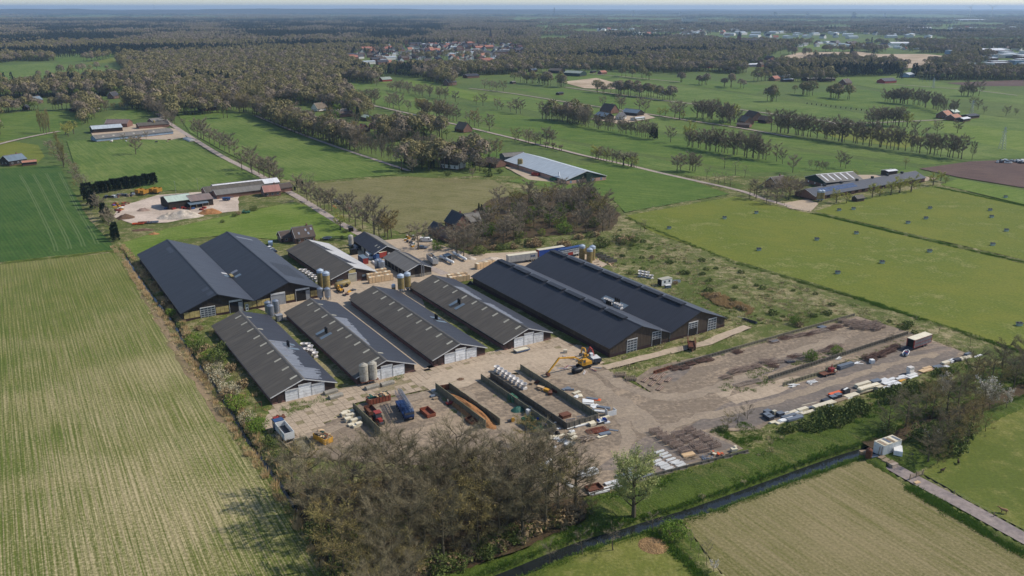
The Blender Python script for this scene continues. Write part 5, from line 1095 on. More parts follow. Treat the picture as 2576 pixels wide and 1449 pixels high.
heap('straw_heap', 'light brown heap of old straw in the paddock corner', 'heap', 1645, 1372, 3.2, 3.0, .7, fieldmat('old_straw', S(170,140,98), S(128,104,72), S(190,162,116), az=0, streak=.1, patch=.4, fine=3, bmp=.5), 0, 8)
heap('sand_heap', 'pale sand heap behind the plywood crates', 'heap', 1235, 655, 6, 2, 1.3, M_sandp, R(20), 9); heap('sand_heap', 'grey sand bank beside the white gas tank', 'heap', 1178, 650, 4, 2.2, 1.2, M_sandp, R(-30), 10)
# ---------------------------------------------------------------- fans with white funnels
fan_m = MB().lathe([(.42,.55),(.78,1.35),(.82,1.35),(.82,1.42),(.74,1.42),(.40,.62)], 14).mesh('funnel', M_white); fan_b = MB().box(-.6,-.6,0,.6,.6,.5).lathe([(.45,.5),(.42,.56)], 12).mesh('housing', M_white); fan_r = MB().lathe([(.38,.6),(.38,.64)], 10).mesh('rotor', M_dgrey)
def fan(x, y, z, label, group, s=1.0):
    t = thing('exhaust_fan', label, 'fan', (x,y), RZ+random.uniform(-.1,.1), group, z, s); inst('housing', fan_b, t); f = inst('funnel', fan_m, t); inst('rotor', fan_r, t)
for i in range(8):
    a, b = g(1240,935), g(1318,986); tt = (i+.3+.5*(i//2)*.2)/8.4; fan(a[0]+(b[0]-a[0])*tt+EW[0]*1.0, a[1]+(b[1]-a[1])*tt+EW[1]*1.0, .06, 'white funnel fan in the row along the dark concrete wall', 'fans along the concrete wall', 1.15)
for u, v in ((763,876),(775,876),(782,882),(770,889),(780,891),(788,893),(794,899)): fan(*g(u,v), .1, 'white funnel fan lying between the first two poultry houses', 'fans between the poultry houses', 1.1)
for i in range(11): fan(*g(757+i*3.9+(i%2)*7, 686+i*2.3-(i%2)*2), .06, 'white funnel fan stacked beside the pale-roofed hall', 'fans beside the hall', 1.0)
for i in range(7): fan(*g(1610+(i%4)*9.5, 697+(i//4)*-6.5+(i%4)*1.6), .1, 'white funnel fan on the pallet in the rough ground', 'fans in the rough ground', 1.05)
for q, (yy, n) in enumerate(((33.0,3),(27.5,3))):
    for i in range(n):
        x, y = FB.location[0]+EW[0]*24.4+EL[0]*(yy-i*1.25), FB.location[1]+EW[1]*24.4+EL[1]*(yy-i*1.25)
        fan(x, y, 3.6, 'white funnel fan in the roof valley of the long double barn', 'fans in the roof valley')
on_roof(FB, 27.4, 24.5, -1, 6, 2.4, M_blues, 'repair_sheet'); on_roof(FB, 27.4, 31, -1, 6, 2.2, M_blues, 'repair_sheet')
for x, y in ((22.6,30.2),(22.6,29.2),(22.6,28.2),(26.6,30.6),(26.6,29.6),(26.6,28.6)): chimney(FB, x, y, 1.4, .33)
# ---------------------------------------------------------------- lorries, diggers and other vehicles
wheel_m = {}
def wheels(t, pts, r=.5, w=.3, rim=M_steel):
    k = (round(r,2), round(w,2), rim.name)
    if k not in wheel_m: wheel_m[k] = (MB().lathe([(r*.55,-w/2),(r*.92,-w/2),(r,-w*.3),(r,w*.3),(r*.92,w/2),(r*.55,w/2)], 14, axis='y', cap=True).mesh('tyre', M_tyre), MB().lathe([(r*.5,-w*.53),(r*.5,w*.53)], 10, axis='y').mesh('rim', rim))
    for x, y in pts:
        q = inst('wheel', wheel_m[k][0], t, (x,y,r)); inst('rim', wheel_m[k][1], q)
def openbox(t, name, x0, y0, z0, x1, y1, z1, mat, th=.08, ribs=0, inner=None):
    m = MB().box(x0,y0,z0,x1,y1,z0+th)
    m.box(x0,y0,z0+th,x0+th,y1,z1).box(x1-th,y0,z0+th,x1,y1,z1).box(x0+th,y0,z0+th,x1-th,y0+th,z1).box(x0+th,y1-th,z0+th,x1-th,y1,z1)
    for i in range(ribs):
        x = x0+(x1-x0)*(i+.5)/ribs; m.box(x-.06,y0-.07,z0,x+.06,y0-.001,z1).box(x-.06,y1+.001,z0,x+.06,y1+.07,z1)
    return m.build(name, mat, t)
def rubbish(t, x0, y0, x1, y1, z, n, seed, mats, s=1.2):
    r = random.Random(seed)
    for i in range(n):
        MB().cbox(r.uniform(x0,x1), r.uniform(y0,y1), z+r.uniform(0,.5), r.uniform(.4,1.6)*s, r.uniform(.1,.7)*s, r.uniform(.05,.2), r.uniform(0,3), 0, r.uniform(-.4,.4)).build('debris', r.choice(mats), t)
# tipper lorry
t = thing('tipper_lorry', 'white tipper lorry with blue cab beside the low wall', 'lorry', g(714,1096), hd((728,1112),(698,1076)))
openbox(t, 'tipper_body', -4.6,-1.25,1.1,2.3,1.25,2.9, M_wht, .1, 8); MB().box(-4.4,-1.1,1.25,2.2,1.1,1.6).build('load', M_dgrey, t); MB().box(-4.4,-.45,.75,4.2,.45,1.08).build('chassis', M_dgrey, t)
for y in (-1.27, 1.255): MB().box(-4.5,y,2.1,2.2,y+.015,2.35).build('stripe', M_navy, t)
c = MB(); extr(c, [(2.5,.7),(4.6,.7),(4.7,1.7),(4.45,2.9),(2.5,3.0)], -1.2, 1.2); cb = c.build('cab', M_blue, t); MB().slab([(4.72,-1.0,1.75),(4.72,1.0,1.75),(4.5,1.0,2.7),(4.5,-1.0,2.7)], .02).build('windscreen', M_glass, cb)
for y in (-1.215,1.205): MB().box(3.3,y,1.8,4.2,y+.01,2.6).build('side_window', M_glass, cb)
wheels(t, [(x,y) for x in (-3.6,-2.4,3.6) for y in (-1.05,1.05)], .5, .32)
# red skip full of waste, orange, yellow and green skips
def skip(u, v, rz, L, W, H, mat, label, fill=0, seed=1, inner=None, group=None):
    t = thing('skip', label, 'skip', g(u,v), rz, group); openbox(t, 'body', -L/2,-W/2,.15,L/2,W/2,H, mat, .07, 7)
    if inner: MB().box(-L/2+.08,-W/2+.08,.23,L/2-.08,W/2-.08,.27).build('floor', inner, t)
    for y in (-W/4, W/4): MB().box(-L/2,y-.08,0,L/2,y+.08,.15).build('runner', M_dgrey, t)
    if fill: MB().box(-L/2+.1,-W/2+.1,.3,L/2-.1,W/2-.1,H-.15).build('load', M_timb, t); rubbish(t, -L/2+.5,-W/2+.4,L/2-.5,W/2-.4, H-.1, fill, seed, [M_ply, M_timb, M_rust, M_cream, M_tarp, M_dgrey])
    return t
skip(952, 1010, hd((930,1016),(975,1005)), 6.2, 2.4, 1.7, M_rustL, 'red skip heaped with broken timber and boards', 46, 3)
skip(1076, 1042, RZ+math.pi/2, 4.6, 2.4, 1.1, M_rustL, 'empty orange skip between blue crane and mossy wall', 0, 1, M_rustL); skip(813, 1108, RZ+.25+math.pi/2, 5.0, 2.4, 1.5, M_yel, 'yellow skip filled with rubbish bags and boards', 30, 9)
skip(1338, 1075, RZ+math.pi/2, 6.4, 2.4, 1.7, M_green, 'green skip with rusty inside beside the short ribbed wall', 0, 1, M_rust); skip(1186, 1062, RZ+math.pi/2, 3.5, 2.0, .9, M_rust, 'low rusty bin against the mossy wall near the wood')
skip(1385, 1225, RZ, 1, 1, .4, M_rust, 'small rusty bin under the bare trees'); skip(1494, 1232, hd((1475,1238),(1505,1230)), 3.6, 2.4, .8, M_rust, 'flat rusty tray beside the low edging wall')
# tractor with dump trailer
h = hd((938,1046),(956,1066)); t = thing('tractor', 'red tractor with black front beside the tall mossy wall', 'tractor', g(951,1061), h)
MB().box(-.9,-.75,.7,.9,.75,1.4).build('body', M_red, t); MB().box(.9,-.45,.75,2.4,.45,1.55).build('bonnet', M_red, t); cb = MB(); extr(cb, [(-1.0,1.4),(.8,1.4),(.65,2.7),(-.8,2.7)], -.75,.75); c = cb.build('cab', M_glass, t); MB().box(-1.0,-.85,2.7,.85,.85,2.85).build('cab_roof', M_red, c)
wheels(t, [(-.6,-.95),(-.6,.95)], .85, .5, M_red); wheels(t, [(1.9,-.8),(1.9,.8)], .6, .4, M_red); MB().box(2.4,-.5,.5,3.0,.5,1.0).build('front_weight', M_dgrey, t)
t = thing('dump_trailer', 'rusty dump trailer hitched to the red tractor', 'trailer', g(933,1042), h); openbox(t, 'body', -2.2,-1.1,.8,2.0,1.1,1.7, M_rust, .07, 5); wheels(t, [(-.6,-1.05),(-.6,1.05)], .5, .3); MB().tube([(2.0,0,.8),(3.2,0,.6)], .08, 4).build('drawbar', M_dgrey, t)
# folded tower crane
h = hd((1003,1012),(1034,1064)); t = thing('mobile_crane', 'blue folded tower crane on its carrier in the works yard', 'crane', g(1019,1040), h)
MB().box(-5.2,-1.25,.9,4.6,1.25,1.5).build('carrier', M_navy, t); MB().box(3.4,-1.2,1.5,5.0,1.2,2.9).build('cab', M_blue, t); MB().box(-1.0,-1.2,1.5,1.6,1.2,2.7).build('winch_house', M_blue, t); MB().box(4.0,-1.22,2.0,5.03,1.22,2.6).build('windscreen', M_glass, t)
wheels(t, [(x,y) for x in (-4.2,-2.9,-1.6,2.6,3.9) for y in (-1.1,1.1)], .52, .34)
def lattice(t, name, x0, x1, y, z, s, mat, n=10):
    m = MB()
    for a in (-s,s):
        for b in (-s,s): m.bar((x0,y+a,z+b),(x1,y+a,z+b),.06)
    for i in range(n):
        xa, xb = x0+(x1-x0)*i/n, x0+(x1-x0)*(i+1)/n
        m.bar((xa,y-s,z-s),(xb,y-s,z+s),.035).bar((xa,y+s,z-s),(xb,y+s,z+s),.035).bar((xa,y-s,z+s),(xb,y+s,z+s),.035).bar((xa,y-s,z-s),(xb,y+s,z-s),.035)
    return m.build(name, mat, t)
lattice(t, 'mast', -6.4, 5.0, -.55, 3.4, .42, M_blue, 12); lattice(t, 'jib', -6.6, 5.6, .5, 3.5, .38, M_steel, 12); lattice(t, 'jib_top', -5.8, 4.4, 0, 4.4, .3, M_steel, 10)
# excavators
def excavator(u, v, rz, label, body, arm, pts, scale=1.0, wheeled=False, bucket=M_dgrey):
    t = thing('excavator', label, 'excavator', g(u,v), rz, s=scale)
    if wheeled: MB().box(-1.6,-.6,.6,1.6,.6,1.1).build('undercarriage', M_dgrey, t); wheels(t, [(x,y) for x in (-1.2,1.2) for y in (-1,1)], .55, .45)
    else:
        for y in (-1.15,1.15):
            c = MB(); extr(c, [(-1.8,.35),(-1.5,0),(1.5,0),(1.8,.35),(1.8,.6),(1.5,.9),(-1.5,.9),(-1.8,.6)], y-.3, y+.3); c.build('track', M_tyre, t)
        MB().box(-1.0,-.85,.45,1.0,.85,.95).build('undercarriage', M_dgrey, t)
    z = 1.1; MB().lathe([(.8,.95),(.8,1.12)], 12).build('slew_ring', M_dgrey, t)
    MB().box(-2.1,-1.3,z,1.2,1.3,z+1.0).build('upper_body', body, t); MB().box(-2.5,-1.25,z,-2.1,1.25,z+1.15).build('counterweight', M_dgrey, t)
    c = MB(); extr(c, [(.1,z+.2),(1.5,z+.2),(1.45,z+1.2),(1.1,z+1.95),(.1,z+1.95)], .35, 1.3); cb = c.build('cab', body, t); MB().slab([(1.53,.45,z+.9),(1.53,1.2,z+.9),(1.15,1.2,z+1.85),(1.15,.45,z+1.85)], .02).box(.3,1.305,z+1.0,1.1,1.315,z+1.8).build('window', M_glass, cb)
    names = ['boom','stick']; k = 0
    for seg in pts[:-1] if False else [pts[:3], pts[2:4]]:
        m = MB()
        for (x0,z0),(x1,z1) in zip(seg[:-1], seg[1:]):
            L = math.hypot(x1-x0,z1-z0); nx, nz = -(z1-z0)/L*.24, (x1-x0)/L*.24
            extr(m, [(x0-nx,z0-nz),(x1-nx*.8,z1-nz*.8),(x1+nx*.8,z1+nz*.8),(x0+nx,z0+nz)], -.2,.2)
        m.build(names[k], arm, t); k += 1
    x, zz = pts[3]; m = MB(); extr(m, [(x-.1,zz+.2),(x+.5,zz-.1),(x+.5,zz-.7),(x-.1,zz-1.0),(x-.6,zz-.7)], -.55,.55); m.build('bucket', bucket, t)
    (x0,z0),(x1,z1) = pts[0], pts[1]; MB().tube([(x0+.5,0,z0-.5),(x0+(x1-x0)*.6,0,z0+(z1-z0)*.6-.2)], .09, 6).build('ram', M_steel, t)
    return t
h = hd((1480,925),(1386,950)); excavator(1468, 924, h, 'yellow long-reach excavator with its arm stretched over the concrete wall', M_yel, M_yel, [(.6,2.0),(3.2,3.9),(8.8,4.9),(12.6,1.2)], 1.0, False, M_rust)
excavator(1495, 912, hd((1500,915),(1470,890)), 'orange and white wheeled excavator with red arm beside the barn', M_wht, M_red, [(.6,2.0),(1.6,3.6),(3.2,3.9),(4.6,1.6)], .95, True)
excavator(1478, 908, hd((1478,915),(1448,893)), 'small yellow excavator behind the long-reach machine', M_yel, M_yel, [(.6,2.0),(2.2,4.2),(4.2,3.8),(5.0,1.2)], .8)
t = thing('fuel_tank', 'black tank lying beside the yellow long-reach excavator', 'tank', g(1452,938), h); MB().lathe([(.7,-1.6),(.85,-1.2),(.85,1.2),(.7,1.6)], 12, 0,0,.85, axis='x').build('shell', M_black, t, True)
r = random.Random(5)
for i, (u, v, c) in enumerate(((1420,900,'r'),(1430,902,'w'),(1438,899,'r'),(1415,928,'w'),(1425,925,'r'),(1436,922,'w'),(1445,930,'w'),(1492,932,'w'),(1502,926,'w'),(1470,938,'w'))):
    t = thing('pole_bundle', 'bundle of red and white poles on the ground around the diggers', 'poles', g(u,v), r.uniform(0,3), 'red and white pole bundles')
    for k in range(7): MB().bar((-1.4+r.uniform(-.2,.2), k*.12-.4, .06+.1*(k%3)), (1.4+r.uniform(-.2,.2), k*.12-.4+r.uniform(-.2,.2), .06+.1*(k%3)), .05).build('pole', M_red if (k+i) % 3 == 0 else M_wht, t)
t = thing('liquid_tote', 'yellowed plastic liquid tote behind the diggers', 'tote', g(1422,888), 0); MB().box(-.55,-.5,.15,.55,.5,1.1).build('tank', M_cream, t); MB().box(-.6,-.55,0,.6,.55,.14).build('pallet', M_timb, t)
# telehandler
h = hd((850,722),(862,738)); t = thing('telehandler', 'yellow telehandler in the back yard beside the ochre silos', 'telehandler', g(856,733), h); MB().box(-1.8,-.9,.7,1.6,.9,1.3).build('body', M_yel, t); MB().box(-.5,.1,1.3,.8,.9,2.3).build('cab', M_glass, t); MB().box(-.55,.05,2.3,.85,.95,2.4).build('cab_roof', M_dgrey, t); m = MB(); extr(m, [(-1.7,1.7),(2.6,.9),(2.6,1.25),(-1.7,2.1)], -.5,-.1); m.build('boom', M_yel, t); MB().box(2.6,-1.0,.2,2.75,.5,.9).build('fork_carriage', M_dgrey, t); wheels(t, [(x,y) for x in (-1.2,1.2) for y in (-.95,.95)], .6, .4, M_yel)
for u, v, m in ((878,735,M_yel),(884,732,M_dgrey),(891,730,M_steel),(873,741,M_rust),(866,744,M_dgrey)):
    t = thing('farm_implement', 'small tool attachment lying in the yard near the telehandler', 'implement', g(u,v), random.uniform(0,3), 'attachments near the telehandler'); MB().box(-.8,-.4,.05,.8,.4,.35).build('frame', m, t); MB().bar((-.8,0,.4),(.8,.2,.7),.08).build('arm', m, t)
# cars and vans
def car(u, v, rz, col, label, van=False, L=4.3, group=None):
    t = thing('van' if van else 'parked_car', label, 'van' if van else 'car', g(u,v), rz, group); W = .88 if not van else .95
    if van: prof = [(-L/2,.35),(L/2,.35),(L/2,.95),(L/2-.5,1.1),(L/2-1.2,1.95),(-L/2+.1,2.0),(-L/2,1.8)]
    else: prof = [(-L/2,.35),(L/2,.35),(L/2,.75),(L/2-.25,.85),(L/2-1.1,.92),(-L/2+.9,.95),(-L/2+.1,.92),(-L/2,.7)]
    m = MB(); extr(m, prof, -W, W); b = m.build('body', col, t)
    if van: MB().slab([(L/2-.52,-.8,1.14),(L/2-.52,.8,1.14),(L/2-1.15,.75,1.9),(L/2-1.15,-.75,1.9)], .03).box(L/2-1.9,-W-.012,1.25,L/2-1.2,-W,1.75).box(L/2-1.9,W,1.25,L/2-1.2,W+.012,1.75).build('window', M_glass, b)
    else:
        g2 = MB(); k = len(prof); a = [(L/2-1.15,.9),(L/2-1.75,1.42),(-L/2+1.2,1.45),(-L/2+.35,.93)]; V = [(x, s*(W-.03 if z < 1 else W-.2), z) for s in (-1,1) for x, z in a]; g2.add(V, [(0,1,2,3),(7,6,5,4),(0,4,5,1),(1,5,6,2),(2,6,7,3)]); c = g2.build('greenhouse', M_glass, b); MB().slab([(L/2-1.8,-W+.2,1.44),(L/2-1.8,W-.2,1.44),(-L/2+1.25,W-.2,1.47),(-L/2+1.25,-W+.2,1.47)][::-1], .03).build('roof', col, c)
    wheels(t, [(x,y) for x in (-L/2+.8,L/2-.85) for y in (-W+.08,W-.08)], .33, .2); return t
M_cgrey = P('car_grey', S(96,102,112), .25, .4); M_cdark = P('car_dark', S(38,42,52), .25, .3); M_cblue = P('car_pale_blue', S(150,168,190), .25, .3)
car(681, 617, hd((681,620),(681,610)), M_cblue, 'pale blue van parked beside the brown-roofed house', True, 4.2); car(679, 628, hd((672,625),(688,630)), M_wht, 'white car parked beside the brown-roofed house'); car(687, 634, hd((680,631),(694,636)), M_cdark, 'dark car parked by the corner of the double barn')
car(845, 509, hd((838,506),(852,513)), M_cdark, 'dark car parked on the lane verge behind the cones', group='dark cars on the lane verge'); car(855, 515, hd((848,512),(862,519)), M_cdark, 'dark car parked on the lane verge behind the cones', group='dark cars on the lane verge'); car(878, 525, hd((870,522),(886,528)), M_rust, 'dark red van half hidden by the roadside trees', True)
car(1062, 626, hd((1055,626),(1070,626)), M_cgrey, 'grey car parked at the foot of the spreading tree'); car(1072, 608, hd((1066,608),(1080,608)), M_wht, 'white camper parked behind the spreading tree', True, 5.5); car(894, 628, hd((890,622),(898,634)), M_cdark, 'dark van parked between white silo and black-roofed shed', True, 4.4)
car(930, 648, hd((922,641),(936,655)), M_wht, 'white and red camper van between hall and shed', True, 6.0); car(2256, 1143, hd((2256,1150),(2254,1128)), M_wht, 'white vehicle parked beside the white container', True, 4.6)
# trailers and boxes
def trailer(u, v, rz, L, W, H, side, roof, label, ribs=0, z0=1.1, front=None, wheelsx=None, legs=True):
    t = thing('trailer', label, 'trailer', g(u,v), rz); m = MB().box(-L/2,-W/2,z0,L/2,W/2,z0+H-.05); m.build('box_body', side, t); MB().box(-L/2-.02,-W/2-.02,z0+H-.05,L/2+.02,W/2+.02,z0+H+.03).build('roof', roof, t)
    MB().box(-L/2,-.5,z0-.25,L/2,.5,z0-.005).build('chassis', M_dgrey, t)
    if front: MB().box(-L/2-.03,-W/2-.01,z0,-L/2-.005,W/2+.01,z0+H).build('end_door', front, t)
    for i in range(ribs):
        x = -L/2+L*(i+.5)/ribs
        for y in (-W/2-.03, W/2+.005): MB().box(x-.06,y,z0+.1,x+.06,y+.025,z0+H-.1).build('side_post', M_gdoor, t)
    wheels(t, [(x,y) for x in (wheelsx or (L*.2,L*.3,L*.4)) for y in (-W/2+.2,W/2-.2)], .48, .3)
    if legs: MB().box(-L*.35,-.7,0,-L*.35+.12,-.58,z0-.2).box(-L*.35,.58,0,-L*.35+.12,.7,z0-.2).build('landing_leg', M_steel, t)
    return t
M_curt = P('curtain_side', S(186,184,178), .6, var=.2, scale=1.2); M_bcurt = P('blue_curtain', S(40,70,140), .5, var=.15); M_cattle = boardmat('slatted_side', S(120,112,114), S(164,156,154), .3)
t = trailer(1313, 660, hd((1282,663),(1342,655)), 13.2, 2.5, 2.7, M_curt, M_cream, 'white curtain-sided trailer behind the long double barn', 6)
for i, x in enumerate((3.4,4.2,4.9)): MB().box(x,-1.30,2.2,x+.5,-1.285,3.0).build('blue_logo', M_blue, t)
t = trailer(1385, 645, hd((1350,648),(1414,638)), 12.8, 2.5, 2.7, M_bcurt, M_cream, 'blue curtain trailer with red end behind the long double barn', 0, front=M_red)
# car transporter deck trailer with advert
t = thing('livestock_trailer', 'multi-deck white and blue trailer next to the three ochre silos', 'trailer', g(1436,645), hd((1414,651),(1462,641)))
for k in range(4): MB().box(-6,-1.25,.9+k*.8,6,1.25,1.0+k*.8).build('deck', M_wht if k else M_dgrey, t)
for i in range(9):
    for y in (-1.28,1.2): MB().box(-6+i*1.48,y,1.0,-5.9+i*1.48,y+.07,3.9).build('post', M_gdoor, t)
MB().box(-5.9,-1.25,3.9,6,1.25,4.0).build('roof', M_navy, t); MB().box(.2,-1.34,1.1,5.8,-1.30,2.3).build('white_banner', M_wht, t); MB().box(-2.6,-1.34,1.1,.1,-1.30,2.3).build('red_banner', M_red, t); wheels(t, [(x,y) for x in (2,3.2,4.4) for y in (-1.05,1.05)], .48, .3)
for x, z, L in ((.6,1.95,1.5),(2.3,1.95,1.2),(3.7,1.95,1.6),(.6,1.6,1.2),(2.6,1.6,1.0)): MB().box(x,-1.352,z,x+L,-1.341,z+.18).build('dark_lettering', M_dgrey, t)
t = thing('livestock_trailer', 'red and grey livestock trailer with its ramp down on the asphalt strip', 'trailer', g(2310,872), hd((2294,880),(2340,864))); L = 9.0
MB().box(-L/2,-1.25,.9,L/2,1.25,3.5).build('body', M_cattle, t); MB().box(-L/2-.1,-1.3,3.5,L/2+.1,1.3,3.62).build('roof', M_cream, t)
for z in (.85,2.1,3.35): MB().box(-L/2,-1.30,z,L/2,-1.25,z+.14).build('red_rail', M_red, t)
for i in range(13): MB().box(-L/2+i*L/12-.04,-1.32,.9,-L/2+i*L/12+.04,-1.25,3.5).build('post', M_red if i in (0,12) else M_steel, t)
MB().box(-L/2-.06,-1.2,.95,-L/2-.005,1.2,3.4).build('rear_opening', M_dark, t); MB().box(-L/2-.12,-1.3,.9,-L/2-.02,-1.0,3.5).box(-L/2-.12,1.0,.9,-L/2-.02,1.3,3.5).build('door_post', M_red, t); MB().slab([(-L/2-.1,-1.1,.95),(-L/2-2.4,-1.1,.08),(-L/2-2.4,1.1,.08),(-L/2-.1,1.1,.95)][::-1], .08).build('ramp', M_dgrey, t); wheels(t, [(x,y) for x in (1.0,2.1) for y in (-1.05,1.05)], .45, .3)
t = thing('mesh_trailer', 'tall rusty mesh-sided farm trailer standing before the long double barn', 'trailer', g(1739,876), hd((1741,884),(1736,862))); openbox(t, 'bed', -2.6,-1.1,.9,2.6,1.1,1.5, M_rust, .08, 4)
m = MB()
for i in range(8):
    x = -2.6+i*5.2/7
    for y in (-1.1,1.1): m.bar((x,y,1.5),(x,y,3.0),.035)
for z in (2.0,2.5,3.0):
    for y in (-1.1,1.1): m.bar((-2.6,y,z),(2.6,y,z),.035)
    m.bar((-2.6,-1.1,z),(-2.6,1.1,z),.035).bar((2.6,-1.1,z),(2.6,1.1,z),.035)
m.build('mesh_sides', M_rustL, t); wheels(t, [(x,y) for x in (-1.2,.2) for y in (-1.0,1.0)], .55, .35); MB().tube([(-2.6,0,.9),(-4,0,.5)], .1, 4).build('drawbar', M_rust, t)
t = thing('open_trailer', 'battered grey open-topped trailer filled with scrap by the open shed', 'trailer', g(1088,662), hd((1072,645),(1102,672))); openbox(t, 'body', -4.5,-1.2,.9,4.5,1.2,3.0, M_curt, .08, 9); rubbish(t, -4,-.9,4,.9,2.3,24,4,[M_rust,M_timb,M_wht]); wheels(t, [(x,y) for x in (1.5,2.7) for y in (-1.05,1.05)], .48, .3)
t = thing('shipping_container', 'blue container with red door between hall and shed', 'container', g(914,660), hd((900,650),(922,666))); MB().box(-3,-1.2,0,3,1.2,2.5).build('body', M_blue, t); MB().box(-3.02,-1.22,2.5,3.02,1.22,2.56).build('roof', M_blues, t); MB().box(3.005,-1.15,.05,3.05,1.15,2.45).build('door', M_red, t)
t = thing('box_lorry', 'red and blue box lorry with white roof at the black-roofed shed', 'lorry', g(962,650), hd((948,652),(976,645))); MB().box(-2.2,-1.2,.9,3,1.2,3.1).build('box_body', M_red, t); MB().box(-2.25,-1.22,3.1,3.05,1.22,3.16).build('roof', M_cream, t); m = MB(); extr(m, [(-4,.7),(-2.3,.7),(-2.3,2.6),(-3.6,2.6),(-4,1.6)], -1.15,1.15); m.build('cab', M_blue, t); wheels(t, [(x,y) for x in (-3.2,1.6) for y in (-1,1)], .48, .3)
for i in range(4):
    t = thing('bale', 'white wrapped bag heap beside the camper van', 'bag', g(938+i*3, 661+i*2.5), .3*i, 'white bags beside the camper van'); m, c = MB(), None; MB().lathe([(.3,0),(.6,.2),(.65,.6),(.35,.95),(.1,1.0)], 10).build('bag', M_white, t, True)
t = thing('tank_stack', 'black plastic tank block behind the pale-roofed hall', 'tank', g(890,640), .6); MB().box(-1.4,-1,0,1.4,1,2.4).build('body', M_black, t); 
for x in (-.9,0,.9): MB().lathe([(.3,2.4),(.3,2.6)], 10, x,0,0).build('lid', M_dgrey, t)
# plywood crates
def crate(u, v, rz, L, W, H, label, n=8, top=True, group=None):
    t = thing('plywood_crate', label, 'crate', g(u,v), rz, group); MB().box(-L/2,-W/2,.15,L/2,W/2,H).build('box', M_ply, t)
    for i in range(n+1):
        x = -L/2+L*i/n; MB().box(x-.05,-W/2-.03,.15,x+.05,-W/2-.001,H).build('batten', M_timb if i % 3 else M_ply, t)
    for y in (-W/3,0,W/3): MB().box(-L/2,y-.06,0,L/2,y+.06,.15).build('skid', M_timb, t)
    if top:
        for i in range(n): MB().box(-L/2+L*(i+.1)/n,-W/2+.2,H,-L/2+L*(i+.8)/n,W/2-.2,H+.05).build('lid_board', (M_cream, M_ply, M_timb)[i % 3], t)
    return t
h = hd((928,718),(990,708)); crate(958, 708, h, 9.6, 1.7, 2.4, 'front plywood crate of the long stack in the back yard'); crate(953, 700, h, 9.6, 1.7, 2.4, 'middle plywood crate of the long stack in the back yard'); crate(946, 693, h, 8.6, 1.7, 2.4, 'rear plywood crate of the long stack in the back yard')
h = hd((1190,678),(1250,664)); crate(1220, 672, h, 9.0, 2.0, 2.3, 'plywood crate standing behind the corner of the long double barn', 6); crate(1155, 708, hd((1120,712),(1180,703)), 8.0, 2.0, 2.3, 'plywood crate behind the roof of the fourth poultry house', 6); crate(1150, 702, hd((1120,712),(1180,703)), 8.0, 1.8, 2.3, 'rear plywood crate behind the fourth poultry house', 6); crate(1350, 668, hd((1330,672),(1370,662)), 6, 2, 1.6, 'low plywood crate between the two ridges of the long barn', 5); crate(1405, 660, hd((1385,664),(1430,655)), 7, 1.6, 1.5, 'low plywood crate before the multi-deck trailer', 5)
t = thing('tarpaulin', 'black tarpaulin draped over boards by the crate end', 'tarpaulin', g(1183,716), 0); m = MB(); m.add([(-1.6,-.8,0),(1.6,-.8,0),(1.4,.8,0),(-1.4,.8,0),(0,-.2,1.6),(.5,.5,1.2)], [(0,1,4),(1,2,5),(1,5,4),(2,3,5),(3,4,5),(3,0,4)]); m.build('sheet', M_black, t)
for i in range(5):
    t = thing('concrete_slab_stack', 'leaning concrete wall element in the row behind the three silos', 'slab', g(1505+i*9, 645+i*4.2), hd((1500,640),(1530,636)), 'leaning concrete elements'); MB().cbox(0,0,.75,4.2,.2,1.5).build('panel', M_conw2, t)
for i in range(14):
    u, v = 1500+random.uniform(0,48), 655+random.uniform(-4,18); t = thing('scrap_board', 'broken board in the scrap scattered behind the three silos', 'board', g(u,v), random.uniform(0,3), 'scrap behind the silos'); MB().cbox(0,0,.15,random.uniform(1,2.6),.5,.2,0,0,.1).build('board', random.choice([M_timb,M_rust,M_ply]), t)
# white site cabin in the rough ground
t = thing('site_cabin', 'white site cabin with dark end in the rough ground', 'cabin', g(1672,716), hd((1655,720),(1692,712))); MB().box(-2.6,-1.2,.2,2.6,1.2,2.5).build('body', M_wht, t); MB().box(-2.7,-1.3,2.5,2.7,1.3,2.62).build('roof', M_skyl, t); MB().box(-2.64,-1.15,.25,-2.605,1.15,2.45).build('end_opening', M_dark, t)
for x in (-1.1,1.2): MB().box(x-.4,-1.24,1.2,x+.4,-1.205,2.0).build('window', M_glass, t)
t = thing('storage_box', 'blue grey box in front of the white site cabin', 'box', g(1680,724), .3); MB().box(-1.1,-.6,0,1.1,.6,1.1).build('body', M_greyp, t); MB().box(-1.15,-.65,1.1,1.15,.65,1.16).build('lid', M_wht, t)
t = thing('storage_box', 'long pale box beside the white site cabin', 'box', g(1702,711), .2); MB().box(-1.4,-.6,0,1.4,.6,.9).build('body', M_wht, t); MB().box(-1.45,-.65,.9,1.45,.65,.96).build('lid', M_greyp, t)
t = thing('water_trough', 'long dark trough lying beyond the double barn corner', 'trough', g(1886,810), hd((1874,806),(1900,814))); openbox(t, 'body', -2.6,-.5,0,2.6,.5,.7, M_dgrey, .06); MB().cbox(-3.9,1.4,.12,3.6,.2,.2,.3).build('beam', M_cream, t)
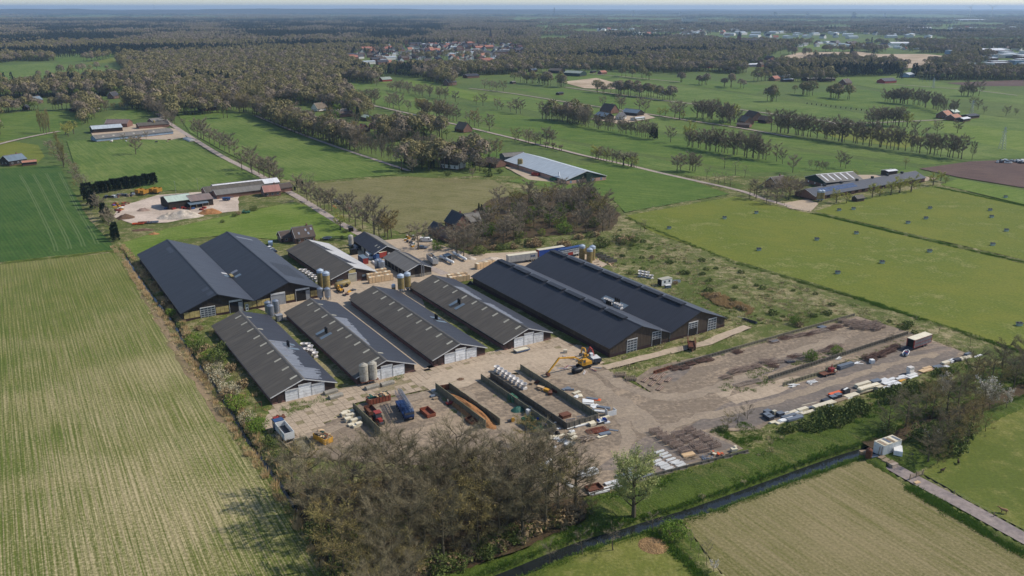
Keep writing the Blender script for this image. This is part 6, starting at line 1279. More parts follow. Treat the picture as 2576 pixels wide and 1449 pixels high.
# feed troughs on the slabs
for u, v, k in ((936,977,0),(974,968,1),(832,989,0),(845,1000,1)):
    t = thing('feed_trough', 'half-round concrete trough set down on the paving slabs', 'trough', g(u,v), hd((890,985),(925,975))+random.uniform(-.05,.05), 'concrete troughs on the slabs'); m = MB(); extr(m, [(-.85,.1),(.85,.1),(.85,.75),(.5,.95),(0,1.02),(-.5,.95),(-.85,.75)], -1.9, 1.9); q = m.build('trough', M_concw, t); q.rotation_euler = (0,0,math.pi/2); MB().box(-1.9,-.5,0,1.9,.5,.1).build('bearer', M_timb, t)
t = thing('flat_trailer', 'blue flatbed trailer with white load in front of the fourth poultry house', 'trailer', g(1312,884), hd((1298,887),(1330,879))); openbox(t, 'bed', -2.4,-1.1,.5,2.4,1.1,.9, M_steel, .06, 4); MB().box(-2.3,-1.0,.6,2.3,1.0,.8).build('load', M_cream, t); MB().box(-2.42,-1.13,.4,2.42,-1.1,.6).build('rail', M_blue, t); wheels(t, [(.2,-1),(.2,1)], .35, .2)
for u, v in ((1452,866),(1462,874),(1440,868)):
    t = thing('wire_crate', 'rusty wire frame lying on the cracked slabs', 'frame', g(u,v), random.uniform(0,1.5), 'wire frames on the slabs'); m = MB()
    for i in range(4): m.bar((-1.2,-.7+i*.47,.25),(1.2,-.7+i*.47,.25),.03).bar((-1.2+i*.8,-.7,.25),(-1.2+i*.8,.7,.25),.03)
    m.box(-1.2,-.7,0,-1.1,-.6,.25).box(1.1,.6,0,1.2,.7,.25); m.build('grid', M_rust, t)
# ---------------------------------------------------------------- stacked panels, racks and other stores in the yard
zB = lambda x, y: (1194.9+.14658*x, 974.8+.14658*y); zC = lambda x, y: (1446.5+.19531*x, 849+.19531*y); zD = lambda x, y: (1886.8+.17103*x, 867.9+.17103*y); zE = lambda x, y: (1572.2+.19005*x, 1069+.19005*y)
TL = lambda i, j: (lambda x, y: (644*i+x/4, 362.25*j+y/4))
CN = {M_wht.name: 'white', M_cream.name: 'cream', M_greyp.name: 'slate grey', M_dgrey.name: 'dark grey', M_ply.name: 'plywood', M_timb.name: 'brown timber', M_orng.name: 'orange', M_steel.name: 'galvanised', M_yel.name: 'yellow'}
_pm = {}
def panels(u, v, rz, L, W, n, mat, where, seed=None, th=.13, z0=.07, group=None):
    r = random.Random(seed if seed is not None else int(u*31+v*17)); k = (round(L,1), round(W,1), mat.name, th)
    if k not in _pm: _pm[k] = MB().cbox(0,0,0,L,W,th*.9).mesh('panel', mat)
    lab = ('stack of %s panels ' if n > 1 else '%s panel lying ')%CN.get(mat.name, 'grey')+where
    t = thing('panel_stack', lab, 'panels', g(u,v), rz+r.uniform(-.06,.06), group or 'panels '+where)
    if n > 1: MB().box(-L*.3,-W*.45,0.04,-L*.3+.1,W*.45,z0).box(L*.3-.1,-W*.45,0.04,L*.3,W*.45,z0).build('bearer', M_timb, t)
    for i in range(n):
        q = inst('panel', _pm[k], t, (r.uniform(-.12,.12)*(L/3), r.uniform(-.08,.08), z0+th*(i+.5)+.004), r.uniform(-.05,.05)); 
    return t
hR = hd(zD(900,950), zD(1270,840))
W = 'along the bank of the asphalt strip'
for x, y, L, w, n, m in ((650,1110,5.0,1.2,6,M_greyp),(530,1120,4.6,1.3,5,M_wht),(440,1150,3,1.2,3,M_cream),(830,1005,5.4,1.2,3,M_cream),(690,1050,3,1.2,3,M_greyp),(1090,905,7.5,1.3,7,M_cream),(1120,835,2.6,1.5,5,M_dgrey),(1330,825,4.4,1.2,4,M_timb),(1250,735,4.4,1.2,5,M_orng),(1490,750,4.6,1.6,3,M_cream),(1440,785,2.6,1.0,2,M_wht),(1650,610,5.4,1.2,8,M_cream),(1740,665,7.5,1.3,10,M_cream),(1890,655,2.2,1.3,8,M_cream),(1840,560,3.2,1.5,7,M_greyp),(1960,535,4,2.0,2,M_wht),(2060,560,4.8,1.0,2,M_wht),(2120,585,4.4,1.2,2,M_wht),(2010,625,3,1.0,1,M_wht),(2090,503,2.2,1.0,2,M_wht),(2235,468,2.4,.9,2,M_wht),(2210,494,3.2,.8,2,M_wht),(2240,532,2.2,.8,2,M_yel),(2385,450,3.6,1.2,3,M_wht),(2400,480,3.6,.9,2,M_wht),(1080,970,4,.9,2,M_greyp),(1060,995,2.4,1.2,3,M_greyp),(1190,920,1.8,1.0,3,M_greyp),(1320,880,3.6,1.0,1,M_greyp),(770,960,3.4,1.1,4,M_cream),(700,985,2.4,1.0,2,M_wht),(590,1010,4.4,.9,3,M_cream),(520,1025,3,1.0,3,M_wht),(560,1075,4.5,1.0,6,M_greyp),(335,1150,2,1.0,3,M_cream),(930,915,5,.5,2,M_greyp),(860,870,5,.15,1,M_cream)):
    panels(*zD(x,y), hR, L, w, n, m, W)
for x, y, L, w, n, m in ((1580,835,4.6,1.6,3,M_ply),(1600,815,3.4,.8,4,M_ply),(1720,800,3.2,2.2,2,M_greyp),(1790,795,2,1.2,1,M_wht),(1800,755,4,1.2,4,M_cream),(1850,740,3,1.4,4,M_wht),(1900,738,2.6,1.2,6,M_dgrey),(1965,722,3.6,1.4,5,M_cream),(2010,680,2.4,1.2,6,M_greyp),(2030,705,2,1.0,5,M_cream),(2110,690,4,.6,2,M_wht),(1430,890,4,.8,2,M_wht),(1340,910,3.4,.8,1,M_wht)):
    panels(*TL(3,2)(x,y), hR, L, w, n, m, 'near the red livestock trailer end of the asphalt')
for x, y in ((250,1015),(250,1065),(290,1095),(1215,800),(1290,770),(440,1045)):
    t = thing('plastic_crate', 'dark grey box standing among the stacked panels', 'box', g(*zD(x,y)), hR+random.uniform(-.1,.1), 'dark boxes among the panels'); MB().box(-.9,-.65,0.05,.9,.65,1.0).build('body', M_dgrey, t); MB().box(-.95,-.7,1.0,.95,.7,1.08).build('lid', M_greyp, t)
t = thing('insulation_stack', 'tall stack of white insulation blocks by the asphalt strip', 'blocks', g(*zD(2350,425)), hR)
for i in range(6): MB().cbox(random.uniform(-.1,.1), random.uniform(-.1,.1), .25+i*.36, 1.7, 1.3, .34, random.uniform(-.1,.1)).build('block', M_white, t)
t = thing('insulation_stack', 'pallet of pale bricks by the dark grey boxes', 'bricks', g(*zD(355,1020)), hR)
for i in range(5): MB().cbox(0,0,.2+i*.2,1.1,.9,.19,random.uniform(-.05,.05)).build('course', M_skyl, t)
t = thing('waste_bin', 'dark bin with white rim among stacked panels', 'bin', g(*zD(1400,705)), hR); openbox(t, 'body', -1.1,-.7,.1,1.1,.7,1.2, M_dgrey); MB().cbox(0,0,1.25,2.0,.5,.12,.2).build('plank', M_wht, t)
t = thing('liquid_tote', 'white cubic tote standing alone on the asphalt strip', 'tote', g(*zD(1790,270)), .2); MB().box(-.6,-.6,.15,.6,.6,1.25).build('tank', M_wht, t); MB().box(-.65,-.65,0.05,.65,.65,.14).build('pallet', M_timb, t)
panels(*zD(1400,330), hR, 6.0, 1.3, 9, M_greyp, 'beside the rusty flat trailer', th=.12)
t = thing('flat_trailer', 'rusty flat trailer carrying a red machine in the brambles', 'trailer', g(*zD(1140,440)), hR); MB().box(-2.8,-1.0,.75,2.8,1.0,.95).build('bed', M_rust, t); wheels(t, [(x,y) for x in (-1.6,1.8) for y in (-.9,.9)], .4, .25); MB().box(.6,-.7,.95,2.2,.7,1.9).build('machine_body', M_red, t); MB().tube([(1.2,0,1.9),(1.6,.2,2.9)], .15, 6).build('machine_arm', M_red, t); MB().box(1.7,-.95,1.0,2.4,-.71,1.6).build('panel', M_cream, t)
for (x, y, k) in ((620,605,8),(890,555,7),(1540,280,5),(1310,205,3)):
    t = thing('plank_heap', 'loose heap of white planks on the asphalt', 'planks', g(*zD(x,y)), hR, 'loose white planks')
    for i in range(k): MB().cbox(random.uniform(-.8,.8), random.uniform(-.7,.7), .12+.05*i, random.uniform(1.6,3.2), .35, .06, random.uniform(-.5,.5)).build('plank', M_wht, t)
t = thing('boat', 'small white motor boat with blue cover on the asphalt', 'boat', g(*zD(2295,140)), hd(zD(2270,170), zD(2320,100))); m = MB()
V = []; n = 9
for i in range(n):
    f = i/(n-1); x = -2.0+4.2*f; w = .85*(1-max(0,(f-.45)/.55)**2.2)+.02; V += [(x,-w,.85+.15*f),(x,-w*.7,.25+.3*max(0,f-.6)),(x,w*.7,.25+.3*max(0,f-.6)),(x,w,.85+.15*f)]
m.add(V, [(4*i+k,4*i+4+k,4*i+5+k,4*i+1+k) for i in range(n-1) for k in range(3)]+[(0,1,2,3)]); m.build('hull', M_wht, t, False)
MB().add([(-1.9,-.65,.8),(.9,-.55,.86),(.9,.55,.86),(-1.9,.65,.8)], [(0,1,2,3)]).build('cockpit_floor', M_navy, t); MB().box(-.4,-.4,.8,.1,.4,1.0).build('seat', M_red, t); MB().box(-2.1,-.2,.3,-1.95,.2,1.1).build('motor', M_dgrey, t); MB().box(-1.6,-.6,0.05,-1.3,.6,.26).box(1.0,-.4,0.05,1.3,.4,.3).build('cradle', M_timb, t)
MB().add([(V[4*i][0],V[4*i][1]*1.02,V[4*i][2]+.02) for i in range(n)]+[(V[4*i][0],V[4*i][1]*.8,V[4*i][2]+.02) for i in range(n)]+[(V[4*i][0],-V[4*i][1]*1.02,V[4*i][2]+.02) for i in range(n)]+[(V[4*i][0],-V[4*i][1]*.8,V[4*i][2]+.02) for i in range(n)], [(i,i+1,n+i+1,n+i) for i in range(n-1)]+[(3*n+i,3*n+i+1,2*n+i+1,2*n+i) for i in range(n-1)]).build('gunwale', M_white, t)
# steel pipe racks
M_pipe = P('rusty_pipe', S(158,138,122), .8, var=.35, dirt=S(92,62,48), dirt_amt=.6); M_pipeD = P('dark_rusty_pipe', S(112,86,74), .85, var=.35); M_pipeL = P('pale_pipe', S(172,156,140), .8, var=.3, dirt=S(110,86,70), dirt_amt=.5)
def layer_mesh(L=2.8, Wd=1.7, nb=6, mat=M_pipe, r=.045):
    m = MB()
    for y in (-Wd/2, Wd/2): m.bar((-L/2,y,0),(L/2,y,0),r*1.4)
    for i in range(nb): x = -L/2+L*i/(nb-1); m.bar((x,-Wd/2-.12,.03),(x,Wd/2+.12,.03),r)
    return m.mesh('frame_layer', mat)
LY = [layer_mesh(), layer_mesh(mat=M_pipeD), layer_mesh(mat=M_pipeL)]
post_m = MB().box(-.05,-.05,0,.05,.05,1).mesh('post', M_pipeL)
def rack(u, v, rz, n, label, group, kind=0, mess=.02, dz=.24):
    r = random.Random(int(u*13+v*7)); t = thing('pipe_rack', label, 'rack', g(u,v), rz+r.uniform(-.05,.05), group, .06)
    for i in range(n):
        q = inst('frame_layer', LY[kind], t, (r.gauss(0,mess*3), r.gauss(0,mess*3), .08+dz*i), r.gauss(0,mess)); q.rotation_euler[0] = r.gauss(0,mess*.5)
    if dz > .2:
        for x in (-1.35,1.35):
            for y in (-.85,.85): inst('post', post_m, t, (x,y,0), 0, (1,1,dz*n))
    return t
hK = hd((1635,1093.7),(1665,1087))
for x, y in ((405,110),(505,170),(585,230),(680,290),(705,150),(815,220),(850,90),(965,150),(945,290),(1075,215),(1020,350),(1180,290),(785,365)): rack(*zE(x,y), hK, 5, 'rusty pipe rack in the block of racks near the stream', 'block of pipe racks')
for x, y in ((590,500),(720,545)): rack(*zC(x,y), hK-.35, 4, 'pipe rack pair at the start of the concrete path', 'racks at the path', 0)
for x, y in ((900,555),(1005,510),(1120,490),(1200,550),(985,600),(1100,580),(1090,660),(1050,535)):
    t = thing('pipe_bundle', 'bundle of rusty pipes in the block beside the path end', 'pipes', g(*zC(x,y)), hK+.6, 'rusty pipe bundles', .06); r = random.Random(x)
    for k in range(14): MB().bar((-1.5+r.uniform(-.2,.2),-.6+.18*(k%7),.09+.16*(k//7)),(1.5+r.uniform(-.2,.2),-.6+.18*(k%7),.09+.16*(k//7)),.07).build('pipe', (M_pipe,M_pipeD,M_pipeL)[k%3], t)
for x, y in ((1290,410),(1400,400),(1495,350),(1620,315),(1720,295),(2100,195)): rack(*zC(x,y), hK+.1, 5, 'low pile of rusty pipe frames along the low wall', 'frame piles along the low wall', 1, .07, .13)
for x, y in ((1930,520),(2050,460),(2130,430),(2230,410),(2330,380),(2450,330),(2520,310)): rack(*zC(x,y), hK+random.uniform(-.3,.3), 5, 'tangled pile of pipe frames on the grassy strip', 'tangled frames on the grassy strip', 0, .16, .16)
for x, y in ((2130,615),(2230,590),(2330,565)): rack(*zC(x,y), hK, 3, 'low row of pipe frames beside the concrete patch', 'frames beside the concrete patch', 2, .05, .16)
T32 = TL(3,2)
for x, y in ((60,545),(160,510),(240,495),(330,480),(400,470),(480,450),(560,430),(640,415),(700,390)): rack(*T32(x,y), hK, 4, 'jumble of pipe frames along the long back wall', 'frames along the back wall', x % 3, .12, .15)
for i in range(11): rack(*T32(760+(i%4)*105+(i//4)*55, 345+(i//4)*32+(i%4)*8), hK, 5, 'stacked pipe rack in the far corner of the storage strip', 'racks in the far storage corner', 0, .04)
for x, y in ((30,760),(110,740),(200,735),(250,700),(320,690),(480,670),(570,640),(640,605),(690,590),(40,790)): rack(*T32(x,y), hK+random.uniform(-.4,.4), 4, 'tangled pipe frames heaped against the middle wall', 'frames against the middle wall', (x//10) % 3, .18, .16)
for x, y in ((1000,715),(1070,695),(1130,690),(1170,665),(1230,640),(1280,605),(1040,735)): rack(*T32(x,y), hK+.1, 7, 'dark rusty stack of frames near the motor boat', 'dark frames near the boat', 1, .06, .16)
for x, y, m in ((545,400,M_greyp),(60,540,M_greyp),(220,745,M_dgrey)):
    panels(*T32(x,y), hK, 2.6, 1.8, 3, m, 'on the storage strip between the low walls')
# white beams by the stream
for x, y in ((455,360),(505,392),(550,422),(605,462),(655,495),(710,512),(740,542),(790,560),(420,484),(450,518),(500,528),(530,558),(575,580),(612,606)):
    t = thing('beam_bundle', 'bundle of white plastic beams in the rows by the stream wall', 'beams', g(*zE(x,y)), hd(zE(480,440), zE(610,400))+random.uniform(-.05,.05), 'white beam bundles', .06)
    for k in range(5): MB().cbox(random.uniform(-.2,.2), -.32+.16*k, .1+.1*(k%2), 2.5, .14, .17).build('beam', M_wht, t)
panels(*zE(835,405), hK, 3.2, 1.4, 3, M_ply, 'behind the white beams'); 
for x, y in ((880,435),(860,465),(930,445)):
    t = thing('timber_heap', 'few brown timbers beside the plywood sheet', 'timber', g(*zE(x,y)), hK+random.uniform(-.5,.5), 'timbers beside the plywood'); 
    for k in range(4): MB().cbox(0,k*.25,.12,2.6,.2,.12,random.uniform(-.2,.2)).build('timber', M_timb, t)
t = thing('bracket_heap', 'heap of galvanised brackets beside the stream wall', 'brackets', g(*zE(1080,440)), hK)
for k in range(24): MB().cbox(random.uniform(-1.3,1.3), random.uniform(-.8,.8), .12+random.uniform(0,.3), .9,.12,.12, random.uniform(0,3)).build('bracket', M_steel, t)
for x, y in ((1175,390),(1275,408)):
    t = thing('red_debris', 'red broken plastic among boards at the stream wall', 'debris', g(*zE(x,y)), 0, 'red debris at the stream wall'); rubbish(t,-.8,-.5,.8,.5,.15,7,x,[M_orng,M_timb,M_cream,M_red],.8)
t = thing('concrete_block', 'broken pale block at the end of the stream wall', 'block', g(*zE(1440,350)), .3); MB().cbox(0,0,.45,1.5,1.0,.8).cbox(.5,.3,1.0,.6,.5,.4,.4).build('block', M_cream, t)
T23 = TL(2,3)
for i in range(6): panels(1364+i*13, 1174+i*9, hd((1364,1174),(1430,1220)), 3.2, 1.1, 2, M_wht, 'in the line from the wood to the edging wall')
for i in range(4): panels(1352+i*9, 1190-i*9, hd((1340,1200),(1395,1150)), 2.6, .5, 2, M_wht, 'leading out of the wood to the yard')
panels(1480, 1196, hd((1460,1200),(1500,1186)), 4.6, 1.5, 9, M_wht, 'standing alone on the dark yard', th=.14)
for x, y, L in ((1060,505,6),(1180,480,5),(1250,445,5),(1330,460,5),(1200,375,4),(1130,440,4),(1000,570,5),(880,610,5)): panels(*T23(x,y), hd((1540,1215),(1640,1190)), L, .9, 3, M_greyp if x % 20 else M_wht, 'behind the pale willow')
# junk beside the empty bay and round the skip
WB = 'strewn beside the digger wall'
for x, y, L, w, n, m, a in ((1560,30,2.6,1.2,2,M_greyp,.3),(1620,50,2.4,.6,3,M_greyp,-.4),(1740,95,2.4,1.0,2,M_cream,.2),(1810,150,1.8,1.0,2,M_cream,1.3),(1745,165,1.6,1,2,M_wht,.5),(1940,235,3,2.2,1,M_wht,-.5),(2030,205,4,1.3,1,M_orng,-.75),(2015,200,3.2,.9,2,M_greyp,-.75),(1920,300,2.4,.5,3,M_wht,-.7),(2060,330,2.4,1.6,1,M_wht,.2),(2200,350,3.6,1,2,M_greyp,-.7),(2150,425,3,.8,3,M_wht,-.7),(2110,400,3.2,.8,2,M_greyp,-.7),(2010,310,1.4,.9,2,M_wht,0)):
    panels(*zB(x,y), hK+a, L, w, n, m, WB)
t = thing('panel_corner', 'two upright white panels forming a corner beside the bay', 'panels', g(*zB(2330,470)), hK); MB().cbox(0,-.6,.75,2.6,.1,1.4).build('panel', M_wht, t); MB().cbox(1.3,.2,.75,.1,1.6,1.4).build('panel', M_wht, t); MB().cbox(-1.2,.4,.95,.1,1.2,1.6).build('panel', M_wht, t)
for x, y in ((1640,640),(1820,585)):
    t = thing('steel_barrier', 'row of galvanised fence frames leaning on the short ribbed wall', 'barrier', g(*zB(x,y)), hK-.05, 'leaning fence frames')
    for k in range(6): 
        q = MB().bar((-1.1+k*.42,0,.05),(-1.1+k*.42,.3,1.5),.05).bar((-.95+k*.42,0,.05),(-.95+k*.42,.3,1.5),.05).bar((-1.1+k*.42,0,.05),(-.95+k*.42,0,.05),.05).build('frame', M_steel, t)
    MB().bar((-1.2,.32,1.5),(1.3,.32,1.5),.06).build('rail', M_steel, t)
for x, y, L, w, n, m, a in ((1930,620,4,1,3,M_cream,.0),(1850,660,4.5,.5,3,M_wht,.1),(1700,690,4,.3,2,M_wht,.1),(2180,560,2.6,1.2,2,M_wht,.2),(2230,525,2.6,.6,3,M_cream,.15),(2010,650,1.6,1.2,6,M_cream,.1),(2260,610,1.6,.9,2,M_wht,0),(2230,815,3,1.1,4,M_greyp,.1),(2170,845,2.6,1.1,2,M_cream,.1),(2370,740,2.4,.6,1,M_greyp,-.7),(1660,770,1.4,.9,3,M_wht,.2),(1660,805,2,1.2,1,M_cream,.1),(1590,870,1.6,1.4,2,M_dgrey,1.3),(1690,870,2,1,3,M_cream,.3),(1400,850,4.4,.8,1,M_cream,.15),(1320,840,1.2,.8,2,M_cream,.2),(1310,880,1.4,1,2,M_cream,0),(1390,890,1.6,1.2,2,M_wht,-.4),(1445,935,1.2,.5,1,M_wht,-.8),(1500,915,2.2,1,2,M_greyp,.1),(1560,945,1.8,.9,2,M_greyp,-.3),(1610,990,2,1.3,4,M_wht,.2),(1670,975,1.4,.8,3,M_greyp,.3),(1440,715,1,.6,1,M_wht,0),(1380,610,.8,.5,1,M_wht,0),(1360,1030,.9,.7,2,M_wht,.4)):
    panels(*zB(x,y), hK+a, L, w, n, m, 'scattered between the ribbed walls and the pipe racks')
t = thing('plastic_sheets', 'bright blue curved plastic sheets on a rusty rack', 'plastic', g(*zB(2165,620)), hK); 
for k, (x, z) in enumerate(((-.9,.6),(.7,.7),(1.2,.6))):
    m = MB(); pts = [(math.cos(a)*.6, math.sin(a)*.8) for a in np.linspace(-.3,2.6,7)]
    for (a, b), (c, d) in zip(pts[:-1], pts[1:]): m.slab([(x+a*.4,-.5,z+b),(x+c*.4,-.5,z+d),(x+c*.4,.5,z+d),(x+a*.4,.5,z+b)], .03)
    m.build('sheet', M_bluep, t)
MB().cbox(0,0,.8,2.4,1.0,.12,.2).build('panel', M_wht, t)
LY.append(layer_mesh(3.6,2.2,10,M_rustL,.05)); rack(*zB(2150,740), hK, 2, 'rusty orange frame under the bright blue plastic', None, 3, .03, .3); rack(*zB(2040,760), hK, 2, 'rusty orange frame beside the bright blue plastic', None, 3, .03, .3)
t = thing('timber_heap', 'crossed heap of pale old timbers on the dark yard', 'timber', g(*zB(1920,900)), hK)
for k in range(26): MB().cbox(random.uniform(-1,1), random.uniform(-.9,.9), .15+.03*k, random.uniform(2.2,4), .14, .12, random.gauss(0,.25), 0, random.gauss(0,.08)).build('timber', (M_timb, M_pipeL)[k%2], t)
t = thing('rubbish_bags', 'pile of black plastic foil against the ribbed wall corner', 'foil', g(*zB(1330,800)), 0)
for k in range(7): MB().lathe([(.3,0),(.6,.25),(.45,.6),(.12,.75)], 8, random.uniform(-1.6,1.6), random.uniform(-.6,.6), .05).build('bag', M_black, t, True)
for x, y in ((620,205),(680,250)):
    t = thing('green_bin', 'green waste container beside the green tarpaulin', 'bin', g(*zB(x,y)), RZ, 'green waste containers', .06); MB().box(-.75,-.6,.1,.75,.6,1.25).build('body', M_green, t); MB().slab([(-.8,-.65,1.25),(.8,-.65,1.25),(.8,.65,1.45),(-.8,.65,1.45)], .06).build('lid', M_green, t)
heap('green_tarpaulin', 'crumpled dark green tarpaulin heap beside the concrete wall', 'tarpaulin', *zB(735,390), 2.1, 1.6, 1.1, M_tarp, RZ, 12, 22)
t = thing('white_cabinet', 'white cabinet with an upright panel by the concrete wall', 'cabinet', g(*zB(915,465)), RZ); MB().box(-.5,-.5,.06,.5,.5,1.5).build('body', M_wht, t); MB().cbox(.75,.1,1.05,.08,1.1,2.0).build('panel', M_greyp, t)
t = thing('rusty_crate', 'rusty brown crate at the end of the empty bay', 'crate', g(*zB(1545,505)), RZ, z=.06); MB().box(-1.3,-.9,0,1.3,.9,.75).build('body', M_rust, t); MB().box(-1.4,-1.0,.75,1.4,1.0,.85).build('lid', M_rust, t)
for x, y in ((1090,555),(1180,640),(1235,650),(1270,650),(1140,690)):
    t = thing('barrel', 'blue plastic barrel lying near the green skip', 'barrel', g(*zB(x,y)), random.uniform(0,3), 'blue barrels'); MB().lathe([(.25,-.5),(.32,-.42),(.34,0),(.32,.42),(.25,.5)], 12, 0,0,.36, axis='x').build('drum', M_bluep, t, True)
t = thing('yellow_wheel', 'machine with yellow wheel among the wood edge', 'machine', g(*zB(650,590)), .4); MB().lathe([(.25,-.2),(.55,-.2),(.6,0),(.55,.2),(.25,.2)], 12, 0,0,.62, axis='y').build('wheel', M_yel, t); MB().box(-1.4,-.3,.3,-.5,.3,.8).build('frame', M_dgrey, t)
for x, y, m in ((1120,30,M_ply),(1250,80,M_yel),(1290,110,M_rust),(1380,80,M_rust)):
    panels(*zB(x,y), RZ+random.uniform(0,2), 2.2, 1.0, 4, m, 'dumped in the empty concrete bay', th=.2)
for x, y, m in ((2420,750,M_timb),(2490,735,M_rust),(2530,825,M_timb)): panels(867.9+.19531*x, 817.6+.19531*y, RZ+.5, 2.6, .9, 4, m, 'at the head of the empty concrete bay')
# cream panel stacks beside the tall wall, small things round the crane
T12 = TL(1,2)
for x, y, n in ((905,1268,5),(955,1262,5),(890,1290,6),(940,1315,8),(965,1300,6),(930,1345,7),(985,1355,6),(1030,1335,5),(960,1385,3),(1035,1390,6),(1005,1400,4)): panels(*T12(x,y), RZ+.05, 1.6, 1.1, n, M_cream, 'in the block beside the tall mossy wall', th=.16)
for x, y, m in ((1130,925,M_greyp),(1165,955,M_timb),(1145,850,M_wht)): panels(867.9+.19531*x, 817.6+.19531*y, RZ, 1.4, .9, 3, m, 'at the grassy foot of the chip wall')
t = thing('plough', 'red implement standing against the chip wall', 'implement', g(867.9+.19531*1355, 817.6+.19531*1020), RZ); MB().box(-1.1,-.5,.2,1.1,.5,.7).build('frame', M_red, t); MB().tube([(-.6,0,.7),(-.7,0,1.6)], .08, 5).build('mast', M_wht, t); MB().box(-1,-.9,0,-.8,.9,.3).box(.8,-.9,0,1,.9,.3).build('tines', M_dgrey, t)
for x, y in ((205,1318),(262,1312)):
    t = thing('farm_implement', 'red and rusty machine on the slabs near the tipper lorry', 'implement', g(*T12(x,y)), .6, 'machines near the tipper lorry'); MB().box(-.8,-.5,.2,.8,.5,.6).build('frame', M_red if x < 240 else M_rust, t); MB().lathe([(.3,-.15),(.45,0),(.3,.15)], 10, .5,.5,.45, axis='y').build('disc', M_rust, t); MB().tube([(0,0,.6),(.2,0,1.2)], .07, 5).build('mast', M_rust, t)
t = thing('gate_frame', 'rusty upright frame at the corner of the first poultry house', 'frame', g(*T12(30,1240)), RZ); MB().bar((-.8,0,0),(-.8,0,2.6),.07).bar((.8,0,0),(.8,0,2.6),.07).bar((-.8,0,2.6),(.8,0,2.6),.07).bar((-.8,0,1.2),(.8,0,1.2),.05).build('frame', M_rust, t)
# storage strip grass and weeds: tufts
# behind the stream: container, tank, van, junk, gate
T33 = TL(3,3)
t = thing('white_container', 'white ribbed container on a blue base beside the stream', 'container', g(*T33(1190,210)), hd(T33(1120,235), T33(1290,175)), z=-.05)
MB().box(-3.1,-1.35,.5,3.1,1.35,3.3).build('body', M_wht, t); MB().box(-3.1,-1.36,.15,3.1,1.36,.5).build('base', M_navy, t); MB().box(-3.15,-1.4,3.3,3.15,1.4,3.4).build('roof', M_cream, t)
for i in range(20): MB().box(-3.05+i*.31,-1.39,.55,-2.93+i*.31,-1.352,3.25).build('rib', M_wht, t)
MB().bar((-3.3,-1.0,0),(-3.12,-1.0,3.0),.08).bar((-3.6,-.4,0),(-3.12,-.4,2.8),.08).build('leaning_plank', M_timb, t)
for i in range(6): MB().cbox(-2.4+i*.95, random.uniform(-.3,.3), 3.44, .8, 2.2, .05, random.uniform(-.1,.1)).build('roof_board', (M_timb, M_cream, M_greyp)[i%3], t)
t = thing('rusty_tank', 'upright rusty boiler tank beside the stream', 'tank', g(*T33(1008,272)), 0, z=-.05); MB().lathe([(.72,0),(.72,.9),(.75,.92),(.75,1.02),(.72,1.04),(.72,2.5),(.5,2.75),(.15,2.85),(.15,3.0)], 14).build('shell', M_rust, t)
for x, y, m in ((1140,280,M_timb),(1180,310,M_timb),(1230,330,M_timb),(1060,270,M_greyp),(1260,350,M_pipeL),(960,225,M_timb)): panels(*T33(x,y), random.uniform(0,1), 2.0, 1.0, 4, m, 'in the junk behind the hedge end', th=.2)
openbox(thing('water_trough', 'dark trough beside the white vehicle', 'trough', g(*T33(1385,245)), .1), 'body', -1.6,-.5,0,1.6,.5,.7, M_dgrey)
t = thing('field_gate', 'grey wooden gate across the asphalt road', 'gate', g(*T33(1425,485)), hd(T33(1425,485), T33(1555,435))); x1 = math.hypot(*(np.array(g(*T33(1555,435)))-np.array(g(*T33(1425,485)))))
for z in (.3,.6,.9,1.2): MB().box(.1,-.03,z,x1-.1,.03,z+.12).build('rail', M_timb, t)
for x in (0,x1/2,x1): MB().box(x-.09,-.09,0,x+.09,.09,1.5).build('post', M_timb, t)
t = thing('lean_to', 'weathered sheet roof of a shelter among the copse trees', 'shelter', g(*T33(1660,90)), .1); MB().slab([(-2.2,-1.4,2.0),(2.2,-1.4,2.0),(2.2,1.4,2.6),(-2.2,1.4,2.6)], .06).build('roof', M_roofB2, t)
for x in (-2,2):
    for y in (-1.2,1.2): MB().box(x-.06,y-.06,0,x+.06,y+.06,1.9+(y+1.2)*.2).build('post', M_timb, t)
t = thing('plank_stack', 'fresh boards lying on the road in front of the gate', 'planks', g(*T33(1500,515)), .4); MB().cbox(0,0,.15,1.6,.6,.1).cbox(0,.1,.26,1.5,.6,.1,.1).build('board', M_ply, t)
# fences
def fence(pts, label, step=6.0, h=1.1, rails=0, mat=M_timb, r=.06):
    Pw = GP(pts); t = thing('fence', label, 'fence', Pw[0]); ox, oy = Pw[0]; me = MB().box(-r,-r,0,r,r,h).mesh('post', mat); wires = MB()
    for (x0,y0),(x1,y1) in zip(Pw[:-1], Pw[1:]):
        L = math.hypot(x1-x0,y1-y0); n = max(1,int(L/step))
        for i in range(n): inst('post', me, t, (x0+(x1-x0)*i/n-ox, y0+(y1-y0)*i/n-oy, 0))
        for z in ((.5,.9) if not rails else (.35,.7,1.05)): wires.bar((x0-ox,y0-oy,z),(x1-ox,y1-oy,z),.008 if not rails else .05)
    wires.build('wire' if not rails else 'rail', M_steel if not rails else mat, t)
fence([(1570,536),(1690,514),(1850,490)], 'wire fence between deep green meadow and olive pasture'); fence([(2310,1198),(2400,1244),(2500,1300),(2576,1344)], 'post fence beside the asphalt road', 7)
fence([(1690,438),(1740,448),(1800,458),(1850,470)], 'dark rail fence along the gravel lane', 4, 1.1, 1, M_woodD); fence([(1968,512),(1990,528),(2035,533),(2045,530)], 'mesh fence round the concrete drive of the right-hand farm', 3); fence([(2010,434),(2100,410),(2180,417),(2240,424)], 'fence of the paddock behind the striped-roof barn', 8, 1.2)
fence([(2080,303),(2240,318),(2330,328)], 'row of old posts in the eastern meadow', 7, 1.3, 0, M_woodD, .2); fence([(2030,262),(2180,280),(2260,290)], 'row of pollard stumps in the meadow', 6, 1.8, 0, M_woodD, .3)
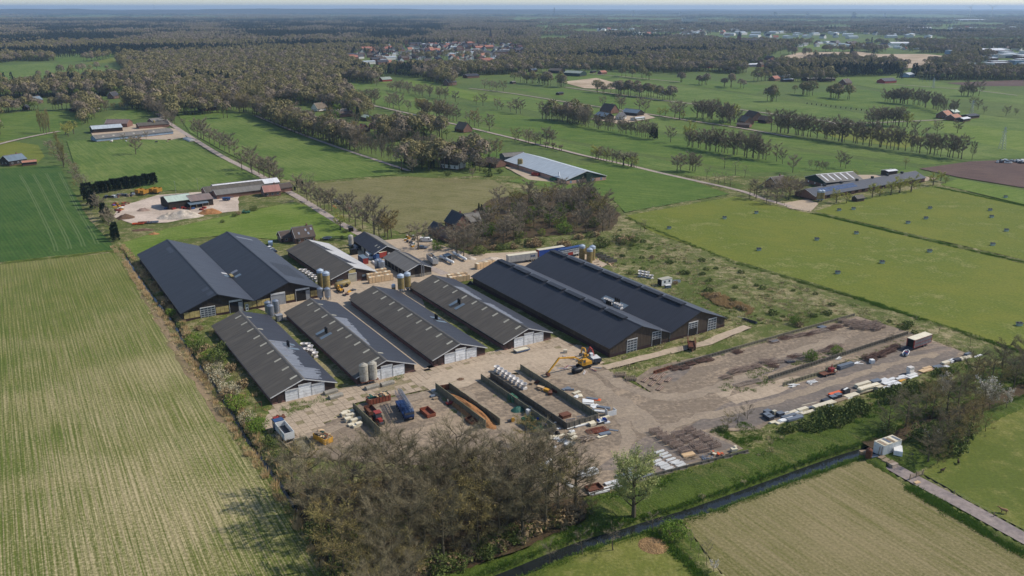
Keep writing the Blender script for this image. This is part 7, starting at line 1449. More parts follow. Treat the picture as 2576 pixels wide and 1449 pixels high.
# poultry shelters on the pasture
sh_r = MB().slab([(-1.0,-.8,1.0),(1.0,-.8,1.0),(1.0,.8,1.1),(-1.0,.8,1.1)], .12).box(-.8,-.2,1.1,-.3,.2,1.35).box(.3,-.2,1.1,.8,.2,1.3).mesh('roof', M_dgrey); sh_s = MB().box(-.8,-.6,0.03,.8,.6,.95).mesh('side_screen', P('pale_mesh', S(176,190,176), .7))
T31 = TL(3,1); T21 = TL(2,1)
for q, pts in ((T31, ((715,672),(860,660),(1630,652),(1588,755),(1408,800),(2235,672),(2250,740),(2390,540),(2398,878),(2260,1020),(1625,1088),(888,905),(490,968),(1147,1200),(700,1305))), (T21, ((2458,700),(2138,752),(1580,855),(2483,1072))), (T32, ((2527,378),))):
    for x, y in pts: t = thing('range_shelter', 'small shelter with dark roof standing on the olive pasture', 'shelter', g(*q(x,y)), .1, 'shelters on the pasture'); inst('roof', sh_r, t); inst('side_screen', sh_s, t)
# animals
def animal(u, v, rz, s, mat, name, label, group=None):
    m = MB(); m.tube([(-.75,0,.78),(-.55,0,.86),(0,0,.82),(.45,0,.88),(.7,0,1.0),(.95,0,1.22)], [.12,.27,.30,.27,.17,.11], 8); m.tube([(.9,0,1.25),(1.15,0,1.18),(1.32,0,1.08)], [.12,.11,.06], 6)
    for x, y in ((-.5,-.16),(-.5,.16),(.4,-.16),(.4,.16)):
        b = -.08 if x < 0 else .04; m.tube([(x,y,.75),(x-b,y,.42),(x+b*.3,y,.2),(x,y,0)], [.12,.075,.05,.055], 5)
    m.bar((-.78,0,.85),(-.86,0,.45),.03).bar((.98,-.08,1.3),(.92,-.2,1.36),.04).bar((.98,.08,1.3),(.92,.2,1.36),.04)
    o = m.build(name, mat, None, True); x, y = g(u,v); o.location = (x,y,.03); o.rotation_euler = (0,0,rz); o.scale = (s,s,s); tag(o, label, name, group)
animal(2524, 1291, 2.6, 1.0, P('brown_fleece', S(150,116,84), .95), 'sheep', 'brown sheep grazing in the paddock beside the asphalt road')
animal(2370, 1188, .4, .8, P('dark_fleece', S(60,46,38), .95), 'sheep', 'dark sheep resting by the bare patch near the copse'); animal(2410, 1167, 1.2, .8, MATS['dark_fleece'], 'sheep', 'dark sheep at the edge of the copse bushes')
for i in range(9): animal(2246+i*6+random.uniform(-2,2), 246+random.uniform(-1,9), random.uniform(0,6), 1.3, (P('white_hide', S(214,206,196), .9), P('black_hide', S(40,36,34), .9))[i % 2], 'cow', ('white cow grazing behind the double tree row','black cow grazing behind the double tree row')[i%2], ('white grazing cows','black grazing cows')[i%2])
# ---------------------------------------------------------------- other farms, houses, village
M_palegreen = roofmat('pale_green_sheet', S(168,182,166), S(186,196,182), .5, .4, 1., .6); M_rustroof = roofmat('rusty_sheet', S(132,104,92), S(112,112,112), .7, .3, 1., .9); M_palegrey = roofmat('pale_grey_sheet', S(168,176,180), S(182,188,190), .5, .4, 1., .4)
M_whiter = roofmat('white_roof', S(206,206,206), S(222,222,222), .5, .4, 1., .4); M_orange = roofmat('orange_tiles', S(156,108,86), S(172,124,102), .75, .2, .5, .7); M_dgreen = boardmat('dark_green_cladding', S(38,56,48), S(48,68,58), .25); M_pinkb = P('pale_brick', S(190,148,130), .9, var=.15); M_whitew = P('white_wall', S(214,210,202), .8, var=.08); M_bluew = boardmat('blue_grey_cladding', S(128,146,164), S(142,160,176), .25); M_greenr = roofmat('grey_green_sheet', S(132,142,130), S(146,154,142), .6, .3, 1., .5)
def corner(u, v, a, b, w, l): az = hd(a, b); x, y = g(u,v); return (x-math.sin(az)*w/2-math.cos(az)*l/2, y+math.cos(az)*w/2-math.sin(az)*l/2), az
def bld(name, label, u, v, a, b, w, l, ze, zr, roof, wallm, roof2=None, cat='house', wins=3, chim=True, plinth=M_brick, group=None, verge=M_fascia, dormer=False):
    """gabled building round the survey point; its ridge runs from a to b"""
    FL, az = corner(u, v, a, b, w, l)
    t = barn(name, label, FL, w, l, ze, zr, az=az, mL=roof, mR=roof2 or roof, wall=wallm, plinth=plinth, ph=.35, fascia=verge, cap=M_cap, ov=.35, of=.3, cat=cat, group=group)
    for i in range(wins):   # both long sides: windows with frames
        y = l*(i+.6)/(wins+.2)
        for x, e in ((w-.35,.03),(.35,-.03)):
            q = MB().box(min(x,x+e),y-.55,.9,max(x,x+e),y+.55,2.0).build('window', M_frame, t); MB().box(min(x,x+e*1.6),y-.45,1.0,max(x,x+e*1.6),y+.45,1.9).build('pane', M_glass, q)
    if wins:
        for x in (w*.3, w*.62): q = MB().box(x-.5,.24,.9,x+.5,.3,2.0).build('window', M_frame, t); MB().box(x-.4,.22,1.0,x+.4,.24,1.9).build('pane', M_glass, q)
        MB().box(w-.38,l*.05,0,w-.3,l*.05+1.0,2.1).build('door', M_woodD, t)
    if chim: MB().box(w/2-.35,l*.7,zr-.6,w/2+.35,l*.7+.6,zr+.9).build('chimney', M_brick, t)
    return t
# house beside the double barn
H1 = bld('house', 'brick house with brown tiled roof and roof windows behind the double barn', 762, 606, (730,612),(794,603), 9, 9.5, 2.7, 6.9, M_tile, M_brick)
for x, y in ((7.2,2),(6.2,5.4),(6.0,8.0),(7.6,6.2)): q = on_roof(H1, x-.5, y, 1, .8, .9, M_steel, 'roof_window', .05, .06)
bld('house_annex', 'low brick annex with brown tiles adjoining the house', 716, 606, (730,612),(794,603), 7, 5.2, 2.3, 4.8, M_tile, M_brick, cat='annex', wins=1, chim=False)
t = thing('trampoline', 'round trampoline with blue rim in the farmhouse garden', 'trampoline', g(823,602), 0); MB().lathe([(1.9,.75),(1.9,.8)], 20).build('mat', M_dgrey, t); MB().lathe([(1.9,.78),(2.2,.8),(2.2,.84),(1.9,.84)], 20, cap=False).build('rim', M_blues, t)
for k in range(6): a = k*1.05; MB().bar((2.05*math.cos(a),2.05*math.sin(a),0),(2.05*math.cos(a),2.05*math.sin(a),.78),.04).build('leg', M_steel, t)
bld('farmhouse', 'dark-roofed brick farmhouse in front of the wood', 1152, 575, (1120,560),(1165,580), 9, 11.5, 3.2, 8.2, M_tileD, M_brick); bld('farmhouse', 'grey-tiled cross wing of the dark-roofed farmhouse', 1186, 570, (1165,573),(1205,567), 7, 8, 3.2, 7, M_roofG, M_brick, cat='house', wins=2)
bld('barn', 'small black-roofed barn with brick gable beside the farmhouse', 1103, 590, (1080,575),(1118,592), 7, 9, 2.5, 5.6, M_tileD, M_brick, cat='barn', wins=0, chim=False); bld('barn', 'long low brown-roofed shed before the dark farmhouse', 1128, 604, (1108,595),(1160,618), 6, 12, 2.2, 4.0, M_tile, M_brick, cat='barn', wins=0, chim=False)
t = thing('bus_shelter', 'small dark garden shed at the lane bend', 'shed', g(883,582), .4); MB().box(-1,-1,0,1,1,2).build('wall', M_woodD, t); MB().slab([(-1.3,-1.3,2),(1.3,-1.3,2),(0,0,2.8)], .02).slab([(1.3,-1.3,2),(1.3,1.3,2),(0,0,2.8)], .02).slab([(1.3,1.3,2),(-1.3,1.3,2),(0,0,2.8)], .02).slab([(-1.3,1.3,2),(-1.3,-1.3,2),(0,0,2.8)], .02).build('roof', M_tileD, t)
for i in range(11):
    u, v = 1018+random.uniform(0,22), 596+random.uniform(0,26); t = thing('garden_goods', 'crate of mixed goods in the gravel yard by the lane', 'crate', g(u,v), random.uniform(0,3), 'goods in the gravel yard', .06); openbox(t, 'crate', -.7,-.5,0,.7,.5,.8, random.choice([M_wht,M_dgrey,M_tarp,M_greyp,M_yel])); MB().cbox(0,0,.7,1.1,.7,.3).build('content', random.choice([M_wht,M_black,M_dgrey]), t)
cone_m = MB().lathe([(.22,0),(.22,.04),(.12,.05),(.03,.7)], 8).mesh('cone', M_orng)
for u, v in ((838,519),(841,521),(845,524)): t = thing('traffic_cone', 'orange traffic cone on the lane edge', 'cone', g(u,v), 0, 'traffic cones', .1); inst('cone', cone_m, t, s=(1.4,1.4,1.4))
# scrap yard farm
bld('workshop', 'workshop with pale green roof in the scrap yard', 446, 518, (415,522),(475,514), 15, 13, 4.2, 6.2, M_palegreen, M_woodD, cat='barn', wins=0, chim=False); bld('workshop', 'workshop with rust-patched roof in the scrap yard', 500, 514, (475,514),(520,508), 14, 12, 3.6, 5.6, M_rustroof, M_woodD, cat='barn', wins=0, chim=False)
for x in (0,): 
    t = thing('lean_to', 'low open lean-to before the rust-patched workshop', 'shelter', g(500,522), hd((480,524),(520,518))); MB().slab([(-5,-2,2.4),(5,-2,2.4),(5,2,3.0),(-5,2,3.0)], .1).build('roof', M_blues, t); MB().box(-4.9,1.7,.05,4.9,1.9,2.6).build('back_wall', M_dark, t)
    for x in (-4.8,-1.6,1.6,4.8): MB().box(x-.1,-1.9,0,x+.1,-1.7,2.3).build('post', M_timb, t)
for i, (u, v, l) in enumerate(((588,482,34),(602,490,28),(618,474,38))): bld('cattle_shed', ['long brown-grey shed behind the scrap yard workshops','low grey shed beside the red-roofed lane house','white-edged long shed at the back of the scrap yard farm'][i], u, v, (530,482),(650,468), 10, l, 2.4, 4.6, [M_roofE,M_roofG,M_roofG][i], M_brick, [None,None,M_whiter][i], cat='barn', wins=0, chim=False)
bld('house', 'brick house with reddish roof on the lane', 682, 491, (662,492),(702,488), 9, 9.5, 2.8, 6.2, roofmat('faded_red_tiles', S(150,108,98), S(166,124,112), .75, .2, .5, .7), M_brick); bld('barn', 'small brown barn beside the reddish-roofed lane house', 715, 480, (690,484),(730,478), 7, 8, 2.4, 4.6, M_tile, M_brick, cat='barn', wins=0, chim=False)
heap('sand_heap', 'big white sand heap in the scrap yard', 'heap', 462, 547, 10, 5, 3.6, M_sandp, .2, 13); heap('sand_heap', 'long pale gravel heap beside the big white one', 'heap', 425, 548, 6, 4, 2.6, M_sandp, .2, 14); heap('sand_heap', 'brownish sand heap behind the workshop', 'heap', 528, 536, 6, 4, 2.4, M_chip, .2, 15); heap('rubble_heap', 'small heap of brick rubble on the chalk yard', 'heap', 361, 530, 3.5, 2.2, 1.6, M_rubb, .2, 16); heap('manure_heap', 'brown manure heap at the scrap yard edge', 'heap', 316, 548, 4.5, 4, 2, M_earth, .2, 17); heap('earth_heap', 'brown earth heap in the bright meadow', 'heap', 358, 580, 6, 2.6, 1, M_earth, .2, 18); heap('sand_heap', 'small tan heap in the bright meadow', 'heap', 387, 589, 2.6, 1.6, .9, M_chip, .2, 19)
r = random.Random(9)
for i in range(26):
    u = 265+i*3.4; v = 500-i*.45+r.uniform(-3,3); t = thing('scrap_pallet', 'pallet of assorted scrap along the cypress hedge', 'scrap', g(u,v), r.uniform(-.2,.2), 'scrap pallets at the hedge'); MB().box(-1,-.8,.05,1,.8,.3).build('pallet', M_timb, t); MB().cbox(0,0,.75,1.6,1.2,.9,r.uniform(-.2,.2)).build('load', r.choice([M_greyp,M_dgrey,M_wht,M_rust,M_timb,M_cdark]), t)
for i in range(24):
    u = 285+r.uniform(0,40); v = 512+r.uniform(0,24); t = thing('scrap_heap', 'mixed scrap between hedge and chalk yard', 'scrap', g(u,v), r.uniform(0,3), 'scrap beside the chalk yard'); MB().cbox(0,0,.5,r.uniform(1,2.6),r.uniform(.6,1.2),r.uniform(.4,.9)).build('lump', r.choice([M_rust,M_timb,M_bluep,M_red,M_wht,M_dgrey,M_yel]), t)
for u, v in ((351,488),(364,490),(386,485),(398,486)):
    t = thing('silage_wagon', 'tall yellow wagon parked at the cypress hedge', 'wagon', g(u,v), 1.4, 'yellow wagons'); openbox(t, 'body', -2.6,-1.1,.8,2.6,1.1,2.9, plain('ochre_paint', S(160,116,44), .6), .08, 4); wheels(t, [(-.8,-1),(-.8,1),(.4,-1),(.4,1)], .5, .3)
for u, v, m in ((362,563,M_rustL),(348,566,M_orng),(385,562,M_greyp)): t = thing('flat_wagon', 'flat wagon at the lower gate of the scrap yard', 'wagon', g(u,v), .3, 'flat wagons'); openbox(t, 'bed', -2.6,-1.1,.6,2.6,1.1,1.0, m, .08, 4); wheels(t, [(-.8,-1),(-.8,1)], .4, .25)
for i in range(10):
    u, v = 415+r.uniform(0,105), 524+r.uniform(0,5); t = thing('red_machine', 'red machine part before the workshops', 'machine', g(u,v), r.uniform(0,3), 'machines before the workshops'); MB().box(-1,-.6,.1,1,.6,.9).build('body', r.choice([M_red,M_rust,M_blue,M_red]), t); MB().lathe([(.4,-.12),(.4,.12)], 10, .6,.66,.4, axis='y').build('wheel', M_tyre, t)
t = thing('sprayer', 'blue folded field sprayer behind the workshop', 'sprayer', g(570,505), .2); MB().box(-2,-1,.6,2,1,1.8).build('tank', M_blue, t); lattice(t, 'spray_boom', -3.6, 3.6, 1.2, 1.6, .25, M_steel, 10); wheels(t, [(0,-1.1),(0,1.1)], .7, .3)
for u, v in ((612,536),(619,537),(626,536),(614,533)):
    t = thing('bale', 'green wrapped bale at the edge of the bright meadow', 'bale', g(u,v), .2, 'green wrapped bales'); MB().lathe([(.3,-.6),(.6,-.58),(.62,0),(.6,.58),(.3,.6)], 14, 0,0,.62, axis='x').build('bale', M_green, t)
for u, v, hh in ((443,488,7),(499,480,7)): t = thing('light_mast', 'slim lamp mast behind the scrap yard workshops', 'mast', g(u,v), 0, 'lamp masts'); MB().tube([(0,0,0),(0,0,hh)], [.09,.05], 6).build('pole', M_steel, t); MB().box(-.5,-.08,hh,.1,.08,hh+.1).build('lamp', M_steel, t)
# upper left farm
bld('cattle_shed', 'very long low grey shed with a row of roof lights', 335, 345, (225,352),(442,330), 13, 62, 2.4, 4.6, M_roofG, M_bluew, cat='barn', wins=0, chim=False); bld('barn', 'pale-roofed shed behind the very long grey shed', 268, 330, (230,333),(312,327), 14, 24, 3.2, 5.6, M_palegrey, M_woodD, cat='barn', wins=0, chim=False); bld('barn', 'rusty brown barn behind the pale-roofed shed', 300, 318, (255,318),(335,318), 12, 20, 3.2, 6.4, M_rustroof, M_brick, cat='barn', wins=0, chim=False); bld('barn', 'grey shed at the right end of the cattle farm', 385, 320, (335,325),(425,318), 10, 26, 2.6, 4.6, M_roofE, M_brick, cat='barn', wins=0, chim=False); bld('barn', 'small grey shed next to the lane at the cattle farm', 395, 310, (365,314),(415,308), 9, 14, 2.6, 5, M_roofG, M_brick, cat='barn', wins=0, chim=False)
silo(389, 320, 6, 1.8, 'small silo beside the very long grey shed', M_siloT, ladder=False)
for i in range(6): on_roof(bld.__globals__['bpy'].data.objects['cattle_shed.003'] if 'cattle_shed.003' in bpy.data.objects else E1, 9.0, 6+i*8, 1, 1.4, 1.6, M_skyl, 'roof_light')
for i in range(14): u, v = 240+r.uniform(0,200), 352+r.uniform(0,6); t = thing('scrap_heap', 'small heap of junk before the very long grey shed', 'scrap', g(u,v), r.uniform(0,3), 'junk before the long shed'); MB().cbox(0,0,.4,r.uniform(1,2.6),1,r.uniform(.4,.9)).build('lump', r.choice([M_rust,M_timb,M_wht,M_red,M_dgrey]), t)
t = thing('silage_clamp', 'long grey sheeted silage clamp beside the lane', 'clamp', g(476,352), hd((462,346),(492,358))); m = MB(); extr(m, [(-2.6,0),(2.6,0),(2.0,.9),(0,1.3),(-2.0,.9)], -9, 9); q = m.build('sheeted_heap', M_curt, t); q.rotation_euler = (0,0,math.pi/2)
bld('house', 'dark wooden house with grey roof and solar panels at the meadow corner', 35, 412, (5,418),(66,408), 11, 13, 3, 6.4, M_blues, M_woodD); bld('shed', 'low orange-tiled shed beside the solar-roofed house', 74, 414, (55,416),(95,412), 5, 9, 2, 3.2, M_orange, M_woodD, cat='shed', wins=0, chim=False)
_h = bpy.data.objects['house.002'] if 'house.002' in bpy.data.objects else None
FARMS = [ # u, v, a, b, w, l, ze, zr, roof, wall, name, label
 (231,254,(215,256),(250,252),10,14,3,7.5,M_tileD,M_whitew,'house','white villa with dark roof among the gardens'), (286,247,(272,249),(300,245),9,11,3,7.5,M_tileD,M_brick,'house','brick villa with dark roof beside the white villa'), (92,258,(80,260),(108,256),9,11,3,7,M_blues,M_brick,'house','house with blue grey roof behind the poplars'), (25,267,(14,270),(40,264),9,10,2.6,7,M_tileD,M_woodD,'house','black wooden house behind the long hedge'), (4,262,(-10,264),(14,260),9,10,2.6,7,M_tile,M_brick,'house','brown-roofed house at the end of the hedge'), (160,256,(148,257),(172,254),8,10,2.6,6.5,M_tile,M_brick,'house','low brown house between garden trees'), (66,275,(58,277),(74,273),6,6,2.2,5,M_tileD,M_woodD,'shed','small black shed at the hedge corner'), (216,278,(206,280),(226,276),7,9,2.6,5.6,M_orange,M_whitew,'house','small house with orange roof next to the yard'), (240,275,(232,276),(250,273),6,7,2.8,6,M_orange,M_whitew,'house','white cottage with orange roof'), (195,278,(182,280),(208,276),9,14,2.6,3.2,M_tileD,M_woodD,'shed','flat dark shed beside the orange-roofed house'), (410,201,(400,202),(425,200),10,16,4,7,M_tileD,M_whitew,'house','house with solar roof inside the woods'), (27,228,(16,230),(38,226),9,11,3,7.5,M_tile,M_brick,'house','brown farmhouse at the left field'), (525,276,(502,278),(550,274),10,20,3,5.6,M_roofG,M_woodD,'barn','grey-roofed barn at the top of the meadow'), (485,268,(470,269),(500,267),9,14,3,6,M_roofG,M_brick,'barn','half hidden barn beside the bright green trees'),
 (804,278,(788,280),(822,276),11,14,2.4,8,M_thatch,M_whitew,'house','thatched farmhouse in its tree-filled garden'), (851,288,(830,290),(880,286),10,18,2.6,5.4,M_roofG,M_brick,'barn','grey barn beside the thatched farmhouse'), (868,292,(848,294),(890,290),9,16,2.6,5,M_tile,M_brick,'barn','brown barn of the thatched farm'), (925,302,(912,300),(938,306),8,14,2.8,5,M_palegreen,M_brick,'barn','shed with pale green roof beside the tall conifer'), (915,330,(900,326),(928,333),8,10,2.6,6,roofmat('deep_red_tiles', S(146,62,48), S(166,78,60), .75,.2,.5,.7),M_woodD,'barn','black barn with deep red roof beside the riding arena'), (940,322,(930,320),(952,326),6,9,2.4,4.4,M_tileR,M_brick,'shed','low red-roofed shed beside the riding arena'), (1166,330,(1150,328),(1184,334),10,13,2.2,7.6,M_thatch,M_brick,'house','thatched cottage hidden by bare trees on the lane'), (695,240,(686,240),(706,239),8,10,2.6,6.5,M_tileD,M_woodD,'house','dark cottage at the edge of the wood'), (850,200,(842,201),(860,199),8,10,3,7,M_tileD,M_whitew,'house','white house at the wood edge'),
 (1132,214,(1118,215),(1150,212),11,16,4,8.5,M_tileD,M_brick,'house','new tall brick house with white verges on the building plot'), (969,204,(955,205),(985,203),12,17,2.6,6,M_greenr,M_red,'barn','red barn with grey green roof in the meadow corner'), (1185,195,(1168,196),(1204,194),14,22,3,5.6,M_tileD,M_brick,'barn','dark-roofed barn at the end of the field track'), (1139,187,(1126,188),(1152,186),12,18,3,6,M_palegrey,M_whitew,'barn','pale barn beside the dark-roofed barn'), (806,170,(770,171),(842,169),22,60,5,7,M_palegrey,M_blues,'hall','long pale sports hall in the wood'), (1290,210,(1282,211),(1298,209),6,8,2.4,3.4,M_roofG,M_woodD,'shed','small shed near the shelter row'),
 (1533,283,(1512,281),(1558,287),12,16,2.6,8.6,M_tile,M_brick,'farmhouse','broad brown-roofed farmhouse of the dark farmstead'), (1520,298,(1500,294),(1545,302),11,17,2.8,6,M_blues,M_woodD,'barn','blue grey roofed barn of the dark farmstead'), (1562,300,(1548,303),(1576,296),8,9,2.8,6.8,M_tileD,M_whitew,'house','house with white dormer in the dark farmstead'), (1592,289,(1568,287),(1614,292),12,19,2.8,5.8,M_blues,M_woodD,'barn','dark barn with open front beside the brown farmhouse'), (1604,302,(1592,303),(1616,300),7,14,2.4,2.9,M_whiter,M_whitew,'shed','flat white shed in front of the dark farmstead'), (1408,238,(1400,239),(1417,237),6,9,2.2,3.2,M_tileD,M_woodD,'shed','field shed on its sandy patch'),
 (1875,311,(1862,308),(1890,314),10,13,2.6,7,M_roofG,M_brick,'house','grey-roofed farmhouse beside the farm track'), (1894,301,(1880,298),(1912,305),12,16,2.8,8,M_tile,M_brick,'barn','steep brown barn behind the grey-roofed farmhouse'), (1872,319,(1860,318),(1886,320),8,12,2.2,3.4,M_tile,M_brick,'shed','flat brick shed before the grey-roofed farmhouse'), (1925,308,(1912,307),(1936,310),10,10,2.6,6,M_tile,M_woodD,'barn','brown barn at the end of the farm track'),
 (2375,296,(2362,298),(2390,293),11,13,3,7,M_orange,M_brick,'farmhouse','orange-roofed farmhouse in the eastern meadow'), (2398,301,(2384,303),(2414,298),9,14,2.6,5.4,M_orange,M_brick,'barn','orange-roofed barn beside its farmhouse'), (2422,304,(2410,306),(2436,302),8,14,2.4,3.6,M_whiter,M_woodD,'shed','pale-roofed open shed of the orange-roofed farm'), (2396,289,(2386,290),(2406,288),9,10,3,5.4,M_palegreen,M_dgreen,'barn','green shed behind the orange-roofed farm'), (2440,296,(2424,298),(2458,294),10,16,2.4,3.6,M_tileD,M_woodD,'shed','low dark shed of the orange-roofed farm'),
 (2282,194,(2266,195),(2296,192),15,18,4,7,M_palegrey,M_bluew,'barn','blue grey metal shed in the eastern meadow'), (2230,208,(2208,209),(2252,206),14,26,3,6.4,M_tileD,M_red,'barn','dark-roofed barn with solar panels and red gable'), (2126,212,(2112,213),(2142,210),12,16,2.6,7.4,M_tile,M_brick,'farmhouse','brown farmhouse with bright roof windows'), (2036,202,(2016,203),(2058,200),13,22,3,5.8,M_roofG,M_woodD,'barn','grey barn left of the brown farmhouse'), (2078,203,(2056,204),(2098,202),12,24,3,5.4,M_roofE,M_woodD,'barn','long grey shed left of the brown farmhouse'), (1948,202,(1934,203),(1964,200),11,15,2.8,6.6,M_tileR,M_brick,'farmhouse','red-roofed farmhouse at the parked cars'), (1972,194,(1958,195),(1986,193),12,16,3,5.6,M_whiter,M_whitew,'barn','white-roofed shed behind the red-roofed farmhouse'), (1980,204,(1962,205),(2000,203),8,20,2.6,3.4,M_whiter,M_woodD,'shed','long pale carport beside the red-roofed farmhouse'),
 (1447,190,(1424,189),(1478,192),20,30,4.4,7.4,M_greenr,M_dgreen,'barn','large dark green barn with grey green roof'), (1400,183,(1380,182),(1422,184),18,22,4,7,M_roofE,M_woodD,'barn','dark barn beside the large green barn'), (1302,177,(1288,178),(1318,176),11,17,3,7,M_tileR,M_brick,'house','red-roofed house behind the tree row'), (1340,180,(1330,181),(1354,179),10,14,3,6,M_palegrey,M_brick,'house','grey-roofed house left of the dark barn'), (1515,186,(1504,187),(1528,185),9,14,2.6,5.6,M_tileR,M_brick,'barn','small red-roofed barn in the open meadow'), (1492,183,(1484,184),(1500,182),6,12,2.6,3.4,M_tileD,M_woodD,'shed','dark shelter next to the small red-roofed barn'), (1788,170,(1766,171),(1812,169),16,34,4,6.6,M_palegrey,M_red,'barn','red-walled barn with grey roof before the greenhouses'), (1848,174,(1826,175),(1874,172),16,40,3.6,5.4,M_blues,M_brick,'barn','long blue grey shed before the greenhouses'), (1888,167,(1866,168),(1912,166),20,46,4,5.2,M_whiter,M_greyp,'greenhouse','white greenhouse block beside the red-walled barn'), (1620,160,(1606,161),(1636,159),12,22,3,6,M_roofG,M_brick,'barn','grey barn at the edge of the village trees'), (1668,160,(1640,161),(1700,158),14,50,3,4.6,M_palegrey,M_blues,'hall','long pale hall beside the village trees'), (1640,166,(1630,167),(1652,165),12,16,3,6.5,M_tileD,M_brick,'house','dark-roofed house by the long pale hall'), (1310,172,(1304,173),(1318,171),8,10,3,6,M_tile,M_brick,'house','brown house beside the tree row end')]
for u, v, a, b, w, l, ze, zr, rf, wl, nm, lab in FARMS: bld(nm, lab, u, v, a, b, w, l, ze, zr, rf, wl, cat=nm if nm in ('house','barn','shed','hall','greenhouse') else 'house', wins=(3 if nm in ('house','farmhouse') else 0), chim=nm in ('house','farmhouse'))
# big grey barn in the middle distance
def barn3(name, label, p0, pw, pl, ze, zr, **k):
    a, b, c = [np.array(g(*q, ze)) for q in (p0, pw, pl)]; w = np.linalg.norm(b-a); l = np.linalg.norm(c-a); d = (b-a)/w; az = math.atan2(d[1], d[0])+math.pi/2
    return barn(name, label, tuple(a), w, l, ze, zr, az=az, **k)
t = barn3('grey_barn', 'large pale grey barn with dark green gable and brick base', (1424,453.5), (1527.5,442), (1318,400), 2.6, 6.8, mL=M_palegrey, mR=M_palegrey, wall=M_dgreen, plinth=M_pinkb, ph=2.0, fascia=M_fascia, cap=M_fascia)
w = t['dims'][0]
for x in (.12,.28,.66,.86): q = MB().box(w*x-.7,t['dims'][5]-.1,.5,w*x+.7,t['dims'][5]-.055,1.9).build('window', M_bluew, t)
MB().box(w*.46,-1.2,0,w*.60,t['dims'][5]-.06,5.6).build('porch_tower', M_dgreen, t)
bld('barn', 'open-fronted grey shed behind the large pale barn', 1290, 402, (1262,402),(1322,398), 12, 16, 3.4, 5.2, M_roofG, M_greyp, cat='barn', wins=0, chim=False); bld('barn', 'brown-roofed barn hidden by trees near the large pale barn', 1235, 415, (1205,412),(1260,422), 10, 20, 2.6, 5, M_tile, M_brick, cat='barn', wins=0, chim=False); bld('house', 'white-gabled farmhouse hidden in the thicket at the sandy field', 1140, 422, (1120,420),(1165,425), 10, 14, 3, 7, M_tile, M_whitew)
for u in (1306,1311): silo(u, 424, 6.5, 2.2, 'ochre silo at the corner of the large pale barn', M_siloT, ladder=False, group='silos of the large pale barn')
skip(1347, 442, hd((1338,441),(1358,444)), 5, 2.3, 1.8, M_red, 'red skip beside the large pale barn'); skip(1376, 445, hd((1366,443),(1386,448)), 5, 2.3, 1.8, M_yel, 'yellow skip beside the large pale barn'); skip(1392, 455, hd((1384,453),(1400,458)), 5, 2.3, 1.8, M_green, 'green skip beside the large pale barn')
t = thing('grain_auger', 'grey grain auger leaning on the large pale barn', 'auger', g(1410,460), hd((1412,459),(1395,438))); MB().tube([(0,0,.3),(7,0,5.2)], .35, 8).build('tube', M_steel, t); MB().bar((3,-.8,0),(3.5,0,2.8),.06).bar((3,.8,0),(3.5,0,2.8),.06).build('leg', M_steel, t); wheels(t, [(3,-.8),(3,.8)], .3, .2)
# right-hand farm
t = barn3('barn', 'dark green barn with striped grey roof and brick base', (2023,444.75), (2078,459.75), (2096,433), 3.4, 6.6, mL=M_roofG, mR=M_roofG, wall=M_dgreen, plinth=M_brick, ph=2.2, fascia=M_fascia, cap=M_fascia)
w, l = t['dims'][0], t['dims'][1]
for i in range(5): on_roof(t, w/2+.8, l*(.1+.17*i), 1, 1.0, w*.36, M_whiter, 'roof_light')
for x in (.2,.5,.8): MB().box(w*x-.5,t['dims'][5]-.1,1,w*x+.5,t['dims'][5]-.055,1.9).build('window', M_whitew, t)
A_, B_ = np.array(g(2052,494.75,2.4)), np.array(g(2330.75,447,2.4)); d = (B_-A_)/np.linalg.norm(B_-A_); ex = np.array([d[1],-d[0]]); LB = barn('poultry_barn', 'very long low slate-roofed barn with solar panels', tuple(A_-ex*15), 15, float(np.linalg.norm(B_-A_)), 2.4, 5.4, az=math.atan2(d[1],d[0]), mL=M_roofA2, mR=M_roofA2, wall=M_brick, plinth=M_plinD, fascia=M_fascia, cap=M_fasc2)
L_ = LB['dims'][1]
for k in range(6): MB().box(7.0,L_*(.16+.14*k)-.7,5.1,8.2,L_*(.16+.14*k)+.7,6.4).build('ridge_ventilator', M_black, LB)
for k in range(12): 
    for j in range(2): on_roof(LB, 9.0+j*1.9, L_*.08+k*2.6, 1, 2.4, 1.6, plain('solar_panel', S(70,84,112), .2, spec=.7), 'solar_panel', .06)
for k in range(14): MB().box(14.64,L_*(.1+.06*k),.9,14.68,L_*(.1+.06*k)+2.6,1.9).build('side_opening', M_dark, LB)
for u in (2059,2067): silo(u, 507, 6.5, 2.4, 'ochre silo before the very long low barn', M_siloT, M_siloTop, True, 1.6, 'silos of the very long low barn', ladder=False)
bld('shed', 'white-roofed shed behind the very long low barn', 2236, 440, (2220,442),(2252,438), 6, 9, 3, 3.6, M_whiter, M_woodD, cat='shed', wins=0, chim=False); bld('hut', 'small grey wooden hut on the pasture', 2158, 505, (2144,507),(2174,503), 4.5, 6, 1.8, 3.2, M_roofE, M_wood, cat='shed', wins=0, chim=False); bld('house', 'brown house hidden by the entrance copse', 1952, 470, (1936,472),(1970,466), 9, 11, 2.8, 6.4, M_tile, M_brick)
for i in range(26):
    u, v = 2505+r.uniform(0,80), 405+r.uniform(0,7); t = thing('scrap_car', 'wrecked vehicle in the dump beside the ploughed field', 'scrap', g(u,v), r.uniform(0,3), 'wrecks beside the ploughed field'); MB().box(-1.8,-.8,.2,1.8,.8,.9).build('body', r.choice([M_wht,M_dgrey,M_cgrey,M_rust,M_wht]), t); MB().box(-.9,-.7,.9,.9,.7,1.4).build('cabin', r.choice([M_glass,M_wht,M_dgrey]), t)
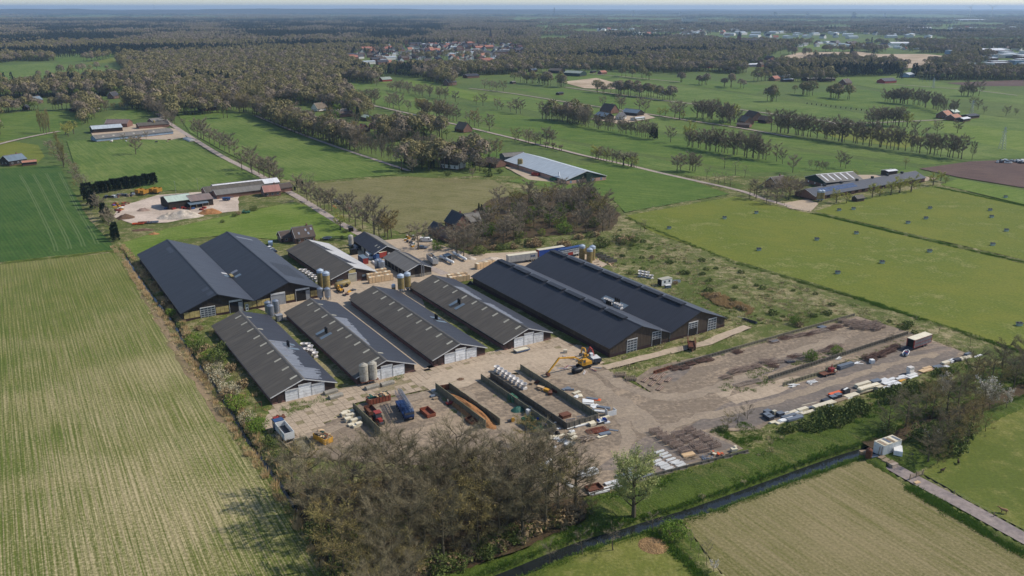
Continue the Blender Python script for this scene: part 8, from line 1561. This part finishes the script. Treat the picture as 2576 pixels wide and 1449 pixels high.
# ---------------------------------------------------------------- village
def house_tpl(k, w, l, ze, zr, rf, wl):
    m = MB(); wall = MB(); V = [(0,0,0),(w,0,0),(w,0,ze),(w/2,0,zr-.1),(0,0,ze)]; V = [(x-w/2,-l/2,z) for x,_,z in V]+[(x-w/2,l/2,z) for x,_,z in V]; wall.add(V, [(0,1,2,3,4),(9,8,7,6,5),(1,6,7,2),(5,0,4,9)])
    roof = MB().slab([(-w/2-.4,-l/2-.3,ze-.2),(0,-l/2-.3,zr),(0,l/2+.3,zr),(-w/2-.4,l/2+.3,ze-.2)], .15).slab([(0,-l/2-.3,zr),(w/2+.4,-l/2-.3,ze-.2),(w/2+.4,l/2+.3,ze-.2),(0,l/2+.3,zr)], .15)
    ch = MB().box(-.35,l*.2,zr-.5,.35,l*.2+.6,zr+1.0); wn = MB().box(-.6,-.05,0,.6,.0,1.2)
    return (wall.mesh('wall', wl), roof.mesh('roof', rf), ch.mesh('chimney', M_brick), wn.mesh('window', M_glass), w, l)
VT = [house_tpl(0,9,11,3,8,M_orange,M_whitew), house_tpl(1,9,12,4.5,9,M_tileD,M_whitew), house_tpl(2,9,14,4.5,8.5,M_tile,M_brick), house_tpl(3,10,22,5,8.5,M_tileD,M_brick), house_tpl(4,9,11,3,7.5,M_tileR,M_whitew), house_tpl(5,14,24,5,6.4,M_palegrey,M_whitew), house_tpl(6,10,24,5.2,9,M_tileR,M_brick)]
VL = ['orange-roofed white house in the village','dark-roofed white house in the village','brown-roofed brick house in the village','dark-roofed brick terrace in the village','red-roofed white house in the village','pale flat hall in the village','red-roofed brick terrace in the village']
def vhouse(k, x, y, rz, lab, grp):
    wl, rf, ch, wn, w, l = VT[k]; t = thing('village_house', lab, 'house', (x,y), rz, grp); inst('wall', wl, t); inst('roof', rf, t); inst('chimney', ch, t)
    for dx in (-w*.22, w*.22): inst('window', wn, t, (dx,-l/2,1.0))
    for dy in (-l*.25, l*.25): inst('window', wn, t, (w/2,dy,1.0), math.pi/2)
HZ = {}
def village(poly, n, ks, mind, seed, where):
    Pw = GP(poly); a = np.array(Pw); rr = random.Random(seed); pts = []; tr = 0
    while len(pts) < n and tr < 9000:
        tr += 1; x, y = rr.uniform(a[:,0].min(),a[:,0].max()), rr.uniform(a[:,1].min(),a[:,1].max())
        if not pip(np.array([x]),np.array([y]),Pw)[0] or any((x-p)**2+(y-q)**2 < mind*mind for p,q in pts): continue
        pts.append((x,y)); k = rr.choice(ks)
        if 'hazy' in where: HZ.setdefault(k, []).append((x,y,rr.uniform(0,3))); continue
        vhouse(k, x, y, rr.choice([.5,2.07,.4,2.2])+rr.uniform(-.15,.15), VL[k]+where, VL[k]+where)
village([(870,152),(900,130),(960,118),(1080,112),(1200,110),(1300,112),(1330,130),(1310,150),(1240,162),(1100,160),(1000,164),(900,164)], 240, [0,1,1,2,2,3,3,4,6,5,1,5], 13, 3, ' centre')
village([(1300,130),(1340,150),(1500,160),(1620,165),(1700,160),(1650,145),(1450,140)], 36, [1,2,3,4,2,5], 26, 4, ' east')
village([(1880,150),(1960,150),(2050,165),(2180,178),(2200,185),(2000,180),(1900,168)], 22, [1,2,4,0,2,3], 22, 5, ' beyond the meadows'); village([(1960,105),(2100,108),(2400,122),(2576,118),(2576,130),(2300,128),(2000,118)], 60, [1,2,5,3,4,5], 30, 6, ' at the far building site'); village([(1500,75),(1900,72),(2576,70),(2576,95),(2000,98),(1500,92)], 130, [5,5,1,5,5,4], 60, 7, ' in the hazy distance')
village([(600,190),(760,170),(900,170),(930,190),(820,215),(640,220)], 14, [1,2,4,2], 40, 8, ' hidden in the wood')
for k, q in HZ.items():
    q = np.array(q); Z = 0*q[:,0]
    for me in VT[k][:2]: gn_scatter('distant_buildings', np.stack([q[:,0],q[:,1],Z],1), np.ones((len(q),3))*1.5, np.stack([Z,Z,q[:,2]],1), bpy.data.objects.new('distant_building', me))
# industrial estate
ri = random.Random(12)
for i in range(34):
    u = ri.uniform(2405,2600); v = ri.uniform(134,182); w, l, hh = ri.uniform(12,26), ri.uniform(18,48), ri.uniform(5,8); x, y = g(u,v); k = i % 3
    t = thing('industrial_hall', ['white flat-roofed hall on the industrial estate','grey flat-roofed hall on the industrial estate','brick hall with pale roof on the industrial estate'][k], 'hall', (x,y), .25, ['white estate halls','grey estate halls','brick estate halls'][k])
    MB().box(-l/2,-w/2,0,l/2,w/2,hh).build('wall', [M_whitew,M_bluew,M_brick][k], t); MB().box(-l/2-.2,-w/2-.2,hh,l/2+.2,w/2+.2,hh+.5).build('roof', [M_whiter,M_palegrey,M_whiter][k], t); MB().box(-l*.3,-w/2-.06,0,l*.3,-w/2-.005,hh*.5).build('window_band', M_glass, t)
for u, v, w, l, lab in ((2480,134,30,75,'huge white distribution hall above the estate'),(2448,156,20,50,'long grey hall at the estate front'),(2260,116,20,55,'long shed with row of pale roof lights'),(1740,84,24,60,'long white hall far beyond the village'),(2440,52,40,260,'far white greenhouse complex near the turbines'),(2310,74,30,120,'far white works beyond the meadows')):
    x, y = g(u,v); t = thing('industrial_hall', lab, 'hall', (x,y), .15); MB().box(-l/2,-w/2,0,l/2,w/2,8).build('wall', M_whitew, t); MB().slab([(-l/2,-w/2,8),(l/2,-w/2,8),(l/2,0,11),(-l/2,0,11)], .3).slab([(-l/2,0,11),(l/2,0,11),(l/2,w/2,8),(-l/2,w/2,8)], .3).build('roof', M_whiter, t)
# churches, towers, turbines, pylons
def church(u, v, rz, nave, tower, spire, label, roof=M_tileD):
    t = thing('church', label, 'church', g(u,v), rz); L, w, h = nave
    if L: FLm = MB(); extr(FLm, [(-w/2,0),(w/2,0),(w/2,h*.55),(0,h-.3),(-w/2,h*.55)], 0, L); q = FLm.build('nave', M_brick, t); q.rotation_euler = (0,0,-math.pi/2); MB().slab([(0,-w/2-.4,h*.52),(L,-w/2-.4,h*.52),(L,0,h),(0,0,h)], .3).slab([(0,0,h),(L,0,h),(L,w/2+.4,h*.52),(0,w/2+.4,h*.52)], .3).build('nave_roof', roof, t)
    a = tower[0]/2; MB().box(-a*2,-a,0,0,a,tower[1]).build('tower', M_brick, t); s = MB(); s.add([(-a*2-.2,-a-.2,tower[1]),(.2,-a-.2,tower[1]),(.2,a+.2,tower[1]),(-a*2-.2,a+.2,tower[1]),(-a,0,tower[1]+spire)], [(0,1,4),(1,2,4),(2,3,4),(3,0,4)]); s.build('spire', M_roofA, t); MB().box(-a-.8,-a-.05,tower[1]-4,-a+.8,-a-.005,tower[1]-2).build('belfry_opening', M_dark, t); return t
church(1862, 116, .05, (62,20,20), (9,26), 14, 'large dark brick church with tower beyond the meadows'); church(1237, 108, .3, (30,13,13), (7,20), 22, 'village church with slender pointed spire')
church(1026, 119, .3, (34,14,13), (7,18), 2, 'village church with stubby brick tower')
def turbine(u, v, hub, bl, rot, label):
    x, y = g(u,v); t = thing('wind_turbine', label, 'wind turbine', (x,y), 0, None); MB().lathe([(2.6,0),(1.4,hub)], 12).build('tower', M_wht, t, True); MB().box(-1.6,-5,hub-1.6,1.6,3,hub+1.8).build('nacelle', M_wht, t)
    for k in range(3):
        a = rot+k*2.0944; c, s = math.cos(a), math.sin(a); P_ = lambda rr, o: (rr*c-o*s, -5.6, hub+rr*s+o*c); hb = MB(); V = [P_(1,-.9),P_(bl*.25,-2.0),P_(bl,-.35),P_(bl,.25),P_(bl*.25,1.2),P_(1,.9)]; V2 = [(x,y+.5,z) for x,y,z in V]; hb.add(V+V2, [tuple(range(6)), tuple(range(11,5,-1))]+[(i,i+6,(i+1)%6+6,(i+1)%6) for i in range(6)]); hb.build('blade', M_wht, t)
    MB().lathe([(1.8,-6.6),(1.9,-5)], 10, 0,0,hub, axis='y').build('hub', M_wht, t)
turbine(2437, 49.5, 100, 46, R(55), 'pale wind turbine on the horizon with steep blades'); turbine(2492, 48.5, 98, 52, R(30), 'pale wind turbine on the horizon with one blade pointing down')
def pylon(u, v, h, label, grp):
    t = thing('power_pylon', label, 'pylon', g(u,v), .3, grp); m = MB(); b = h*.11
    for sx in (-1,1):
        for sy in (-1,1): m.bar((sx*b,sy*b,0),(sx*.25,sy*.25,h),.09)
    for i in range(9):
        z0, z1 = h*i/9, h*(i+1)/9; w0, w1 = b*(1-i/9)+.25*i/9, b*(1-(i+1)/9)+.25*(i+1)/9
        for sy in (-1,1): m.bar((-w0,sy*w0,z0),(w1,sy*w1,z1),.05).bar((w0,sy*w0,z0),(-w1,sy*w1,z1),.05); m.bar((sy*w0,-w0,z0),(sy*w1,w1,z1),.05)
    m.build('lattice_body', M_steel, t)
    for z, q in ((h*.78,3.2),(h*.9,2.4)): MB().bar((-q,0,z),(q,0,z),.09).bar((-q,0,z),(0,0,z+.9),.05).bar((q,0,z),(0,0,z+.9),.05).build('cross_arm', M_steel, t)
pylon(2520, 376, 16.5, 'lattice power pylon at the edge of the eastern meadow', None); pylon(2443, 289, 14, 'lattice power pylon among the eastern hedgerow trees', None); pylon(2347, 222, 13, 'far lattice pylon beyond the lane', None)
for i in range(5): t = thing('gantry_pole', 'slim steel pole in the group of five by the blue grey shed', 'pole', g(2312+i*9, 205+i*.3), 0, 'group of five poles'); MB().tube([(0,0,0),(0,0,9)], [.2,.12], 6).bar((-1.5,0,8.4),(1.5,0,8.4),.1).build('pole', M_steel, t)
for u, v, w, h, lab in ((1948,44,36,48,'pale grey tower block on the horizon'),(2030,44,30,40,'second hazy tower block on the horizon'),(2147,46,40,52,'broad hazy tower block on the horizon'),(1735,58,110,30,'long hazy slab block beyond the village'),(1593,42,20,58,'slim hazy tower block on the horizon'),(1712,42,26,44,'twin hazy tower block on the horizon'),(2225,42,30,36,'low hazy tower block on the horizon')):
    t = thing('tower_block', lab, 'building', g(u,v), .2); MB().box(-w/2,-8,0,w/2,8,h).build('wall', M_whitew, t); MB().box(-w/4,-4,h,w/4,4,h+5).build('roof_house', M_greyp, t)
    for k in range(int(h/6)): MB().box(-w/2+1,-8.1,3+k*6,w/2-1,-8.02,5.5+k*6).build('window_band', M_glass, t)
t = thing('radio_mast', 'slim radio mast on the wooded hills', 'mast', g(389,31), 0); MB().lathe([(5,0),(3,70),(6,72),(6,84),(2,86),(1,140)], 10).build('shaft', M_greyp, t)
t = thing('factory_chimney', 'tall slim chimney beyond the village', 'chimney', g(1394,44), 0); MB().lathe([(5,0),(3,95)], 10).build('shaft', M_greyp, t)
# ---------------------------------------------------------------- tufts, reeds and brambles too many to count
def tuft(name, n, h, rad, mat, seed, lean=.5):
    rs = np.random.RandomState(seed); a = rs.rand(n)*6.283; q = rad*np.sqrt(rs.rand(n)); Pt = np.stack([np.cos(a)*q, np.sin(a)*q, np.full(n,-.08)],1)
    D = np.stack([np.cos(a)*lean*rs.rand(n), np.sin(a)*lean*rs.rand(n), rs.uniform(.5,1,n)],1)*h
    return bpy.data.objects.new(name, joinm(name, MB(), [tri_cloud(Pt, D, rs.uniform(.06,.16,n), rs)], [B_bark, mat], [1]))
B_tg = twigmat('rough_grass_blades', S(112,132,56), S(140,150,84)); B_td = twigmat('straw_blades', S(182,168,124), S(204,186,146)); B_tl = twigmat('lush_blades', S(96,126,42), S(122,144,64))
TU = [tuft('grass_tuft', 30, .55, .55, B_tg, 1), tuft('straw_tuft', 46, .6, .6, B_td, 2), tuft('lush_tuft', 36, .5, .7, B_tl, 3), tuft('reed_tuft', 60, 1.5, .7, B_reed, 4, .35)]
BR = bpy.data.objects.new('bramble_clump', shrub_tpl(500, 160, .42, B_shr, 1.3, 1.2, 3)[1])
def strew(name, poly, n, tp, smin, smax, avoid=True, seed=1, zoff=0.0):
    rs = np.random.RandomState(seed); Pw = GP(poly); a = np.array(Pw); x = rs.uniform(a[:,0].min(), a[:,0].max(), n); y = rs.uniform(a[:,1].min(), a[:,1].max(), n); k = pip(x, y, Pw)
    if avoid:
        for S_ in SHEETS: k &= ~pip(x, y, S_)
        k &= pdist(x, y, SL) > 1.9
    k &= vnoise(x, y, 5, seed+9) > .38; x, y = x[k], y[k]; m = len(x); s = rs.uniform(smin, smax, (m,1))
    gn_scatter(name, np.stack([x, y, np.full(m, zoff)],1), np.concatenate([s,s,s],1), np.stack([0*x,0*x,rs.rand(m)*6.28],1), tp)
ROUGH = [(1490,610),(1560,578),(1650,600),(1850,672),(2060,735),(2300,815),(2450,880),(2440,900),(2150,790),(1840,830),(1640,925),(1540,935),(1530,890),(1830,815),(1480,640)]
BANK = [(1250,1470),(1480,1255),(1640,1205),(1880,1145),(1910,1090),(2060,1030),(2250,975),(2420,915),(2500,900),(2400,1040),(2200,1120),(1800,1262),(1560,1340),(1380,1400)]
strew('rough_grass', ROUGH, 5200, TU[0], .7, 1.5, seed=1); strew('dry_grass', ROUGH, 3800, TU[1], .7, 1.5, seed=2); strew('brambles', ROUGH, 200, BR, .3, 1.3, seed=3); strew('reeds', [(1755,735),(1800,735),(1900,780),(1880,795),(1800,765)], 900, TU[3], .5, .9, seed=11)
strew('bank_grass', BANK, 7000, TU[2], .8, 1.6, seed=4, zoff=.2); strew('dry_grass', BANK, 1500, TU[1], .6, 1.3, seed=5, zoff=.2); strew('brambles', [(1960,1085),(2100,1030),(2330,955),(2400,930),(2330,985),(2100,1075),(1990,1100)], 900, BR, .7, 1.5, seed=6, zoff=.2)
SIDE = [(330,650),(360,650),(470,800),(530,800),(545,860),(700,1040),(690,1110),(740,1160),(700,1200),(560,990),(430,795),(340,680)]
strew('rough_grass', SIDE, 1600, TU[0], .7, 1.5, seed=7); strew('reeds', SIDE, 700, TU[3], .6, 1.1, seed=8); strew('dry_grass', [(330,680),(352,704),(420,800),(480,912),(545,1010),(600,1090),(520,1000),(440,890),(380,790),(340,710)], 2600, TU[1], .7, 1.6, False, seed=9)
for a, b, n in (((2045,536),(2576,661),1500),((2350,470),(2576,517),500),((1570,546),(1850,662),700),((1850,662),(2150,748),700),((2150,748),(2576,888),900),((16,661),(296,631),700),((1640,1336),(1770,1449),600),((2290,1228),(2576,1394),1300)):
    rs = np.random.RandomState(n); (x0,y0),(x1,y1) = g(*a), g(*b); t = rs.rand(n); n = n//2; t = t[:n]; x = x0+(x1-x0)*t+rs.normal(0,.7,n); y = y0+(y1-y0)*t+rs.normal(0,.7,n); s = rs.uniform(.7,1.5,(n,1)); gn_scatter('verge_grass', np.stack([x,y,0*x],1), np.concatenate([s,s,s],1), np.stack([0*x,0*x,t*60],1), TU[2] if n != 350 else TU[0])
for pl, n in (([(1233,990),(1215,960),(1330,1040),(1400,1090),(1390,1092),(1310,1040)],300),([(1300,925),(1330,930),(1380,970),(1370,975)],160),([(1990,990),(1800,985),(1830,945),(1960,905),(2100,880),(2110,895),(1990,945),(1900,985)],900),([(1960,960),(2080,925),(2280,850),(2285,860),(2090,935),(1970,975)],900),([(1640,925),(1840,875),(2140,790),(2150,800),(1850,890),(1650,945)],900),([(1100,985),(1150,1030),(1200,1065),(1190,1068),(1130,1030)],260),([(700,1025),(850,985),(845,1000),(720,1050)],260),([(1045,935),(1020,950),(960,965),(1000,945)],160),([(1390,850),(1280,880),(1230,895),(1240,888),(1380,846)],160),([(1780,1085),(1870,1060),(1960,1110),(1880,1125)],500)):
    strew('yard_weeds', pl, int(n*1.3), TU[2] if n % 200 else TU[0], .5, 1.0, False, seed=n+int(pl[0][0]), zoff=.05)

for tp, n, nm, LN, o0, o1 in ((TU[0],2600,'verge_grass',DL,1.0,2.6),(TU[1],1500,'dry_grass',DL,1.0,2.6),(TU[3],500,'reeds',DL,1.0,2.6),(TU[2],2400,'bank_grass',SL,2.3,3.6),(TU[0],420,'bank_grass',SL,1.9,2.6)):
    rs = np.random.RandomState(n); L = np.array(smooth_line(LN, 3)); k = rs.randint(0, len(L)-1, n); f = rs.rand(n,1); q = L[k]+(L[k+1]-L[k])*f; d = L[k+1]-L[k]; d /= np.linalg.norm(d,axis=1)[:,None]; o = rs.choice([-1,1],(n,1))*rs.uniform(o0,o1,(n,1)); q = q+np.stack([-d[:,1],d[:,0]],1)*o; s = rs.uniform(.6,1.3,(n,1))
    gn_scatter(nm, np.concatenate([q,np.where(np.abs(o) < 1.8, -.5, -.1)],1), np.concatenate([s,s,s],1), np.stack([0*f[:,0],0*f[:,0],rs.rand(n)*6],1), tp)
print('script seconds', round(time.time()-T0, 1), 'objects', len(bpy.data.objects))
